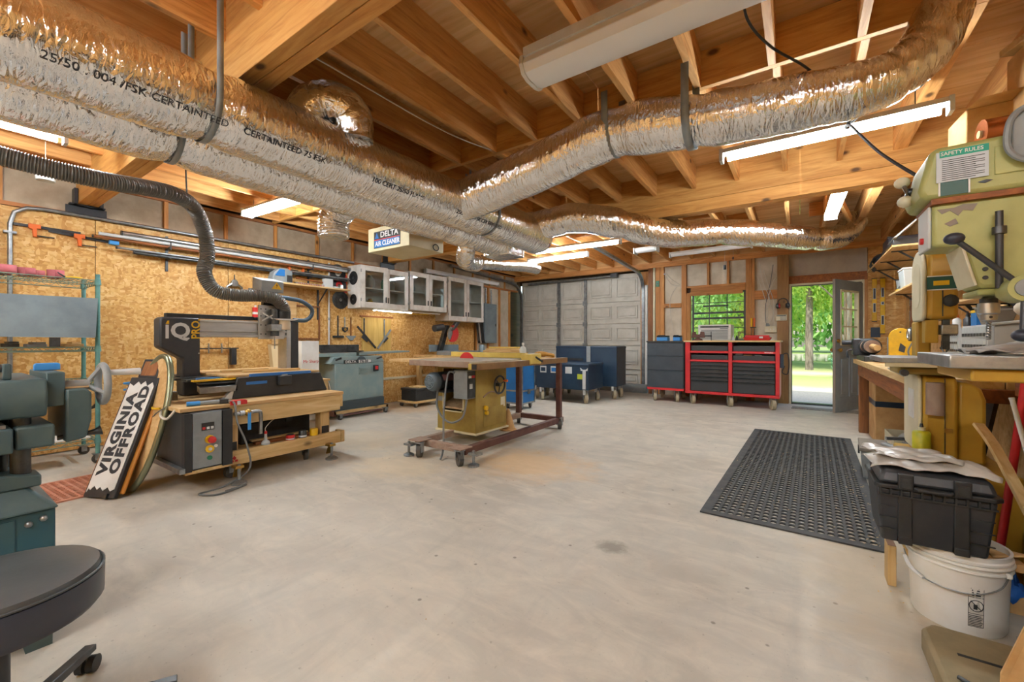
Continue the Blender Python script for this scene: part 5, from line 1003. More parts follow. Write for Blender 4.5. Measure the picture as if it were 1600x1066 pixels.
for i, (y, z, r0, h, m, nm, lab) in enumerate(((4.20,1.644,.05,.13,'brass','jar','brass-coloured jar in the first cabinet'),(4.36,1.644,.055,.14,'yellow','tub','yellow and red tub in the first cabinet'),(4.68,1.644,.07,.10,'bluecase','bowl','blue bowl in the first cabinet'),(4.36,1.962,.075,.20,'plastic_clear','jug','milky jug on the upper shelf of the first cabinet'),(4.62,1.962,.035,.17,'green','spray bottle','green spray bottle on the upper shelf of the first cabinet'),(4.80,1.962,.05,.16,'taupe','can','dull can on the upper shelf of the first cabinet'),(5.25,1.99,.07,.12,'graypanel','tin','blue-grey tin in the middle cabinet'),(5.72,1.67,.06,.10,'dsteel','can','dark can in the middle cabinet'),(6.72,1.52,.04,.13,'orange','cup','orange cup in the rightmost cabinet'),(6.78,1.925,.06,.09,'plastic_clear','tub','pale tub in the rightmost cabinet'))):
    t = thing(nm.replace(' ','_'), lab, nm, (-5.83, y, z)); part(t, 'body', G().lathe([(.004,0),(r0,0),(r0,h*.7),(r0*.75,h*.85),(r0*.55,h*.9),(r0*.55,h),(.004,h)], n=18), M[m]); part(t, 'cap', G().cyl((0,0,h),(0,0,h+.012),r0*.5,n=14), M['redp' if i == 1 else 'lightgray'])
t = thing('cabinet_light', 'lit strip lamp fixed under the first two cabinets', 'light', (-5.78, 4.9, 1.60)); part(t, 'housing', G(t).box(-5.82,-5.74,4.35,5.9,1.612,1.6245), M['white']); part(t, 'diffuser', G(t).box(-5.80,-5.76,4.40,5.2,1.598,1.612), EMIT('lit_strip', (1,.97,.88), 14)); part(t, 'cord', G(t).tube([(-5.75,4.4,1.60),(-5.72,4.7,1.575),(-5.72,5.1,1.575),(-5.75,5.6,1.60)], .005, n=6, sm=5), M['yellow'])
# ---- electrical
t = thing('electrical_panel', 'grey electrical breaker panel on the wall beyond the cabinets', 'electrical panel', (-5.95, 7.72, 1.05)); part(t, 'box', G(t).box(XW,-5.90,7.48,7.95,1.05,1.96), M['graypanel'], bev=.006); part(t, 'door', G(t).box(-5.90,-5.893,7.50,7.93,1.08,1.93), M['graypanel'], bev=.003); part(t, 'latch', G(t).box(-5.893,-5.886,7.88,7.91,1.44,1.50), M['dsteel'])
part(t, 'conduit_stub', G(t).cyl((-5.95,7.6,1.96),(-5.95,7.6,2.3),.02,n=10), M['galv']); part(t, 'conduit_stub', G(t).cyl((-5.95,7.8,1.96),(-5.95,7.8,2.3),.015,n=10), M['galv'])
t = thing('cord_bundle', 'bundle of hanging black cords beside the breaker panel', 'cord', (-5.93, 7.3, 1.0))
for k in range(6): y = 7.18+.045*k; part(t, 'cord', G(t).tube([(-5.95+.01*k,y,1.72-.03*k),(-5.9,y+.02,1.4),(-5.88,y+.05,1.08),(-5.91,y+.11,1.12),(-5.94,y+.08,1.5),(-5.95,y+.03,1.7)], .008, n=6, sm=6), M['wire' if k != 2 else 'whitecable'])
part(t, 'peg', G(t).cyl((XW,7.3,1.71),(-5.88,7.3,1.71),.008,n=6), M['galv'])
# ---- wall bench with the mitre saw
t = thing('wall_bench', 'long narrow bench along the left wall under the cabinets', 'bench', (-5.65, 6.5, 0)); part(t, 'top', G(t).box(XW,-5.25,5.45,8.3,.80,.84), M['plyp'], bev=.003); part(t, 'apron', G(t).box(-5.31,-5.27,5.48,8.27,.70,.799), M['lumber'])
for y in (5.52, 6.7, 8.2): part(t, 'leg', G(t).box(-5.36,-5.28,y-.04,y+.04,0,.70), M['lumber_z']); part(t, 'leg', G(t).box(-5.95,-5.87,y-.04,y+.04,0,.80), M['lumber_z'])
t = thing('mitre_saw', 'mitre saw with red blade guard on the bench under the cabinets', 'mitre saw', (-5.5, 5.85, .8405), 0)
part(t, 'base', G(t).lathe([(.02,.8405),(.17,.8405),(.17,.90),(.15,.915),(.02,.915)], (-5.5,5.80,0), 28), M['gray']); part(t, 'fence', G(t).box(-5.70,-5.67,5.55,6.35,.90,1.03), M['graypanel'], bev=.004); part(t, 'side_table', G(t).box(-5.72,-5.35,5.98,6.6,.85,.905), M['graypanel'], bev=.005); part(t, 'arm', G(t).hexa([(-5.68,5.74,.92),(-5.60,5.74,.92),(-5.60,5.84,.92),(-5.68,5.84,.92)],[(-5.58,5.82,1.40),(-5.50,5.82,1.40),(-5.50,5.92,1.40),(-5.58,5.92,1.40)]), M['dsteel'], bev=.008)
part(t, 'blade_guard', G(t).prism([(5.95+.16*math.cos(a), 1.24+.16*math.sin(a)) for a in [R(-115+205*i/16) for i in range(17)]]+[(5.95,1.24)], 'x', -5.50, -5.45), M['redp'], bev=.005); part(t, 'blade', G(t).cyl((-5.485,5.95,1.24),(-5.465,5.95,1.24),.13,n=32), M['steel']); part(t, 'motor', G(t).cyl((-5.5,5.50,1.33),(-5.5,5.72,1.36),.062,n=18), M['blackm']); part(t, 'handle', G(t).hexa([(-5.52,5.90,1.30),(-5.44,5.90,1.30),(-5.44,5.98,1.30),(-5.52,5.98,1.30)],[(-5.52,6.04,1.47),(-5.44,6.04,1.47),(-5.44,6.16,1.47),(-5.52,6.16,1.47)]), M['dsteel'], bev=.012)
t = thing('metal_canister', 'small steel canister on the bench beside the mitre saw', 'canister', (-5.42, 6.78, .8405)); part(t, 'body', G().lathe([(.01,0),(.06,0),(.06,.17),(.05,.185),(.01,.185)], n=20), M['graypanel']); part(t, 'rim', G().torus((0,0,.175),.058,.005), M['steel'])
# ---- jointer
t = thing('jointer', 'grey-green jointer with long tables on a mobile base by the wall', 'jointer', (-5.55, 3.85, 0))
part(t, 'cabinet', G(t).box(-5.78,-5.345,3.42,4.25,.24,.775), M['jteal'], bev=.012); part(t, 'plinth', G(t).box(-5.785,-5.34,3.415,4.255,.115,.239), M['jdark'], bev=.004); lv = part(t, 'louvre_plate', G(t).box(-5.345,-5.342,3.80,4.0,.60,.72), M['jteal'])
for k in range(5): part(lv, 'louvre', G(t).box(-5.342,-5.334,3.81,3.99,.61+.022*k,.62+.022*k), M['jteal'])
part(t, 'switch_box', G(t).box(-5.345,-5.31,4.05,4.13,.645,.735), M['black'], bev=.005); part(t, 'stop_paddle', G(t).box(-5.31,-5.305,4.065,4.115,.67,.72), M['redp'])
part(t, 'cutter_casting', G(t).prism([(3.36,.776),(4.28,.776),(4.22,.875),(3.42,.875)], 'x', -5.74, -5.37), M['jteal'], bev=.008); part(t, 'cutter_arch', G(t).cyl((-5.38,3.86,.80),(-5.355,3.86,.80),.075,n=24), M['jdark'])
npl = part(t, 'nameplate', G(t).hexa([(-5.352,3.56,.776),(-5.342,3.56,.776),(-5.342,4.02,.776),(-5.352,4.02,.776)],[(-5.352,3.56,.825),(-5.345,3.56,.825),(-5.345,4.02,.825),(-5.352,4.02,.825)]), M['black']); part(npl, 'white_field', G(t).box(-5.344,-5.339,3.80,4.01,.780,.822), M['white'])
text(npl, 'lettering', 'DELTA', .048, M['white'], (-5.341+5.55, 3.58-3.85, .80), (90,0,90), bold=.001, sx=1.2); text(npl, 'lettering', 'DJ-20', .046, M['print'], (-5.3385+5.55, 3.815-3.85, .80), (90,0,90), bold=.002, sx=1.35)
part(t, 'infeed_table', G(t).box(-5.72,-5.44,2.98,3.83,.877,.925), M['jteal'], bev=.005); part(t, 'outfeed_table', G(t).hexa([(-5.72,3.88,.885),(-5.44,3.88,.885),(-5.44,4.86,.915),(-5.72,4.86,.915)],[(-5.72,3.88,.93),(-5.44,3.88,.93),(-5.44,4.86,.937),(-5.72,4.86,.937)]), M['jteal'], bev=.004); part(t, 'table_surface', G(t).box(-5.715,-5.445,2.99,3.82,.9255,.928), M['iron'])
part(t, 'fence', G(t).box(-5.68,-5.645,3.12,4.02,.93,1.045), M['dsteel'], bev=.004); part(t, 'fence_support', G(t).box(-5.75,-5.69,3.45,3.65,.93,1.0), M['jteal'])
for y in (3.44, 4.13): part(t, 'lever_handle', G(t).cyl((-5.36,y,.83),(-5.30,y+.05,.86),.012,.016,n=10), M['black'])
part(t, 'blade_guard', G(t).prism([(-5.62,3.80),(-5.44,3.83),(-5.42,3.90),(-5.5,4.0)], 'z', .938, .955), M['black']); part(t, 'mobile_base_bar', G(t).box(-5.33,-5.30,3.38,4.30,.075,.114), M['lumber']); part(t, 'mobile_base_bar', G(t).box(-5.80,-5.30,4.26,4.30,.05,.114), M['maroon']); part(t, 'mobile_base_bar', G(t).box(-5.80,-5.30,3.37,3.41,.05,.114), M['maroon']); part(t, 'foot_lever', G(t).cyl((-5.27,3.45,.06),(-5.27,4.15,.06),.014,n=8), M['maroon'])
for y in (3.45, 4.22): caster(t, -5.27, y, .08, .032, 0, 'dwheel')
for y in (3.45, 4.22): caster(t, -5.74, y, .08, .032, 0, 'dwheel')
part(t, 'dust_cover_cloth', G(t).grid(lambda u,v: (-5.40+.03*math.sin(v*5), 3.0+.2*u, .95-.3*v), 6, 6), M['canvas'], thick=.004) if False else None
t = thing('wood_stick', 'pale stick leaning on the left end of the jointer', 'stick', (-5.36, 3.24, .926)); part(t, 'stick', G(t).hexa([(-5.50,3.24,.926),(-5.47,3.24,.926),(-5.47,3.28,.926),(-5.50,3.28,.926)],[(-5.55,3.14,1.10),(-5.52,3.14,1.10),(-5.52,3.18,1.10),(-5.55,3.18,1.10)]), M['lumber_z']); part(t, 'chamfered_end', G(t).box(-5.552,-5.518,3.138,3.182,1.0995,1.105), M['lumber_z'])
t = thing('black_case', 'black tool case on a wooden dolly by the wall right of the jointer', 'tool case', (-5.4, 5.05, 0)); part(t, 'dolly_board', G(t).box(-5.62,-5.18,4.75,5.35,.07,.10), M['lumber'], bev=.003); part(t, 'case_body', G(t).box(-5.58,-5.22,4.80,5.30,.1005,.27), M['black'], bev=.012); part(t, 'case_lid', G(t).box(-5.59,-5.21,4.79,5.31,.271,.31), M['blackm'], bev=.01); part(t, 'scrap', G(t).box(-5.5,-5.25,4.9,5.1,.311,.33), M['lumber'])
for x in (-5.57,-5.23):
    for y in (4.8,5.3): caster(t, x, y, .07, .03, 0, 'dwheel')
t = thing('wall_rail', 'white conduit rail low on the wall behind the table saw', 'rail', (XW, 4.7, .42)); part(t, 'rail', G(t).box(XW,XW+.02,4.35,6.0,.42,.46), M['cream']); part(t, 'bracket', G(t).box(XW,XW+.03,4.7,4.74,.40,.48), M['galv'])
# ================================================================ table saw
M['railbrown'] = PM('rail_brown', '8A6A44', .5, .3, col2='75563A', scale=6)
t = thing('table_saw', 'gold cabinet table saw with cast top on a caster frame in mid floor', 'table saw', (-2.95, 3.7, 0))
SX0, SX1, SY0, SY1 = -3.33, -2.78, 3.38, 3.93
# cabinet with an opening in the motor side (-y face)
cb = part(t, 'cabinet_front', G(t).box(SX1-.012, SX1, SY0, SY1, .13, .845), M['gold'], bev=.004); part(t, 'cabinet_back', G(t).box(SX0, SX0+.012, SY0, SY1, .13, .845), M['gold'], bev=.004); part(t, 'cabinet_far_side', G(t).box(SX0+.012, SX1-.012, SY1-.012, SY1, .13, .845), M['gold'])
g = G(t).box(SX0+.012, SX0+.09, SY0, SY0+.012, .13, .845).box(SX1-.17, SX1-.012, SY0, SY0+.012, .13, .845).box(SX0+.09, SX1-.17, SY0, SY0+.012, .13, .34).box(SX0+.09, SX1-.17, SY0, SY0+.012, .80, .845); part(t, 'cabinet_motor_side', g, M['gold'])
part(t, 'opening_rim', G(t).tube([(SX0+.09,SY0-.002,.80),(SX0+.09,SY0-.002,.36),(SX0+.12,SY0-.002,.34),(SX1-.20,SY0-.002,.34),(SX1-.17,SY0-.002,.37),(SX1-.17,SY0-.002,.80)], .008, n=6), M['cream2'])
part(t, 'inner_floor', G(t).hexa([(SX0+.02,SY0+.02,.36),(SX1-.02,SY0+.02,.36),(SX1-.02,SY1-.02,.36),(SX0+.02,SY1-.02,.36)],[(SX0+.02,SY0+.02,.38),(SX1-.02,SY0+.02,.38),(SX1-.02,SY1-.02,.55),(SX0+.02,SY1-.02,.55)]), M['dust'])
part(t, 'base_flange', G(t).box(SX0-.02, SX1+.02, SY0-.02, SY1+.02, .115, .135), M['cream2'], bev=.004); part(t, 'access_panel', G(t).box(SX1, SX1+.004, SY0+.13, SY1-.06, .18, .38), M['gold'], bev=.003); part(t, 'color_band', G(t).box(SX0-.001, SX0+.085, SY0-.003, SY0, .44, .49), M['gray'])
part(t, 'trunnion', G(t).box(SX0+.12,SX1-.1,SY0+.1,SY1-.1,.66,.80), M['dsteel'], bev=.02)
mo = part(t, 'motor', G(t).cyl((-3.20,3.17,.67),(-3.20,3.50,.67),.098,n=28), M['dsteel']); part(mo, 'fan_cover', G(t).lathe([(.02,-.045),(.07,-.04),(.092,-.02),(.1,.0),(.1,.04)], (-3.20,3.17,.67), 28, 'y'), M['fan'])
for r0 in (.028, .048, .068): part(mo, 'grille_ring', G(t).torus((-3.20,3.1215+.07*r0,.67), r0, .004, 'y', 24, 5), M['graypanel'])
for a in range(0, 180, 45): part(mo, 'grille_bar', G(t).cb((-3.20,3.1225,.67),(.12,.006,.007),(0,a,0)), M['graypanel'])
part(mo, 'junction_cover', G(t).box(-3.13,-3.05,3.24,3.36,.68,.75), M['maroon'], bev=.01); part(mo, 'motor_mount', G(t).box(-3.27,-3.08,3.25,3.45,.55,.58), M['dsteel'], bev=.006)
sb = part(t, 'switch_box', G(t).box(-2.965,-2.78,3.24,3.37,.505,.80), M['gray'], bev=.006); part(sb, 'switch_face', G(t).box(-2.78,-2.775,3.245,3.365,.515,.79), M['dsteel']); part(sb, 'start_key', G(t).box(-2.775,-2.77,3.26,3.30,.72,.745), M['white']); part(sb, 'stop_key', G(t).box(-2.775,-2.765,3.305,3.35,.72,.745), M['redp']); part(sb, 'plate_mark', G(t).box(-2.775,-2.773,3.275,3.32,.61,.66), M['lightgray'])
part(t, 'motor_cable', G(t).tube([(-3.17,3.22,.575),(-3.16,3.20,.42),(-3.08,3.2,.30),(-2.95,3.2,.26),(-2.82,3.22,.33),(-2.80,3.26,.50)], .011, n=8, sm=6), M['graycable']); part(t, 'power_cable', G(t).tube([(-2.95,3.24,.77),(-2.965,3.18,.78),(-2.97,3.15,.70),(-2.92,3.05,.4),(-2.80,2.92,.1),(-2.72,2.80,.015)], .010, n=8, sm=6), M['graycable'])
part(t, 'yellow_plug', G(t).cyl((SX1+.004,3.53,.385),(SX1+.03,3.53,.385),.026,n=14).cyl((SX1+.004,3.545,.33),(SX1+.03,3.545,.33),.022,n=14), M['yellow']); part(t, 'spec_label', G(t).box(SX1, SX1+.002, 3.82, 3.90, .36, .47), M['cream'])
def handwheel(p, c, r0):
    w_ = part(p, 'hand_wheel', G(t).torus(c, r0, .011, 'x', 28, 8), M['blackm']); 
    for a in (20, 140, 260): part(w_, 'spoke', G(t).cyl(c, (c[0], c[1]+r0*math.cos(R(a)), c[2]+r0*math.sin(R(a))), .007, n=6), M['blackm'])
    part(w_, 'hub', G(t).cyl((c[0]-.05,c[1],c[2]),(c[0]+.012,c[1],c[2]),.02,n=14), M['dsteel']); part(w_, 'knob', G(t).cyl((c[0],c[1]+r0*.8,c[2]+.04),(c[0]+.05,c[1]+r0*.8,c[2]+.04),.011,.014,n=10), M['orange'])
handwheel(t, (-2.72, 3.72, .62), .095); handwheel(t, (-3.05, 4.0, .60), .09)
part(t, 'rail_arc', G(t).tube([(SX1+.004,3.50+.28*u,.50+.05*math.sin(u*3.1)) for u in (0,.25,.5,.75,1)], .008, n=6), M['tan'])
ZT = .90
part(t, 'table_top', G(t).box(-3.47, -2.60, 3.10, 4.15, ZT-.035, ZT), M['irondust'], bev=.003); part(t, 'table_edge', G(t).box(-3.475, -2.63, 3.095, 3.14, ZT-.06, ZT-.004), M['tan'], bev=.003); part(t, 'outfeed_board', G(t).box(-3.85, -3.475, 3.14, 4.75, ZT-.03, ZT-.004), M['plyp']); part(t, 'extension_table', G(t).box(-3.47, -2.60, 4.155, 4.78, ZT-.03, ZT-.002), M['plyp'], bev=.002)
part(t, 'front_rail', G(t).box(-2.585, -2.545, 3.03, 4.80, ZT-.075, ZT-.015), M['ylw2'], bev=.004); fr = part(t, 'rail_tube', G(t).box(-2.54, -2.465, 3.02, 4.85, ZT-.075, ZT-.012), M['railbrown'], bev=.004); part(fr, 'tube_mouth', G(t).box(-2.53,-2.475,3.018,3.021,ZT-.067,ZT-.02), M['black'])
fe = part(t, 'rip_fence', G(t).box(-3.72, -2.58, 4.02, 4.075, ZT+.001, ZT+.062), M['ylw2'], bev=.004); part(fe, 'fence_head', G(t).box(-2.578,-2.455,3.93,4.17,ZT-.06,ZT+.055), M['ylw2'], bev=.008); part(fe, 'lock_lever', G(t).cyl((-2.46,4.05,ZT+.02),(-2.37,4.05,ZT-.03),.012,n=8), M['black'])
part(t, 'blade_guard', G(t).prism([(-3.08+.105*math.cos(R(a)), ZT-.03+.105*math.sin(R(a))) for a in range(20,161,10)], 'y', 3.58, 3.588), M['redp'])
# mobile frame
for x in (-3.10, -2.50): part(t, 'frame_rail', G(t).box(x-.03, x+.03, 2.86, 4.75, .075, .14), M['maroon'] if x > -3 else M['tan'], bev=.004)
for y in (2.90, 4.70): part(t, 'frame_cross', G(t).box(-3.07, -2.53, y-.03, y+.03, .08, .14), M['tan'] if y < 3 else M['maroon'], bev=.004)
for x, y in ((-3.03,2.86),(-2.50,2.84)): part(t, 'corner_plate', G(t).box(x-.09, x+.07, y-.09, y+.07, .141, .152), M['tan'], bev=.003); 
for x, y, q in ((-2.97,2.78,30),(-2.47,2.78,60),(-2.48,4.66,35),(-3.12,4.70,30)): caster(t, x, y, .14, .06, q, 'dwheel', 'galv', .04)
for x, y in ((-3.10,2.76),(-2.36,2.84)): part(t, 'floor_lock', G(t).cyl((x,y,.02),(x,y,.14),.012,n=8).lathe([(.05,0),(.05,.015),(.02,.03)],(x,y,0),16).box(x-.04,x+.06,y-.03,y+.05,.10,.118), M['galv'])
for x, y in ((-2.50,4.68),(-3.12,4.70)): part(t, 'support_leg', G(t).box(x-.03, x+.03, y-.03, y+.03, .14, ZT-.076 if x > -3 else ZT-.03), M['maroon'], bev=.003)
# things lying on the saw
t = thing('spray_bottle', 'milky plastic bottle standing on the saw fence side', 'bottle', (-2.78, 4.28, ZT)); part(t, 'bottle', G().lathe([(.003,0),(.04,0),(.042,.01),(.042,.10),(.03,.125),(.014,.135),(.013,.155),(.003,.155)], n=20), M['plastic_clear']); part(t, 'cap', G().cyl((0,0,.155),(0,0,.18),.015,.012,n=12), M['white'])
t = thing('work_glove', 'tan leather work glove lying on the extension table', 'glove', (-2.72, 4.62, ZT-.002), 25)
gl = [(0,.02,.03,.075),(.07,.01,.035,.06)]
part(t, 'palm', G().sph((0,0,.035),.085,16,(1.15,.62,.42)), M['glove']); part(t, 'cuff', G().tube([(.06,0,.03),(.12,.01,.025),(.155,.02,.015)], [.05,.045,.05], n=12, sq=(.5,1)), M['glove'])
for k, a in enumerate((-.5,-.2,.1,.4)): part(t, 'finger', G().tube([(-.07,a*.09,.03),(-.115,a*.11,.02),(-.14,a*.12,.012)], [.017,.015,.009], n=8, sm=3), M['glove'])
part(t, 'thumb', G().tube([(-.01,-.045,.03),(-.05,-.08,.018),(-.08,-.085,.012)], [.018,.015,.009], n=8, sm=3), M['glove'])
for i, (x, y, L, a, lab) in enumerate(((-2.95,4.42,.40,80,'longest wood offcut lying on the saw extension table'),(-3.15,4.32,.25,50,'short offcut between the fence and the bottle'),(-2.86,4.50,.18,110,'small offcut beside the glove'),(-3.3,4.45,.5,85,'thick offcut at the back of the extension table'))):
    t = thing('wood_offcut', lab, 'wood offcut', (x, y, ZT-.0015), a, 'offcuts on the saw'); part(t, 'board', G().cb((0,0,.012+.008*(i == 3)),(L,.06,.024+.016*(i == 3))), M['lumber_x'], bev=.002); part(t, 'sawn_end', G().cb((L/2+.001,0,.012),(.002,.055,.02)), M['plyp'])
t = thing('stacked_boards', 'stack of yellowish boards behind the bottle on the saw', 'boards', (-3.3, 4.62, ZT-.0015))
for k in range(3): part(t, 'board', G().cb((.0,.0,.013+.05+.025*k),(.62-.1*k,.09,.022),(0,0,8+4*k)), M['ylw2' if k == 2 else 'lumber_x'], bev=.002)
part(t, 'support_block', G().cb((-.1,0,.025),(.1,.08,.05)), M['lumber_x']); part(t, 'support_block', G().cb((.15,0.02,.025),(.1,.08,.05)), M['lumber_x'])
t = thing('dark_tool_tray', 'dark metal tray with tools at the end of the saw table', 'tray', (-2.85, 4.72, ZT-.0015), 10); part(t, 'tray', G().cb((-.12,.0,.02),(.16,.08,.036)), M['dsteel'], bev=.004); part(t, 'gray_cover', G().prism([(-.02,.0),(.14,.0),(.10,.05),(.02,.05)], 'y', -.03, .04), M['graypanel'], bev=.003)
# ================================================================ far end: chests, carts, window wall
def big_caster(t, x, y, zt, r=.07, ang=0): return caster(t, x, y, zt, r, ang, 'caster', 'galv', .05)
# slate drawer cabinet
YC0, YC1, ZC = 7.80, 8.5, .235
t = thing('drawer_cabinet', 'slate-blue three-drawer cabinet on casters left of the red tool chest', 'drawer cabinet', (-2.0, 8.15, 0))
part(t, 'carcass', G(t).box(-2.335,-1.69,YC0+.02,YC1,ZC+.02,1.075), M['slate'], bev=.003); part(t, 'top', G(t).box(-2.345,-1.68,YC0,YC1,1.076,1.10), M['black']); part(t, 'red_base', G(t).box(-2.33,-1.69,YC0+.0,YC1,ZC-.02,ZC+.019), M['red'])
for z0, z1 in ((.255,.565),(.572,.825),(.832,1.06)): d = part(t, 'drawer', G(t).box(-2.325,-1.70,YC0,YC0+.019,z0,z1), M['slate'], bev=.004); part(d, 'pull_lip', G(t).box(-2.32,-1.705,YC0-.006,YC0-.0005,z1-.018,z1-.006), M['slate'])
for x, y in ((-2.22,7.92),(-1.83,7.92),(-2.22,8.4),(-1.83,8.4)): big_caster(t, x, y, ZC-.02, .085, 20)
# red tool chest
t = thing('tool_chest', 'red rolling tool chest with dark drawers and a wood top', 'tool chest', (-.97, 8.15, 0))
part(t, 'back_panel', G(t).box(-1.66,-.27,YC1-.02,YC1,ZC,1.08), M['chestdark']); part(t, 'wood_top', G(t).box(-1.69,-.25,YC0-.02,YC1+.3,1.082,1.108), M['lumber_x'], bev=.003)
for x0, x1 in ((-1.665,-1.585),(-.985,-.93),(-.32,-.265)): part(t, 'upright', G(t).box(x0,x1,YC0,YC1-.021,ZC,1.08), M['red'], bev=.003)
part(t, 'base_rail', G(t).box(-1.665,-.265,YC0-.004,YC1-.021,ZC-.045,ZC-.001), M['red'], bev=.003)
for (x0, x1) in ((-1.583,-.987),(-.928,-.322)):
    for z0 in (.895, .745): part(t, 'cross_rail', G(t).box(x0,x1,YC0+.002,YC0+.06,z0,z0+.035), M['red'], bev=.002)
    for z0, z1 in ((.932,1.02),(.782,.86)): d = part(t, 'tray_drawer', G(t).box(x0+.01,x1-.01,YC0+.03,YC0+.5,z0,z1), M['chestdark'], bev=.003); part(d, 'pull_lip', G(t).box(x0+.02,x1-.02,YC0+.02,YC0+.0295,z1-.012,z1-.002), M['dsteel'])
    zz = [.237,.42,.485,.55,.615,.68,.742]
    for z0, z1 in zip(zz, zz[1:]): d = part(t, 'drawer', G(t).box(x0+.006,x1-.006,YC0+.012,YC0+.5,z0+.003,z1-.003), M['chestdark'], bev=.003); part(d, 'pull_lip', G(t).hexa([(x0+.01,YC0-.002,z1-.02),(x1-.01,YC0-.002,z1-.02),(x1-.01,YC0+.0115,z1-.02),(x0+.01,YC0+.0115,z1-.02)],[(x0+.01,YC0-.008,z1-.006),(x1-.01,YC0-.008,z1-.006),(x1-.01,YC0+.0115,z1-.006),(x0+.01,YC0+.0115,z1-.006)]), M['dsteel'])
text(t, 'badge_lettering', 'Milwaukee', .028, M['white'], (-.47+.97, YC0+.0015-8.15, .913), (90,0,0), bold=.0006)
for x, y in ((-1.56,7.9),(-.97,7.88),(-.36,7.86),(-1.56,8.4),(-.97,8.4),(-.36,8.4)): big_caster(t, x, y, ZC-.045, .085, 25)
t = thing('paper_roll', 'white paper roll and scraps lying in the chest tray', 'paper roll', (-.86, 7.9, .861)); part(t, 'roll', G().cyl((-.03,-.02,.03),(.06,.03,.03),.032,n=18), M['white']); part(t, 'scrap', G().cb((.15,-.03,.006),(.12,.05,.01),(0,0,15)), M['card']); part(t, 'scrap', G().cb((.30,-.02,.006),(.10,.03,.008),(0,0,-5)), M['white'])
t = thing('charger_cord', 'dark charger and looped cord on the right side of the tool chest', 'charger', (-.2645, 7.95, .7)); part(t, 'charger', G().cb((.025,0,.08),(.05,.08,.22)), M['navy'], bev=.008); part(t, 'cord', G().tube([(.03,-.03,.18),(.10,-.05,.2),(.12,-.04,.05),(.10,-.03,-.12),(.03,0,-.1),(.06,.02,.0)], .008, n=6, sm=6), M['wire'])
for i, (x, w, lab) in enumerate(((-2.12,.20,'blue and black tool case, left of two on the slate cabinet'),(-1.86,.13,'smaller blue tool case, right of two on the slate cabinet'))):
    t = thing('tool_case', lab, 'tool case', (x, 8.1, 1.1005), group='blue tool cases'); part(t, 'body', G().cb((0,0,.035),(w,.18,.07)), M['cyan'], bev=.01); part(t, 'lid', G().cb((0,0,.086),(w*.98,.175,.03)), M['blackm'], bev=.008); part(t, 'handle', G().tube([(-w*.3,-.09,.09),(-w*.3,-.12,.1),(w*.3,-.12,.1),(w*.3,-.09,.09)], .009, n=7), M['black'])
t = thing('bench_vise', 'maroon bench vise on the tool chest beside the air conditioner', 'vise', (-1.50, 8.05, 1.1085), 15); part(t, 'base', G().lathe([(.02,0),(.075,0),(.07,.02),(.045,.04),(.02,.05)], n=20), M['maroon']); part(t, 'jaw_body', G().prism([(-.11,.05),(.11,.05),(.10,.15),(.04,.16),(.03,.11),(-.03,.11),(-.04,.16),(-.10,.15)], 'y', -.04, .04), M['maroon'], bev=.008); part(t, 'screw', G().cyl((.10,0,.08),(.22,0,.08),.012,n=10), M['dsteel']); part(t, 'handle_bar', G().cyl((.21,0,.0),(.21,0,.16),.006,n=8), M['dsteel'])
t = thing('air_conditioner', 'white window air conditioner set in the lower sash', 'air conditioner', (-1.29, 8.62, 1.1085)); part(t, 'case', G(t).box(-1.57,-1.02,8.42,8.835,1.1085,1.40), M['white'], bev=.012); gr = part(t, 'front_grille', G(t).box(-1.52,-1.07,8.412,8.42,1.13,1.31), M['lightgray'])
for k in range(8): part(gr, 'louvre', G(t).box(-1.515,-1.075,8.407,8.412,1.14+.021*k,1.15+.021*k), M['gray'])
part(t, 'air_outlet', G(t).box(-1.53,-1.06,8.414,8.42,1.345,1.375), M['dsteel']); part(t, 'control_strip', G(t).box(-1.2,-1.07,8.410,8.414,1.315,1.335), M['gray'])
t = thing('red_tray_case', 'red plastic parts case at the right end of the chest top', 'parts case', (-.58, 8.0, 1.1085)); part(t, 'tray', G().hexa([(-.17,-.13,0),(.17,-.13,0),(.17,.13,0),(-.17,.13,0)],[(-.20,-.15,.05),(.20,-.15,.05),(.20,.15,.05),(-.20,.15,.05)]), M['redp'], bev=.008); part(t, 'lid', G().cb((0,0,.068),(.34,.26,.034)), M['red'], bev=.008); part(t, 'latch', G().cb((.06,-.152,.05),(.05,.012,.03)), M['lightgray'])
for i, (x, m, lab) in enumerate(((-.90,'black','black nozzle standing right of the air conditioner'),(-.97,'lightgray','pale glue bottle beside the air conditioner'))):
    t = thing(('nozzle','small_bottle')[i], lab, ('nozzle','bottle')[i], (x, 8.15+.15*i, 1.1085)); part(t, 'body', G().lathe([(.003,0),(.025,0),(.022,.04),(.008,.08),(.003,.09)], n=14), M[m]); part(t, 'collar', G().torus((0,0,.02),.024,.004), M[m])
# ---- window wall fixtures
t = thing('thermostat', 'white alarm keypad on the wooden post beside the doorway', 'keypad', (-.265, 8.78, 1.46)); part(t, 'case', G(t).box(-.36,-.19,8.765,8.789,1.455,1.565), M['cream'], bev=.006); part(t, 'display', G(t).box(-.345,-.205,8.762,8.765,1.535,1.555), M['dsteel'])
for i in range(4):
    for j in range(3): part(t, 'key', G(t).box(-.285+.022*i,-.27+.022*i,8.761,8.765,1.47+.02*j,1.483+.02*j), M['gray'])
t = thing('switch_plate', 'cream triple light switch plate beside the post', 'switch', (-.44, 8.83, 1.25)); part(t, 'plate', G(t).box(-.53,-.345,8.84,8.852,1.255,1.365), M['cream'], bev=.004); part(t, 'back_box', G(t).box(-.52,-.36,8.852,8.895,1.265,1.355), M['gray'])
for k in range(3): part(t, 'toggle', G(t).box(-.50+.053*k,-.485+.053*k,8.83,8.84,1.295,1.325), M['white'])
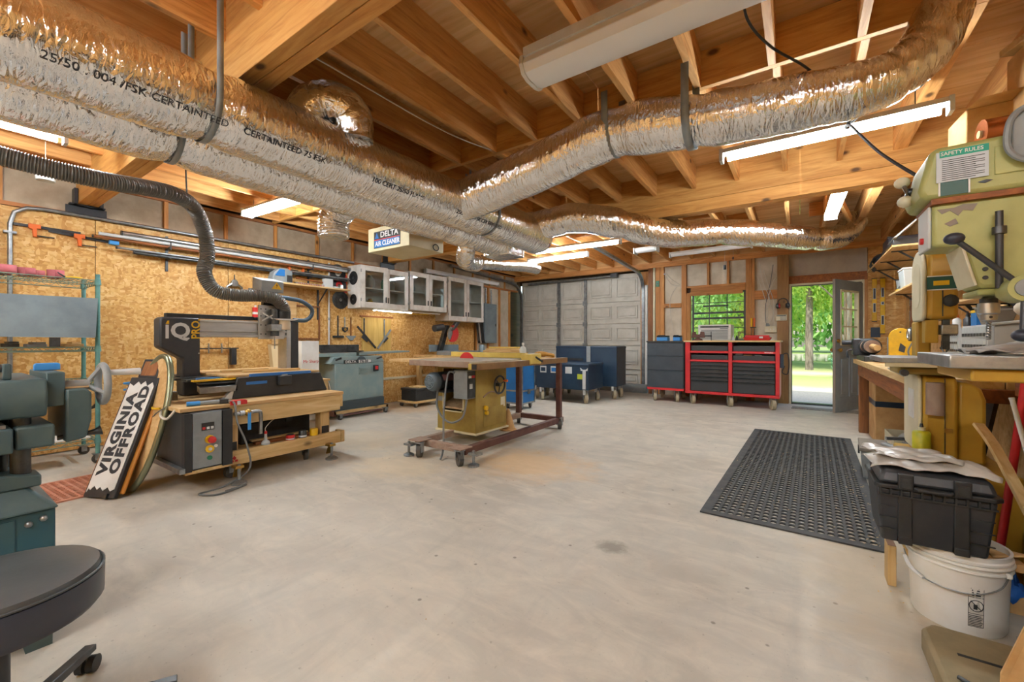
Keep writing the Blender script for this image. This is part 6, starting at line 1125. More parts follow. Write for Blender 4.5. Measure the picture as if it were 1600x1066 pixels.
t = thing('ear_muffs', 'black ear muffs hanging on the post beside the doorway', 'ear muffs', (-.25, 8.76, 1.66)); part(t, 'headband', G(t).tube([(-.25+.075*math.cos(R(a)),8.755,1.77+.08*math.sin(R(a))) for a in range(-20,201,20)], .008, n=6), M['black'])
for s in (-1, 1): c = part(t, 'ear_cup', G(t).sph((-.25+s*.075,8.745,1.72),.042,14,(.8,.7,1.2)), M['dsteel']); part(c, 'cushion', G(t).torus((-.25+s*.05,8.745,1.72),.03,.012,'x',18,8), M['redp' if s < 0 else 'black'])
part(t, 'nail', G(t).cyl((-.25,8.795,1.84),(-.25,8.745,1.84),.004,n=6), M['galv'])
t = thing('screwdrivers', 'two yellow-handled drivers hanging left of the switch plate', 'screwdriver', (-.71, 8.82, 1.1)); 
for k in range(2): p = part(t, 'grip', G(t).cyl((-.735+.045*k,8.83,1.36),(-.735+.045*k,8.83,1.52),.014,.018,n=10), M['yellow' if k == 0 else 'orange']); part(p, 'shank', G(t).cyl((-.735+.045*k,8.83,1.12),(-.735+.045*k,8.83,1.36),.005,n=6), M['dsteel'])
part(t, 'rack', G(t).box(-.76,-.66,8.825,8.849,1.34,1.355), M['black'])
t = thing('house_wiring', 'tan cables drooping down the stud bay beside the window', 'cable', (-.5, 8.85, 1.3))
for k, (x0, x1) in enumerate(((-.62,-.45),(-.40,-.50),(-.55,-.40),(-.66,-.52),(-.36,-.47))): part(t, 'cable', G(t).tube([(x0,8.86,2.55-.08*k),(x0*.6+x1*.4,8.835,2.15),(x1,8.83,1.85),(x1-.05+.03*k,8.835,1.6),(x1,8.86,1.37)], .006, n=5, sm=5), M['whitecable' if k != 1 else 'graycable'])
part(t, 'junction', G(t).box(-.51,-.45,8.852,8.895,1.366,1.42), M['gray'])
t = thing('house_wiring', 'loose cables crossing the stud bay left of the window', 'cable', (-2.1, 8.85, 1.6))
for k in range(3): part(t, 'cable', G(t).tube([(-2.28,8.86,2.5-.06*k),(-2.15,8.84,2.35-.1*k),(-1.98,8.84,2.22-.02*k)] if k < 2 else [(-2.05,8.86,2.2),(-2.18,8.84,1.9),(-2.12,8.85,1.3)], .006, n=5, sm=5), M['whitecable'])
part(t, 'staple', G(t).box(-2.30,-2.27,8.838,8.848,2.46,2.48), M['galv'])
t = thing('door_button', 'small green wall button on the stud beside the garage door', 'button', (-2.425, 8.84, 2.25)); part(t, 'case', G(t).box(-2.46,-2.39,8.825,8.848,2.22,2.34), M['green'], bev=.006); part(t, 'push', G(t).cyl((-2.425,8.825,2.28),(-2.425,8.818,2.28),.015,n=12), M['dsteel'])
for i, (x, z, m) in enumerate(((-1.0, 2.30, 'dsteel'), (-.88, 2.42, 'black'))): t = thing('pull_cord', ('pull cord with a dark switch hanging before the window wall', 'shorter pull cord hanging beside the other one')[i], 'pull cord', (x, 7.5+.0*i, z)); part(t, 'cord', G().cyl((0,0,.02),(0,0,2.60-z-.05),.002,n=5), M['whitecable']); part(t, 'bob', G().cyl((0,0,-.05+.03*i),(0,0,.02),.02-.01*i,n=10), M[m])
# ---- navy carts and the blue case
def navy_cart(lab, x0, x1, y0, y1, z1, stickers=()):
    t = thing('rolling_case', lab, 'rolling case', ((x0+x1)/2, (y0+y1)/2, 0), group='navy rolling cases'); part(t, 'body', G(t).box(x0,x1,y0,y1,.24,z1), M['navy'], bev=.008); part(t, 'rim', G(t).box(x0-.006,x1+.006,y0-.006,y1+.006,z1-.035,z1-.012), M['navy'], bev=.003)
    for k, (sx, m) in enumerate(stickers): s = part(t, 'handle_plate', G(t).box(sx,sx+.13,y0-.006,y0-.0005,z1-.18,z1-.06), M['lightgray'], bev=.003); part(s, 'plate_inset', G(t).box(sx+.018,sx+.112,y0-.008,y0-.0062,z1-.155,z1-.085), M[m])
    for x in (x0+.08, x1-.08):
        for y in (y0+.08, y1-.08): big_caster(t, x, y, .24, .092, 35); part(t, 'caster_lock', G(t).box(x-.02,x+.02,y-.078,y-.055,.16,.28), M['lightgray'])
    return t
navy_cart('low navy rolling case with three handle plates before the garage door', -4.06, -3.02, 6.72, 7.38, .70, ((-3.98,'navy'),(-3.76,'bluecase'),(-3.46,'lightgray')))
t = navy_cart('taller navy rolling case behind the low one', -4.1, -2.82, 7.55, 8.05, 1.0); part(t, 'gray_strap', G(t).box(-3.42,-3.34,7.53,7.549,.55,1.0), M['gray']); part(t, 'slot', G(t).box(-3.9,-3.5,7.54,7.5495,.72,.76), M['black'])
t = thing('work_light_bar', 'pale latch bar and yellow tag on the low navy case', 'latch bar', (-3.12, 6.70, .3)); part(t, 'bar', G(t).box(-3.12,-3.06,6.695,6.712,.26,.58), M['lightgray'], bev=.006); part(t, 'fork', G(t).prism([(-3.15,.58),(-3.03,.58),(-3.02,.63),(-3.06,.60),(-3.12,.60),(-3.16,.63)], 'y', 6.695, 6.71), M['lightgray']); part(t, 'yellow_tag', G(t).box(-3.22,-3.125,6.705,6.712,.43,.52), PM('lime_tag','B9C43A',.6))
navy_cart('navy rolling case at the left beside the blue case', -4.75, -4.15, 6.95, 7.5, .72)
t = thing('road_case', 'bright blue road case with silver edges behind the table saw', 'road case', (-3.78, 5.72, 0)); part(t, 'body', G(t).box(-3.98,-3.62,5.55,5.92,.09,.75), M['bluecase']); 
for x in (-3.99,-3.63):
    for y in (5.54,5.91): part(t, 'edge_trim', G(t).box(x,x+.02,y,y+.02,.09,.75), M['steel'])
for z in (.09,.29,.735): part(t, 'edge_band', G(t).box(-3.985,-3.615,5.545,5.5485,z,z+.025), M['steel']); part(t, 'edge_band', G(t).box(-3.6185,-3.615,5.56,5.91,z,z+.025), M['steel'])
part(t, 'latch', G(t).box(-3.618,-3.605,5.70,5.78,.25,.32), M['steel'])
for x in (-3.93,-3.67):
    for y in (5.6,5.87): caster(t, x, y, .09, .04, 20)
t = thing('plunger_cone', 'tan cone leaning against the table saw base', 'cone', (-2.98, 4.25, .0)); part(t, 'cone', G().lathe([(.09,0),(.085,.02),(.03,.22),(.012,.26),(.003,.262)], n=20), M['card']); part(t, 'foot', G().lathe([(.003,.0),(.105,0),(.105,.012),(.088,.02)], n=20), M['card'])
# door mats
solo('door_mat', 'black ribbed mat lying outside the open door', 'mat', holed_mat(G(), .85, .5, 20, 8, .03, .02), M['rubmat'], loc=(-.08, 9.05, -.049)); 
solo('door_mat', 'flat grey mat just inside the threshold', 'mat', G().box(0,.95,0,.28,0,.008).box(.03,.92,.03,.25,.008,.012), PM('woven_mat','9A958B',.9,col2='6F6B64',scale=60), loc=(-.12, 8.2, .0005), rz=-3)
# levels on the far right wall panel
def level(lab, x, y, z0, z1, m, rz=0, face=-1):
    t = thing('spirit_level', lab, 'spirit level', (x, y, z0), rz, 'levels hung by the door'); L = z1-z0
    part(t, 'beam', G().box(-.03,.03,-.012,.012,0,L), M[m], bev=.004)
    for zz in (.14, L-.30, L*.52): p = part(t, 'vial_window', G().box(-.02,.02,-.0145,-.0115,zz,zz+(.05 if abs(zz-L*.52) < .01 else .15)), M['lightgray'], bev=.004); part(p, 'vial', G().box(-.012,.012,-.016,-.0145,zz+.008,zz+(.042 if abs(zz-L*.52) < .01 else .14)), M['blackm'])
    part(t, 'end_cap', G().box(-.032,.032,-.014,.014,-.012,0), M['black']); part(t, 'end_cap', G().box(-.032,.032,-.014,.014,L,L+.012), M['black'])
yl = YF+.016
level('yellow spirit level nearest the door hinge', .985, yl, 1.42, 2.10, 'yellow'); level('longer yellow spirit level second from the door', 1.085, yl, 1.22, 2.10, 'yellow')
level('brown wooden level on the side wall, nearer the corner', 1.335, 8.35, 1.25, 1.95, 'brownwood', -90); level('brown wooden level on the side wall, nearer the camera', 1.335, 7.75, 1.25, 1.95, 'brownwood', -90)
solo('notice_card', 'dark blue card pinned low by the yellow levels', 'card', G().box(-.06,.06,0,.006,0,.16), M['navy'], loc=(1.0, YF+.022, 1.16))
# ================================================================ right side
def rshelf(lab, x0, y0, y1, z, br):
    t = thing('wall_shelf', lab, 'shelf', (XR-.2, (y0+y1)/2, z)); part(t, 'board', G(t).box(x0, XR-.002, y0, y1, z, z+.02), M['plyp'], bev=.002)
    for y in br: part(t, 'bracket', G(t).box(XR-.014,XR-.002,y-.014,y+.014,z-.34,z-.001).hexa([(XR-.03,y-.009,z-.32),(XR-.014,y-.009,z-.32),(XR-.014,y+.009,z-.32),(XR-.03,y+.009,z-.32)],[(x0+.08,y-.009,z-.004),(x0+.11,y-.009,z-.004),(x0+.11,y+.009,z-.004),(x0+.08,y+.009,z-.004)]).box(x0+.03,XR-.014,y-.012,y+.012,z-.012,z-.001), M['blackm'])
rshelf('high deep plywood shelf on the right wall by the door', .84, 6.2, 8.35, 2.14, (6.5, 7.3, 8.1)); rshelf('lower plywood shelf under the high one on the right wall', .88, 5.35, 6.75, 1.64, (5.6, 6.5)); rshelf('shelf above the parts drawers on the right wall', 1.02, 4.05, 5.0, 1.40, (4.12, 4.9)); rshelf('tall shelf of cartons near the ceiling over the drill press', .64, 3.15, 4.3, 2.10, (3.3, 4.1))
t = thing('speaker_case', 'black boxy case standing on the high shelf', 'case', (1.1, 7.3, 2.1605)); part(t, 'body', G().cb((0,0,.13),(.36,.42,.26)), M['navyvinyl'], bev=.012); part(t, 'corner', G().cb((-.17,-.2,.25),(.03,.03,.03)), M['black'])
t = thing('black_bag', 'lumpy black bag hanging over the far end of the high shelf', 'bag', (.98, 7.85, 2.1605)); part(t, 'bag', G().sph((0,0,.09),.15,18,(.9,1.3,.6)), M['blackm']); part(t, 'flap', G().grid(lambda u,v: (-.12-.03*math.sin(v*4), -.12+.24*u, .10-.16*v+.01*math.sin(u*12)), 8, 6), M['rubber'], thick=.006)
t = thing('flat_tool_box', 'long black box with gold lettering on the high shelf edge', 'box', (.98, 6.75, 2.1605)); part(t, 'box', G().cb((0,0,.045),(.22,.8,.09)), M['blackm'], bev=.004); part(t, 'gold_print', G().box(-.1115,-.11,-.3,.12,.035,.055), M['brass'])
t = thing('framed_screen', 'framed grey screen leaning on the high shelf', 'screen', (1.0, 6.35, 2.2512)); part(t, 'frame', G().hexa([(-.14,-.10,0),(-.12,-.10,0),(-.12,.35,0),(-.14,.35,0)],[(.06,-.10,.20),(.08,-.10,.20),(.08,.35,.20),(.06,.35,.20)]), M['lightgray']); part(t, 'mesh', G().hexa([(-.135,-.07,.012),(-.132,-.07,.012),(-.132,.32,.012),(-.135,.32,.012)],[(.045,-.07,.19),(.048,-.07,.19),(.048,.32,.19),(.045,.32,.19)]), M['gray'])
t = thing('small_pail', 'small grey pail on the lower shelf', 'pail', (1.0, 6.6, 1.6605)); part(t, 'pail', G().lathe([(.06,0),(.075,.15),(.07,.15),(.056,.01)], n=22), M['gray']); part(t, 'lid_rim', G().torus((0,0,.15),.074,.007), M['black']); part(t, 'bail', G().tube([(0,-.075,.14),(-.06,-.04,.06),(-.07,.03,.05),(0,.075,.14)], .003, n=5, sm=4), M['galv'])
t = thing('clear_bin', 'translucent plastic bin on the lower shelf', 'bin', (1.0, 6.15, 1.6605)); part(t, 'bin', G().hexa([(-.08,-.12,0),(.08,-.12,0),(.08,.12,0),(-.08,.12,0)],[(-.10,-.14,.20),(.10,-.14,.20),(.10,.14,.20),(-.10,.14,.20)]), M['plastic_clear'], bev=.006); part(t, 'lid', G().cb((0,0,.21),(.21,.29,.018)), M['white'], bev=.004)
t = thing('yellow_cup', 'bright yellow cup upturned on the lower shelf edge', 'cup', (.94, 6.42, 1.6605)); part(t, 'shell', G().lathe([(.003,0),(.04,0),(.042,.02),(.03,.03),(.003,.032)], n=18), M['yellow']); part(t, 'rim', G().torus((0,0,.01),.042,.004), M['yellow'])
t = thing('white_carton', 'small white carton at the near end of the lower shelf', 'box', (1.05, 5.7, 1.6605)); part(t, 'carton', G().cb((0,0,.12),(.2,.3,.24)), M['white'], bev=.003); part(t, 'dark_print', G().box(-.102,-.1,-.08,.05,.14,.19), M['dsteel'])
for i in range(2):
    t = thing('mustard_bottle', ('yellow bottle, left of two on the upper bench shelf', 'yellow bottle, right of two on the upper bench shelf')[i], 'bottle', (1.12, 4.32-.12*i, 1.4205), group='yellow bottles'); part(t, 'bottle', G().lathe([(.003,0),(.035,0),(.036,.11),(.02,.13),(.003,.13)], n=16), M['yellow']); part(t, 'cap', G().cyl((0,0,.13),(0,0,.16),.016,n=10), M['redp'])
t = thing('paper_bag', 'white paper bag on the upper bench shelf', 'bag', (1.15, 4.6, 1.4205)); part(t, 'bag', G().hexa([(-.06,-.1,0),(.06,-.1,0),(.06,.1,0),(-.06,.1,0)],[(-.05,-.1,.2),(.04,-.11,.22),(.04,.1,.21),(-.05,.1,.2)]), M['white'], bev=.006); part(t, 'fold', G().cb((0,0,.22),(.08,.2,.01),(8,0,0)), M['white'])
# cartons near the ceiling
t = thing('cardboard_box', 'pale folded cardboard box on the ceiling shelf over the drill press', 'box', (.95, 3.64, 2.1205)); part(t, 'carton', G().prism([(-.17,-.2),(.15,-.2),(.17,.2),(-.15,.22),(-.19,.05)], 'z', 0, .30), M['card'], bev=.006); part(t, 'flap', G().hexa([(-.17,-.2,.30),(.15,-.2,.30),(.15,-.19,.30),(-.17,-.19,.30)],[(-.14,-.30,.31),(.15,-.31,.32),(.15,-.30,.322),(-.14,-.29,.312)]), M['card'])
t = thing('cardboard_box', 'taller cardboard box at the right on the ceiling shelf', 'box', (1.12, 3.35, 2.1205)); part(t, 'carton', G().cb((0,0,.27),(.30,.34,.54),(0,0,6)), M['card'], bev=.006); part(t, 'flap', G().cb((-.02,-.2,.51),(.28,.1,.008),(30,0,6)), M['card'])
t = thing('film_roll', 'roll of shiny copper-coloured film beside the cartons', 'film roll', (.88, 3.24, 2.1205)); part(t, 'film', G().cyl((-.09,.0,.075),(.09,.02,.075),.072,n=24), M['copper']); part(t, 'core', G().cyl((-.10,.0,.075),(.10,.02,.075),.02,n=12), M['card'])
t = thing('wood_plank', 'thick tan plank lying over the cartons at the right edge', 'plank', (1.1, 3.4, 2.6615)); part(t, 'plank', G().cb((.0,0,.02),(.34,.20,.035),(0,0,20)), M['lumber_x'], bev=.004); part(t, 'offcut', G().cb((.05,.02,.052),(.2,.12,.026),(0,0,10)), M['card'])
# outlet and cords near the ceiling
t = thing('ceiling_outlet', 'outlet box with a blue-black plug hung by the ceiling joist', 'outlet', (.60, 3.05, 2.55)); part(t, 'box', G().box(-.035,.035,-.03,.03,.04,.17), M['cream'], bev=.004); part(t, 'adapter', G().box(-.04,.04,-.075,-.031,.06,.13), M['navy'], bev=.005); part(t, 'plug', G().cyl((0,-.05,.06),(0,-.05,-.01),.018,.009,n=10), M['black'])
t = thing('power_cord', 'black power cord looping from the ceiling to the drill press', 'cord', (.2, 2.6, 2.4)); part(t, 'cord', G(t).tube([(.6,3.0,2.54),(.52,3.1,2.46),(.40,3.12,2.47),(.22,2.98,2.30),(.20,2.55,2.12),(.26,2.2,1.85),(.34,1.98,1.66)], .006, n=6, sm=8), M['wire']); part(t, 'tie', G(t).cyl((.216,2.97,2.28),(.226,2.98,2.32),.01,n=8), M['black'])
t = thing('power_cord', 'black cord looped above the foil branch duct', 'cord', (-.2, 2.45, 2.7)); part(t, 'cord', G(t).tube([(-.45,1.9,2.70),(-.38,2.0,2.60),(-.28,2.0,2.62),(-.22,2.08,2.70),(-.2,2.2,2.58),(-.12,2.4,2.54),(0,2.62,2.53),(.06,2.72,2.51)], .006, n=6, sm=8), M['wire']); part(t, 'staple', G(t).box(-.47,-.43,1.88,1.92,2.69,2.72), M['galv'])
# ---- workbench by the door end
t = thing('workbench', 'brown-legged workbench along the right wall with a plank top', 'workbench', (.95, 5.05, 0)); ZB = .88
for k in range(4): part(t, 'top_plank', G(t).box(.54+.20*k, .735+.20*k, 3.46, 6.66, ZB-.05, ZB), M['lumber'], bev=.003)
part(t, 'front_apron', G(t).box(.58,.62,3.5,6.6,ZB-.19,ZB-.051), M['brownwood_y'], bev=.003); part(t, 'end_apron', G(t).box(.60,1.33,3.455,3.495,ZB-.13,ZB-.051), M['brownwood_y'], bev=.003)
for y in (3.56, 6.55): part(t, 'leg', G(t).box(.585,.675,y-.045,y+.045,0,ZB-.051), M['brownwood'], bev=.003); part(t, 'leg', G(t).box(1.24,1.33,y-.045,y+.045,0,ZB-.051), M['brownwood'], bev=.003)

t = thing('side_counter', 'long counter with dark plywood front behind the machines', 'counter', (1.2, 2.2, 0)); part(t, 'top', G(t).box(.98,1.345,-.8,3.44,.86,.90), M['lumber'], bev=.003); part(t, 'front_rail', G(t).box(.965,.979,-.8,3.44,.80,.895), M['brownwood_y'], bev=.003); part(t, 'dark_panel', G(t).box(1.01,1.03,-.8,3.44,0,.858), M['darkply'])
# things on the workbench
t = thing('bench_lathe', 'dark grey lathe headstock with a rusty barrel on the bench end', 'lathe', (.66, 6.15, ZB+.0005)); part(t, 'base', G().cb((0,0,.03),(.2,.7,.06)), M['dsteel'], bev=.008); part(t, 'headstock', G().cb((-.05,.24,.15),(.20,.2,.2)), M['blackm'], bev=.016); part(t, 'barrel', G().cyl((-.02,.14,.16),(-.02,-.26,.16),.075,.068,n=22), M['tan']); part(t, 'collar', G().torus((-.02,-.18,.16),.072,.016,'y'), M['dsteel']); part(t, 'collar', G().torus((-.02,.08,.16),.078,.012,'y'), M['dsteel']); part(t, 'spindle', G().cyl((-.02,-.26,.16),(-.02,-.6,.15),.03,n=14), M['card']); part(t, 'tail_knob', G().cyl((-.15,.28,.2),(-.24,.3,.2),.03,n=12), M['blackm']); part(t, 'crank', G().tube([(-.15,.2,.12),(-.2,.18,.1),(-.2,.16,.02)], .012, n=8, sm=3), M['dsteel'])
t = thing('blade_guard', 'rounded yellow guard plate standing on the bench', 'guard', (.84, 5.75, ZB+.0005), -8); part(t, 'plate', G().prism([(-.09,0),(.09,0),(.09,.26)]+[(.09*math.cos(R(a)), .26+.09*math.sin(R(a))) for a in range(15,180,15)]+[(-.09,.26)], 'y', -.02, .02), M['yellow'], bev=.006); part(t, 'slot', G().prism([(-.015,.12),(.03,.10),(.04,.16),(0,.20)], 'y', -.0215, -.0195), M['blackm']); part(t, 'bolt', G().cyl((0,-.025,.31),(0,-.019,.31),.008,n=8), M['dsteel']); part(t, 'gray_edge', G().box(-.10,-.0905,-.02,.02,0,.26), M['gray'])
t = thing('camera_rig', 'black machine head with chrome ring and cables on the bench', 'machine head', (.90, 5.2, ZB+.0005)); part(t, 'stand', G().cyl((0,0,0),(0,0,.24),.03,n=12), M['black']); part(t, 'head', G().cb((0,0,.28),(.16,.18,.13)), M['blackm'], bev=.02); part(t, 'chrome_ring', G().torus((-.085,-.02,.28),.04,.012,'x'), M['steel']); part(t, 'pulley', G().torus((0,.02,.37),.03,.012,'y'), M['dsteel']); part(t, 'cable', G().tube([(-.05,-.05,.24),(-.10,-.08,.12),(-.05,-.12,.02),(.02,-.10,.1)], .007, n=6, sm=5), M['graycable']); part(t, 'foot', G().lathe([(.003,0),(.09,0),(.08,.02),(.003,.025)], n=18), M['black'])
for i, (x, y, m, lab) in enumerate(((.68,4.3,'gray','grey metal sheets stacked at the bench front'),(.62,3.9,'iron','bright metal bars lying at the near bench corner'))):
    t = thing('metal_sheets', lab, 'metal sheets', (x, y, ZB+.0005), group='metal stock on the bench')
    for k in range(5): part(t, 'sheet', G().cb((.01*k,-.02*k,.007+.011*k),(.16-.012*k,.9-.12*k,.009),(0,0,-3+2*k)), M[m], bev=.001)
# under the bench
t = thing('blue_band_box', 'tan cardboard box with a dark blue band under the bench end', 'box', (.95, 6.2, 0)); part(t, 'carton', G().cb((0,0,.34),(.56,.5,.68)), M['card'], bev=.004); part(t, 'blue_band', G().cb((0,0,.42),(.565,.505,.06)), M['navy']); part(t, 'flap', G().cb((-.1,-.2,.69),(.3,.1,.008),(10,0,0)), M['card'])
t = thing('open_drawer', 'pale wooden drawer full of plastic bags under the bench', 'drawer', (.90, 5.35, 0)); part(t, 'drawer_box', G().box(-.2,-.185,-.25,.25,0,.22).box(.185,.2,-.25,.25,0,.22).box(-.185,.185,-.25,-.235,0,.22).box(-.185,.185,.235,.25,0,.22).box(-.185,.185,-.235,.235,0,.012), M['cream'], bev=.002); part(t, 'plastic_bag', G().sph((0,0,.16),.13,14,(1.1,1.3,.7)), M['plastic_clear'])
t = thing('black_cabinet', 'black sheet leaning under the bench beside the drawer', 'sheet', (1.0, 4.3, 0)); part(t, 'sheet', G().hexa([(-.12,-.45,0),(-.10,-.45,0),(-.10,.45,0),(-.12,.45,0)],[(-.0,-.45,.74),(.02,-.45,.74),(.02,.45,.74),(-.0,.45,.74)]), M['darkply']); part(t, 'edge', G().box(-.13,-.121,-.46,.46,0,.01), M['blackm'])
t = thing('gray_tool_bin', 'grey plastic bin with a dusty lid on the floor by the mat', 'bin', (.50, 4.55, 0), -4); part(t, 'body', G().hexa([(-.07,-.2,0),(.07,-.2,0),(.07,.2,0),(-.07,.2,0)],[(-.085,-.22,.22),(.085,-.22,.22),(.085,.22,.22),(-.085,.22,.22)]), M['gray'], bev=.006); part(t, 'lid', G().cb((0,0,.235),(.19,.46,.028)), M['taupe'], bev=.006); part(t, 'latch', G().cb((-.092,.08,.18),(.012,.05,.07)), M['blackm'])
t = thing('vise_block', 'grey machine vise casting with a steel screw on a low crate', 'machine vise', (.62, 4.0, .2605), 20); part(t, 'base_casting', G().prism([(-.10,0),(.10,0),(.09,.05),(.05,.06),(.05,.12),(.01,.12),(0,.07),(-.06,.07),(-.09,.11),(-.12,.10)], 'y', -.08, .08), M['gray'], bev=.008); part(t, 'screw', G().cyl((.0,-.06,.10),(-.12,-.16,.06),.012,n=10), M['steel']); part(t, 'slide_bar', G().cb((0,.05,.14),(.2,.02,.02)), M['steel'])
t = thing('low_crate', 'low dark crate under the machine vise', 'crate', (.64, 3.95, 0)); part(t, 'crate', G().cb((0,0,.125),(.34,.5,.25)), M['blackm'], bev=.006); part(t, 'lid', G().cb((0,0,.255),(.35,.51,.008)), M['taupe'])
# parts drawers on the counter
def organiser(lab, x, y, w, h, rows, cols, rz=0):
    t = thing('parts_organiser', lab, 'parts drawers', (x, y, ZO), rz, 'small parts drawers'); part(t, 'frame', G().cb((.06,0,h/2),(.12,w,h)), M['lightgray'], bev=.003)
    for r0 in range(rows):
        for c in range(cols): a = -w/2+.008+(w-.016)/cols*c; b = a+(w-.016)/cols-.004; z0 = .008+(h-.016)/rows*r0; z1 = z0+(h-.016)/rows-.006; d = part(t, 'drawer', G().box(-.006,0,a,b,z0,z1), M['plastic_clear']); part(d, 'label_tab', G().box(-.008,-.006,a+.006,b-.006,z0+.008,z0+(z1-z0)*.42), M['dsteel'])
ZO = .8805
organiser('left small-parts drawer unit on the workbench', 1.02, 4.84, .34, .32, 5, 6); organiser('right small-parts drawer unit on the workbench', 1.02, 4.32, .52, .33, 4, 8)
t = thing('dark_bin', 'large taupe storage bin on the bench right of the drawers', 'bin', (1.18, 3.72, ZO)); part(t, 'body', G().cb((0,0,.16),(.28,.62,.32)), M['taupe'], bev=.008); part(t, 'lid', G().cb((0,0,.33),(.30,.64,.02)), M['taupe'], bev=.006)
t = thing('canvas_bag', 'pale canvas bag slumped on the taupe bin', 'bag', (1.15, 3.66, ZO+.341)); part(t, 'bag', G().sph((0,0,.07),.17,18,(.7,1.1,.42)), M['canvas']); part(t, 'fold', G().tube([(-.08,-.12,.06),(-.05,0,.125),(-.06,.14,.07)], .015, n=8, sm=4), M['canvas'])
t = thing('taupe_scoop', 'taupe plastic tray tilted on top of the drawers', 'tray', (1.08, 4.20, ZO+.341)); part(t, 'tray', G().hexa([(-.04,-.10,0),(.06,-.10,0),(.06,.06,0),(-.04,.06,0)],[(-.07,-.13,.09),(.08,-.13,.09),(.08,.09,.12),(-.07,.09,.12)]), M['taupe'], bev=.005); part(t, 'rim', G().hexa([(-.075,-.135,.09),(.085,-.135,.09),(.085,.095,.12),(-.075,.095,.12)],[(-.075,-.135,.10),(.085,-.135,.10),(.085,.095,.13),(-.075,.095,.13)]), M['taupe'])
bpy.data.objects['taupe_scoop'].location.z = ZO+.3305
for i, (y, m, lab) in enumerate(((4.90,'white','white glue bottle with an orange nozzle on the drawers'),(4.76,'dsteel','dark bottle behind the glue bottle'))):
    t = thing('glue_bottle', lab, 'bottle', (1.06+.03*i, y, ZO+.3205), group='bottles on the drawers'); part(t, 'bottle', G().lathe([(.003,0),(.026,0),(.027,.07),(.012,.09),(.003,.09)], n=16), M[m]); part(t, 'nozzle', G().lathe([(.012,.09),(.013,.10),(.003,.135)], n=12), M['orange' if i == 0 else 'black'])
t = thing('yellow_blue_box', 'blue and yellow carton beside the bottles', 'box', (1.09, 4.46, ZO+.3305)); part(t, 'carton', G().cb((0,0,.05),(.08,.12,.1)), M['bluecase'], bev=.002); part(t, 'yellow_top', G().cb((0,0,.105),(.081,.121,.02)), M['yellow'])
t = thing('cord_loop', 'black cord looped over the front of the left drawers', 'cord', (.995, 4.86, ZO+.15)); part(t, 'cord', G().tube([(-.01,-.09+.02*math.sin(i),.05*math.sin(i*1.3)) if False else (-.015,.09*math.cos(i*.9),.045*math.sin(i*.9)+.004*i) for i in range(16)], .005, n=6, sm=4), M['wire']); part(t, 'tie', G().torus((-.015,.085,.01),.01,.003,'y'), M['black'])
# ---- band saw
t = thing('band_saw', 'ochre band saw with green band and white side door', 'band saw', (.58, 3.0, 0))
def rr(y0, y1, z0, z1, rt, rb, n=6):
    P = []
    for cy, cz, r0, a0 in ((y1-rt, z1-rt, rt, 0), (y0+rt, z1-rt, rt, 90), (y0+rb, z0+rb, rb, 180), (y1-rb, z0+rb, rb, 270)): P += [(cy+r0*math.cos(R(a0+90*i/n)), cz+r0*math.sin(R(a0+90*i/n))) for i in range(n+1)]
    return P
part(t, 'upper_wheel_housing', G(t).prism(rr(2.85,3.14,1.205,1.575,.09,.03), 'x', .515, .625), M['gold2'], bev=.018); dw = part(t, 'wheel_door', G(t).prism(rr(2.855,3.10,1.20,1.56,.11,.04), 'x', .498, .514), M['cream'], bev=.008); part(dw, 'door_groove', G(t).prism(rr(2.90,3.06,1.27,1.50,.075,.075), 'x', .4965, .498), M['cream'], bev=.001)
gb = part(t, 'green_band', G(t).box(.513,.627,2.846,2.8495,1.352,1.412), M['dkgreen']); part(gb, 'white_line', G(t).box(.513,.627,2.845,2.8485,1.413,1.417), M['white']); part(gb, 'white_line', G(t).box(.513,.627,2.845,2.8485,1.347,1.351), M['white']); part(gb, 'maker_plate', G(t).box(.535,.59,2.843,2.846,1.370,1.392), M['yellow']); part(t, 'housing_seam', G(t).box(.566,.570,2.8475,2.8505,1.22,1.345), M['dsteel'])
part(t, 'door_knob', G(t).lathe([(.01,.0),(.01,-.012),(.026,-.016),(.03,-.026),(.024,-.036),(.004,-.04)], (.590,2.85,1.293), 10, 'y'), M['black'])
part(t, 'frame_spine', G(t).box(.515,.575,3.10,3.21,.62,1.205), M['gold2'], bev=.01); part(t, 'front_guard', G(t).box(.512,.560,2.88,2.95,1.09,1.204), M['gold2'], bev=.004); part(t, 'guide_post', G(t).box(.575,.60,2.885,2.91,1.06,1.21), M['dsteel']); part(t, 'blade_guide', G(t).box(.565,.625,2.86,2.93,1.13,1.18), M['steel'], bev=.005); part(t, 'blade', G(t).box(.580,.582,2.90,2.912,.9,1.21), M['steel'])
part(t, 'table', G(t).box(.33,.70,2.72,3.16,.995,1.02), M['iron'], bev=.003); part(t, 'table_rib', G(t).box(.345,.69,2.725,2.745,.975,.9949), M['cream2']); part(t, 'trunnion', G(t).box(.40,.66,2.80,3.05,.935,.974), M['gold'], bev=.012); part(t, 'trunnion_knob', G(t).cyl((.42,2.76,.945),(.42,2.80,.945),.016,n=10), M['blackm'])
part(t, 'lower_wheel_housing', G(t).prism(rr(2.84,3.22,.51,.93,.05,.03), 'x', .50, .62), M['gold2'], bev=.014); ld = part(t, 'lower_door', G(t).prism(rr(2.86,3.21,.54,.93,.04,.04), 'x', .484, .499), M['cream'], bev=.006); part(ld, 'instruction_plate', G(t).box(.4815,.4835,2.95,3.08,.70,.85), M['white'])
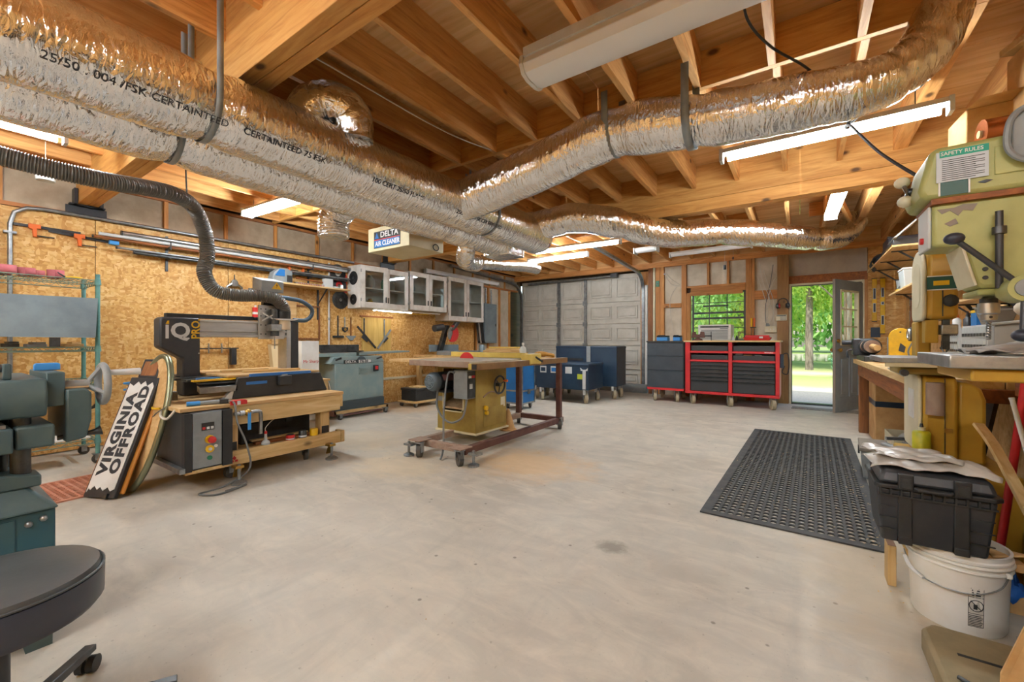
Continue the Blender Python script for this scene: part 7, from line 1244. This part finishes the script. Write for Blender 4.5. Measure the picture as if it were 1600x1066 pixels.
part(t, 'motor_bulge', G(t).prism([(.621,.51),(.72,.51),(.72,.82),(.705,.87),(.67,.90),(.621,.90)], 'y', 2.87, 3.2), M['gold2'], bev=.016); part(t, 'dust_port', G(t).cyl((.535,2.815,.745),(.535,2.815,.90),.033,n=20), M['tan']); part(t, 'port_mouth', G(t).cyl((.535,2.815,.7445),(.535,2.815,.747),.027,n=18), M['black']); part(t, 'hinge', G(t).box(.572,.60,2.832,2.84,.66,.68), M['brass']); part(t, 'seam', G(t).box(.572,.575,2.836,2.8395,.53,.92), M['dsteel'])
part(t, 'base_cabinet', G(t).box(.45,.80,2.74,3.30,0,.505), M['gold2'], bev=.01)
# ---- drill press
t = thing('drill_press', 'olive drill press with SAFETY RULES sheet, chuck and ball-ended levers', 'drill press', (.72, 1.93, 0))
part(t, 'base_plate', G(t).prism([(.385,1.63),(.355,1.68),(.355,2.05),(.39,2.10),(.97,2.10),(.97,1.60),(.42,1.60)], 'z', 0, .085), PM('dusty_base','8F8060',.7,col2='A08E6B',scale=8), bev=.012)
for x0, y0 in ((.42,1.78),(.42,1.93)): part(t, 'base_slot', G(t).box(x0,x0+.42,y0,y0+.014,.0848,.0856), M['black'])
part(t, 'column', G(t).cyl((.93,1.93,.085),(.93,1.93,1.62),.045,n=24), M['steel'])
tb = part(t, 'table', G(t).box(.352,.78,1.70,2.10,1.022,1.060), M['iron'], bev=.004); part(tb, 'table_underside', G(t).box(.40,.76,1.72,2.08,.985,1.0215), M['gold2'], bev=.006); part(t, 'table_arm', G(t).box(.76,.95,1.86,2.0,.94,1.02), M['pgreen'], bev=.012)
body = [(.335,1.52),(.335,1.387),(.398,1.385),(.426,1.265),(.44,1.255),(.62,1.255),(.70,1.28),(1.02,1.30),(1.02,1.52)]
part(t, 'head_casting', G(t).prism(body, 'y', 1.79, 1.94), M['pgreen'], bev=.010); part(t, 'front_plate', G(t).box(.326,.335,1.80,1.93,1.385,1.515), M['lightgray'], bev=.004); part(t, 'red_button', G(t).cyl((.326,1.86,1.42),(.318,1.86,1.42),.01,n=12), M['redp'])
part(t, 'edge_lip', G(t).prism([(.397,1.387),(.4005,1.386),(.4285,1.264),(.422,1.262),(.394,1.382)], 'y', 1.784, 1.942), M['cream'], bev=.002)
cov = [(.31,1.53),(.30,1.56),(.325,1.675),(.345,1.685),(1.05,1.70),(1.06,1.53)]
part(t, 'pulley_cover', G(t).prism(cov, 'y', 1.77, 1.985), M['pgreen'], bev=.014); part(t, 'cover_ledge', G(t).box(.33,1.05,1.775,1.975,1.515,1.531), M['brownwood_y'])
part(t, 'dark_band', G(t).box(.348,.405,1.767,1.7695,1.535,1.60), M['dkgreen']); 
for x0 in (.343,.4055): part(t, 'white_line', G(t).box(x0,x0+.004,1.766,1.769,1.535,1.60), M['white'])
sh = part(t, 'safety_sheet', G(t).box(.338,.446,1.7645,1.7665,1.575,1.665), PM('sheet_paper','CBD3DA',.6)); part(sh, 'green_header', G(t).box(.345,.446,1.7635,1.7645,1.648,1.668), PM('sheet_green','1F9C86',.55)); text(sh, 'lettering', 'SAFETY RULES', .0150, M['white'], (.347-.72, 1.7630-1.93, 1.658), (90,0,0), bold=.0002, sx=.93, ext=.0003)
for k in range(11): part(sh, 'text_line', G(t).box(.350,.350+(.088 if k % 3 else .07),1.7640,1.7645,1.580+.0058*k,1.5818+.0058*k), M['print'])
part(t, 'pressed_panel', G(t).prism(rr(.455,.56,1.575,1.655,.014,.014), 'x', 0, .001), M['pgreen']) if False else None
part(t, 'pressed_panel', G(t).box(.458,.60,1.7655,1.7695,1.575,1.655), M['pgreen'], bev=.003); part(t, 'bird_decal', G(t).prism([(.425,1.562),(.442,1.566),(.455,1.563),(.448,1.559),(.44,1.556),(.43,1.559)], 'y', 1.7675, 1.7695), M['dsteel'])
part(t, 'parts_tray', G(t).tube([(.485,1.745,1.62),(.475,1.745,1.66),(.485,1.745,1.72),(.52,1.745,1.745),(.60,1.745,1.745),(.64,1.745,1.72),(.64,1.745,1.62),(.60,1.745,1.595),(.52,1.745,1.595)], .008, n=8, sm=4, closed=True), M['gray']); part(t, 'tray_floor', G(t).box(.487,.63,1.752,1.764,1.61,1.735), M['gray'], bev=.004); part(t, 'tray_cup', G(t).lathe([(.01,-.02),(.04,-.018),(.045,0),(.05,.012)], (.56,1.752,1.67), 20, 'y'), M['lightgray'])
part(t, 'knob_post', G(t).cyl((.30,1.93,1.60),(.335,1.93,1.60),.016,n=12), M['dsteel'])
for y, z in ((1.955,1.645),(1.90,1.565)): part(t, 'white_knob', G(t).sph((.29,y,z),.022,16,(1,1,.85)), M['cream']); part(t, 'knob_stem', G(t).cyl((.30,1.93,1.60),(.29,y,z),.006,n=8), M['steel'])
part(t, 'chipped_primer', G(t).prism([(.345,1.50),(.355,1.485),(.372,1.493),(.39,1.475),(.40,1.49),(.42,1.485),(.43,1.505),(.40,1.508),(.38,1.50)], 'y', 1.7885, 1.7898), M['taupe']); part(t, 'chipped_primer', G(t).prism([(.36,1.455),(.372,1.445),(.39,1.452),(.384,1.468)], 'y', 1.7885, 1.7898), M['taupe'])
for z in (1.31, 1.285): part(t, 'casting_hole', G(t).cyl((.445,1.786,z),(.445,1.7905,z),.006,n=10), M['black'])
part(t, 'depth_rod', G(t).cyl((.467,1.768,1.25),(.467,1.768,1.47),.0085,n=12), M['blackm']); part(t, 'depth_collar', G(t).cyl((.467,1.768,1.405),(.467,1.768,1.425),.015,n=14), M['dsteel'])
part(t, 'quill_clamp', G(t).prism([(.432,1.235),(.56,1.235),(.56,1.254),(.432,1.254)], 'y', 1.80, 1.945), M['pgreen'], bev=.006)
ck = part(t, 'chuck', G(t).lathe([(.010,1.24),(.013,1.232),(.0175,1.228),(.0175,1.216),(.0235,1.214),(.0235,1.184),(.0195,1.180),(.018,1.163),(.008,1.159)], (.472,1.87,0), 28), M['steel']); part(ck, 'chuck_ring', G(t).cyl((.472,1.87,1.216),(.472,1.87,1.228),.0195,n=24), M['blackm'])
part(ck, 'key_hole', G(t).cyl((.472,1.850,1.172),(.472,1.856,1.172),.004,n=8), M['black'])
g = G(t); P = []
for i in range(40): a = i*.55; P.append((.472+.0028*math.cos(a), 1.87+.0028*math.sin(a), 1.160-.0014*i))
g.tube(P, .0035, n=6); P2 = [(.944-p[0], 3.74-p[1], p[2]) for p in P]; g.tube(P2, .0035, n=6); part(t, 'drill_bit', g, M['steel'])
hub = part(t, 'feed_hub', G(t).cyl((.50,1.70,1.243),(.50,1.792,1.243),.036,n=24), M['pgreen']); part(hub, 'hub_cap', G(t).cyl((.50,1.694,1.243),(.50,1.70,1.243),.024,n=20), M['gray'])
for (x, y, z) in ((.362,1.70,1.392),(.492,1.70,1.115),(.66,1.70,1.22)): l = part(hub, 'feed_lever', G(t).cyl((.50,1.715,1.243),(x,y,z),.0075,n=10), M['blackm']); part(l, 'ball', G(t).sph((x,y,z),.020,16,(1.15,1,.85)), M['navyvinyl'])
part(t, 'motor', G(t).cyl((1.12,1.93,1.40),(1.12,1.93,1.66),.085,n=24), M['gray'])
# ---- near right corner
t = thing('rag', 'grey rag bunched on the drill press table', 'rag', (.54, 1.84, 1.0605)); part(t, 'cloth', G().grid(lambda u,v: (-.12+.34*u, -.10+.2*v+.02*math.sin(u*7), .006+.055*(math.sin(min(1,u*1.2)*3.1)**2)*(.5+.5*math.sin(v*3.1))*(.35+.65*u)+.008*math.sin(u*19+v*9)), 22, 14), M['cloth'], thick=.004); part(t, 'fold', G().tube([(-.13,-.03,.012),(-.04,-.05,.02),(.06,-.06,.03),(.16,-.04,.03)], [.006,.014,.018,.012], n=8, sm=4), M['cloth'])
t = thing('steel_rod', 'dark steel rod lying on the drill press base', 'rod', (.47, 1.74, .0855)); part(t, 'rod', G().tube([(-.08,.05,.009),(.0,-.02,.009),(.03,-.05,.010)], [.006,.009,.010], n=10), M['dsteel']); part(t, 'tip', G().tube([(.03,-.05,.010),(.07,-.085,.006)], [.006,.004], n=8), M['blackm'])
t = thing('cardboard_sheet', 'tan cardboard sheet standing at the lower right edge', 'cardboard', (.56, 1.66, .0855)); part(t, 'sheet', G(t).prism([(.435,.0),(.46,.0),(.7,.0),(.72,.42),(.52,.40),(.44,.13)], 'y', 1.655, 1.66), M['card']); t.location.z = .0855
for v in t.children[0].data.vertices: v.co.z += .0855
part(t, 'torn_edge', G(t).prism([(.44,.215),(.452,.21),(.53,.485),(.52,.487)], 'y', 1.652, 1.655), M['card'])
# bucket
t = thing('plastic_bucket', 'white plastic bucket with a wire handle and warning label', 'bucket', (.515, 2.385, 0))
part(t, 'tub', G().lathe([(.004,0),(.128,0),(.134,.012),(.143,.268),(.150,.272),(.150,.28),(.145,.285),(.147,.302),(.138,.302),(.130,.02),(.004,.016)], n=48), M['bucket']); part(t, 'rim_ring', G().torus((0,0,.24),.1445,.006,'z',48,8), M['bucket']); part(t, 'rim_ring', G().torus((0,0,.262),.147,.007,'z',48,8), M['bucket'])
def cyl_pt(a, z, r0): return (r0*math.cos(R(a)), r0*math.sin(R(a)), z)
part(t, 'wire_bail', G().tube([cyl_pt(-40,.238,.150), cyl_pt(-60,.198,.158), cyl_pt(-90,.170,.163), cyl_pt(-125,.168,.163), cyl_pt(-155,.185,.160), cyl_pt(-182,.225,.154)], .0025, n=6, sm=6), M['galv']); part(t, 'bail_grip', G().tube([cyl_pt(-135,.171,.164), cyl_pt(-155,.186,.162), cyl_pt(-172,.208,.157)], .007, n=8, sm=4), M['white']); part(t, 'bail_ear', G().sph(cyl_pt(-40,.238,.147), .012, 10), M['bucket'])
def patch(a0, a1, z0, z1, r0, n=6): 
    g = G(); rz_ = lambda z: r0+(z-.012)*.0283
    vs = [cyl_pt(a0+(a1-a0)*i/n, z, rz_(z)) for i in range(n+1) for z in (z0, z1)]; return g.add(vs, [(2*i, 2*i+2, 2*i+3, 2*i+1) for i in range(n)])
DA = -15
lab = part(t, 'warning_label', patch(-75+DA, -57+DA, .04, .185, .1346), PM('label_paper','C9C4BA',.6)); LR0 = .1349
for a0, a1, z0, z1 in ((-75,-57,.192,.195),(-75,-57,.05,.052),(-75,-74.3,.05,.195),(-57.7,-57,.05,.195),(-75,-57,.160,.162),(-75,-57,.098,.1),(-75,-57,.078,.079)): part(lab, 'border', patch(a0+DA, a1+DA, z0-.01, z1-.01, LR0), M['print'])
for k in range(3): part(lab, 'print_line', patch(-71+DA, -59+DA, .156+.009*k, .161+.009*k, LR0), M['print'])
for k in range(7): part(lab, 'print_line', patch(-74+DA, -60+DA+(k % 3), .044+.006*k, .047+.006*k, LR0), M['print'])
part(lab, 'ban_ring', G().tube([cyl_pt(-66+DA+8*math.cos(i*.314), .12+.0205*math.sin(i*.314), .1355+.13*.0283) for i in range(20)], .0014, n=5, closed=True), M['print']); part(lab, 'ban_bar', G().tube([cyl_pt(-71.6+DA,.1345,.1355+.13*.0283), cyl_pt(-66+DA,.12,.1357+.13*.0283), cyl_pt(-60.4+DA,.1055,.1355+.13*.0283)], .0014, n=5), M['print']); part(lab, 'pictogram', patch(-69+DA, -64.5+DA, .106, .124, LR0), M['dsteel'])
# tool box on the bucket
t = thing('tool_box', 'black ribbed plastic tool box with two latches resting on the bucket', 'tool box', (.42, 2.36, .3025))
t0 = t.location.copy(); t.location.z += .066
bx = [(.262,.02),(.29,.0),(.56,.0),(.575,.02),(.588,.215),(.25,.215)]
part(t, 'body', G(t).hexa([(.27,2.235,.3685),(.565,2.235,.3685),(.565,2.49,.3685),(.27,2.49,.3685)],[(.252,2.215,.585),(.585,2.215,.585),(.585,2.51,.585),(.252,2.51,.585)]), M['blackm'], bev=.010)
rim = part(t, 'rim', G(t).prism([(.245,2.215),(.262,2.20),(.575,2.20),(.60,2.225),(.60,2.50),(.585,2.52),(.25,2.52),(.245,2.51)], 'z', .585, .602), M['black'], bev=.004)
for k in range(11): x = .262+.030*k; part(rim, 'rib', G(t).box(x,x+.006,2.203,2.2165,.562,.585), M['black'])
part(t, 'rib_rail', G(t).box(.258,.582,2.205,2.2155,.556,.562), M['black'])
lid = part(t, 'lid', G(t).hexa([(.255,2.212,.602),(.588,2.212,.602),(.588,2.508,.602),(.255,2.508,.602)],[(.272,2.23,.655),(.572,2.23,.655),(.572,2.49,.655),(.272,2.49,.655)]), M['blackm'], bev=.014)
for x in (.315, .47): l = part(t, 'latch', G(t).box(x,x+.045,2.196,2.215,.59,.648), M['black'], bev=.003); part(l, 'latch_inset', G(t).box(x+.008,x+.037,2.193,2.1965,.597,.635), M['dsteel']); part(t, 'strap_channel', G(t).box(x+.002,x+.043,2.212,2.236,.372,.556), M['black'], bev=.003); part(t, 'foot_clip', G(t).box(x+.002,x+.043,2.208,2.24,.372,.40), M['black'], bev=.003)
part(t, 'handle', G(t).tube([(.365,2.199,.60),(.372,2.188,.598),(.455,2.188,.596),(.465,2.199,.60)], .007, n=8), M['black'])
for z in (.42,.465,.51): part(t, 'molded_line', G(t).box(.262,.312,2.2195,2.2275,z,z+.003), M['dsteel']); part(t, 'molded_line', G(t).box(.518,.578,2.2195,2.2275,z,z+.003), M['dsteel'])
t.location = t0
t = thing('plastic_sheeting', 'crumpled milky plastic sheeting on top of the tool box', 'plastic sheet', (.42, 2.36, .5895))
t1 = t.location.copy(); t.location.z += .066
def shf(u, v): r_ = .007*math.sin(u*13+v*5)*math.cos(v*9)+.005*math.sin(u*31+v*17); e = max(0, .16-u)+max(0, u-.9); return (.235+.36*u+.012*math.sin(v*8), 2.235+.26*v+.012*math.sin(u*11), .668+r_*.5+.022*(1-abs(2*v-1))-.10*e)
part(t, 'lower_sheet', G(t).grid(shf, 30, 16), M['sheet'], thick=.002); part(t, 'upper_sheet', G(t).grid(lambda u,v: (.25+.26*u+.02*math.sin(v*6), 2.30+.24*v, .690+.004*math.sin(u*17+v*6)+.004*math.sin(v*21+u*9)), 24, 14), M['sheet'], thick=.002)
t.location = t1
t = thing('yellow_bottle', 'yellow-green lubricant bottle standing on the band saw base', 'bottle', (.485, 2.80, .5055)); part(t, 'bottle', G().lathe([(.003,0),(.032,0),(.034,.006),(.034,.15),(.028,.158),(.014,.162),(.003,.162)], n=22), M['btl']); part(t, 'collar', G().cyl((0,0,.162),(0,0,.178),.015,n=12), M['cream']); part(t, 'cap', G().cyl((0,0,.178),(0,0,.195),.008,.005,n=10), M['dsteel'])
t = thing('wood_block', 'upright wood block on the floor left of the bucket', 'wood block', (.34, 2.56, 0)); part(t, 'block', G().cb((0,0,.09),(.03,.09,.18)), M['lumber_z'], bev=.003); part(t, 'end_grain', G().cb((0,0,.1805),(.028,.088,.001)), M['brownwood'])
t = thing('blue_cloth', 'crumpled bright blue cloth on the floor behind the bucket', 'cloth', (.655, 2.63, 0)); part(t, 'cloth', G().grid(lambda u,v: (-.10+.2*u, -.10+.2*v, .06+.16*math.sin(u*3.1)*math.sin(v*3.1)+.02*math.sin(u*23+v*13)+.015*math.sin(v*29)), 20, 20), M['bluecloth'], thick=.004); part(t, 'carton_under', G().cb((0,0,.04),(.18,.18,.08)), M['card'])
t = thing('metal_channel', 'grey steel channel lying on the floor behind the bucket', 'steel channel', (.72, 2.08, .09), 30); part(t, 'channel', G().box(-.15,.20,-.03,-.024,0,.06).box(-.15,.20,.024,.03,0,.06).box(-.15,.20,-.024,.024,0,.006), M['galv']); part(t, 'end_lip', G().box(-.152,-.15,-.03,.03,0,.06), M['steel'])
t = thing('white_trim', 'short white plastic trim length beside the steel channel', 'trim', (.62, 2.13, .0005), 25); part(t, 'trim', G().cb((0,0,.03),(.26,.04,.06)), M['white'], bev=.004); part(t, 'lip', G().cb((0,-.022,.05),(.26,.006,.02)), M['lightgray'])
t = thing('red_pole', 'red pole leaning between the band saw and the counter', 'pole', (.72, 2.68, 0)); part(t, 'pole', G(t).cyl((.708,2.70,.12),(.768,2.59,1.05),.014,n=12), M['red']); part(t, 'foot', G(t).cyl((.70,2.715,0),(.709,2.698,.13),.018,n=12), M['black'])
t = thing('white_rod', 'thin white rod leaning beside the red pole', 'rod', (.78, 2.35, 0)); part(t, 'rod', G(t).cyl((.80,2.28,0),(.695,2.50,.866),.008,n=10), M['white']); part(t, 'tip', G(t).cyl((.695,2.50,.866),(.694,2.502,.874),.009,n=10), M['lightgray'])
t = thing('wood_lath', 'bowed wood lath leaning against the band saw', 'lath', (.8, 2.3, 0)); part(t, 'lath', G(t).tube([(.83,2.16,.0),(.72,2.42,.44),(.672,2.58,.65),(.645,2.68,.735)], .026, n=4, sm=5, sq=(.35,1)), M['lumber_z']); part(t, 'end_block', G(t).cb((.83,2.16,.015),(.05,.05,.03)), M['lumber_z'])
t = thing('black_sack', 'black sack slumped in the dark corner behind the tool box', 'sack', (.84, 2.54, 0)); part(t, 'sack', G().sph((0,0,.20),.13,18,(.7,1.0,1.55)), M['black']); part(t, 'neck', G().cyl((0,0,.38),(.02,.02,.46),.04,.025,n=12), M['black'])
t = thing('cardboard_flap', 'curled cardboard flap sticking out behind the tool box', 'cardboard', (.66, 2.42, .25)); part(t, 'flap', G().grid(lambda u,v: (-.05+.16*u, -.05+.12*v, .02+.05*u-.06*v*u), 6, 6), M['card'], thick=.004); part(t, 'base_strip', G().cb((-.02,.0,-.0),(.1,.12,.03)), M['card'])
# floor litter, chips by the mat
r_ = random.Random(5); g = G()
for _ in range(420):
    x, y = (r_.uniform(.28,.62), r_.uniform(2.3,5.2)) if r_.random() < .6 else (r_.uniform(-.5,.45), r_.uniform(2.95,5.9))
    z = .010 if x < .40 and 2.9 < y < 6.0 else .0015
    s = r_.uniform(.003,.009); a = r_.uniform(0,3.1); c_, s_ = math.cos(a)*s, math.sin(a)*s
    g.add([(x-c_,y-s_,z),(x+s_*.4,y-c_*.4,z+.001),(x+c_,y+s_,z+.002),(x-s_*.4,y+c_*.4,z+.001)], [(0,1,2,3)])
o = solo('wood_chips', 'pale wood chips scattered on and beside the rubber mat', 'wood chips', g, M['lumber']); o['kind'] = 'stuff'
g = G(); r_ = random.Random(9)
for _ in range(500):
    x, y = (r_.gauss(-2.7,.7), r_.gauss(3.0,.6)) if r_.random() < .6 else (r_.gauss(-4.0,.7), r_.gauss(1.6,.7))
    s = r_.uniform(.002,.007); a = r_.uniform(0,3.1); c_, s_ = math.cos(a)*s, math.sin(a)*s
    g.add([(x-c_,y-s_,.0012),(x+s_*.4,y-c_*.4,.0018),(x+c_,y+s_,.0022),(x-s_*.4,y+c_*.4,.0018)], [(0,1,2,3)])
o = solo('floor_debris', 'tiny brown shavings scattered around the table saw and router bench', 'shavings', g, M['dust']); o['kind'] = 'stuff'
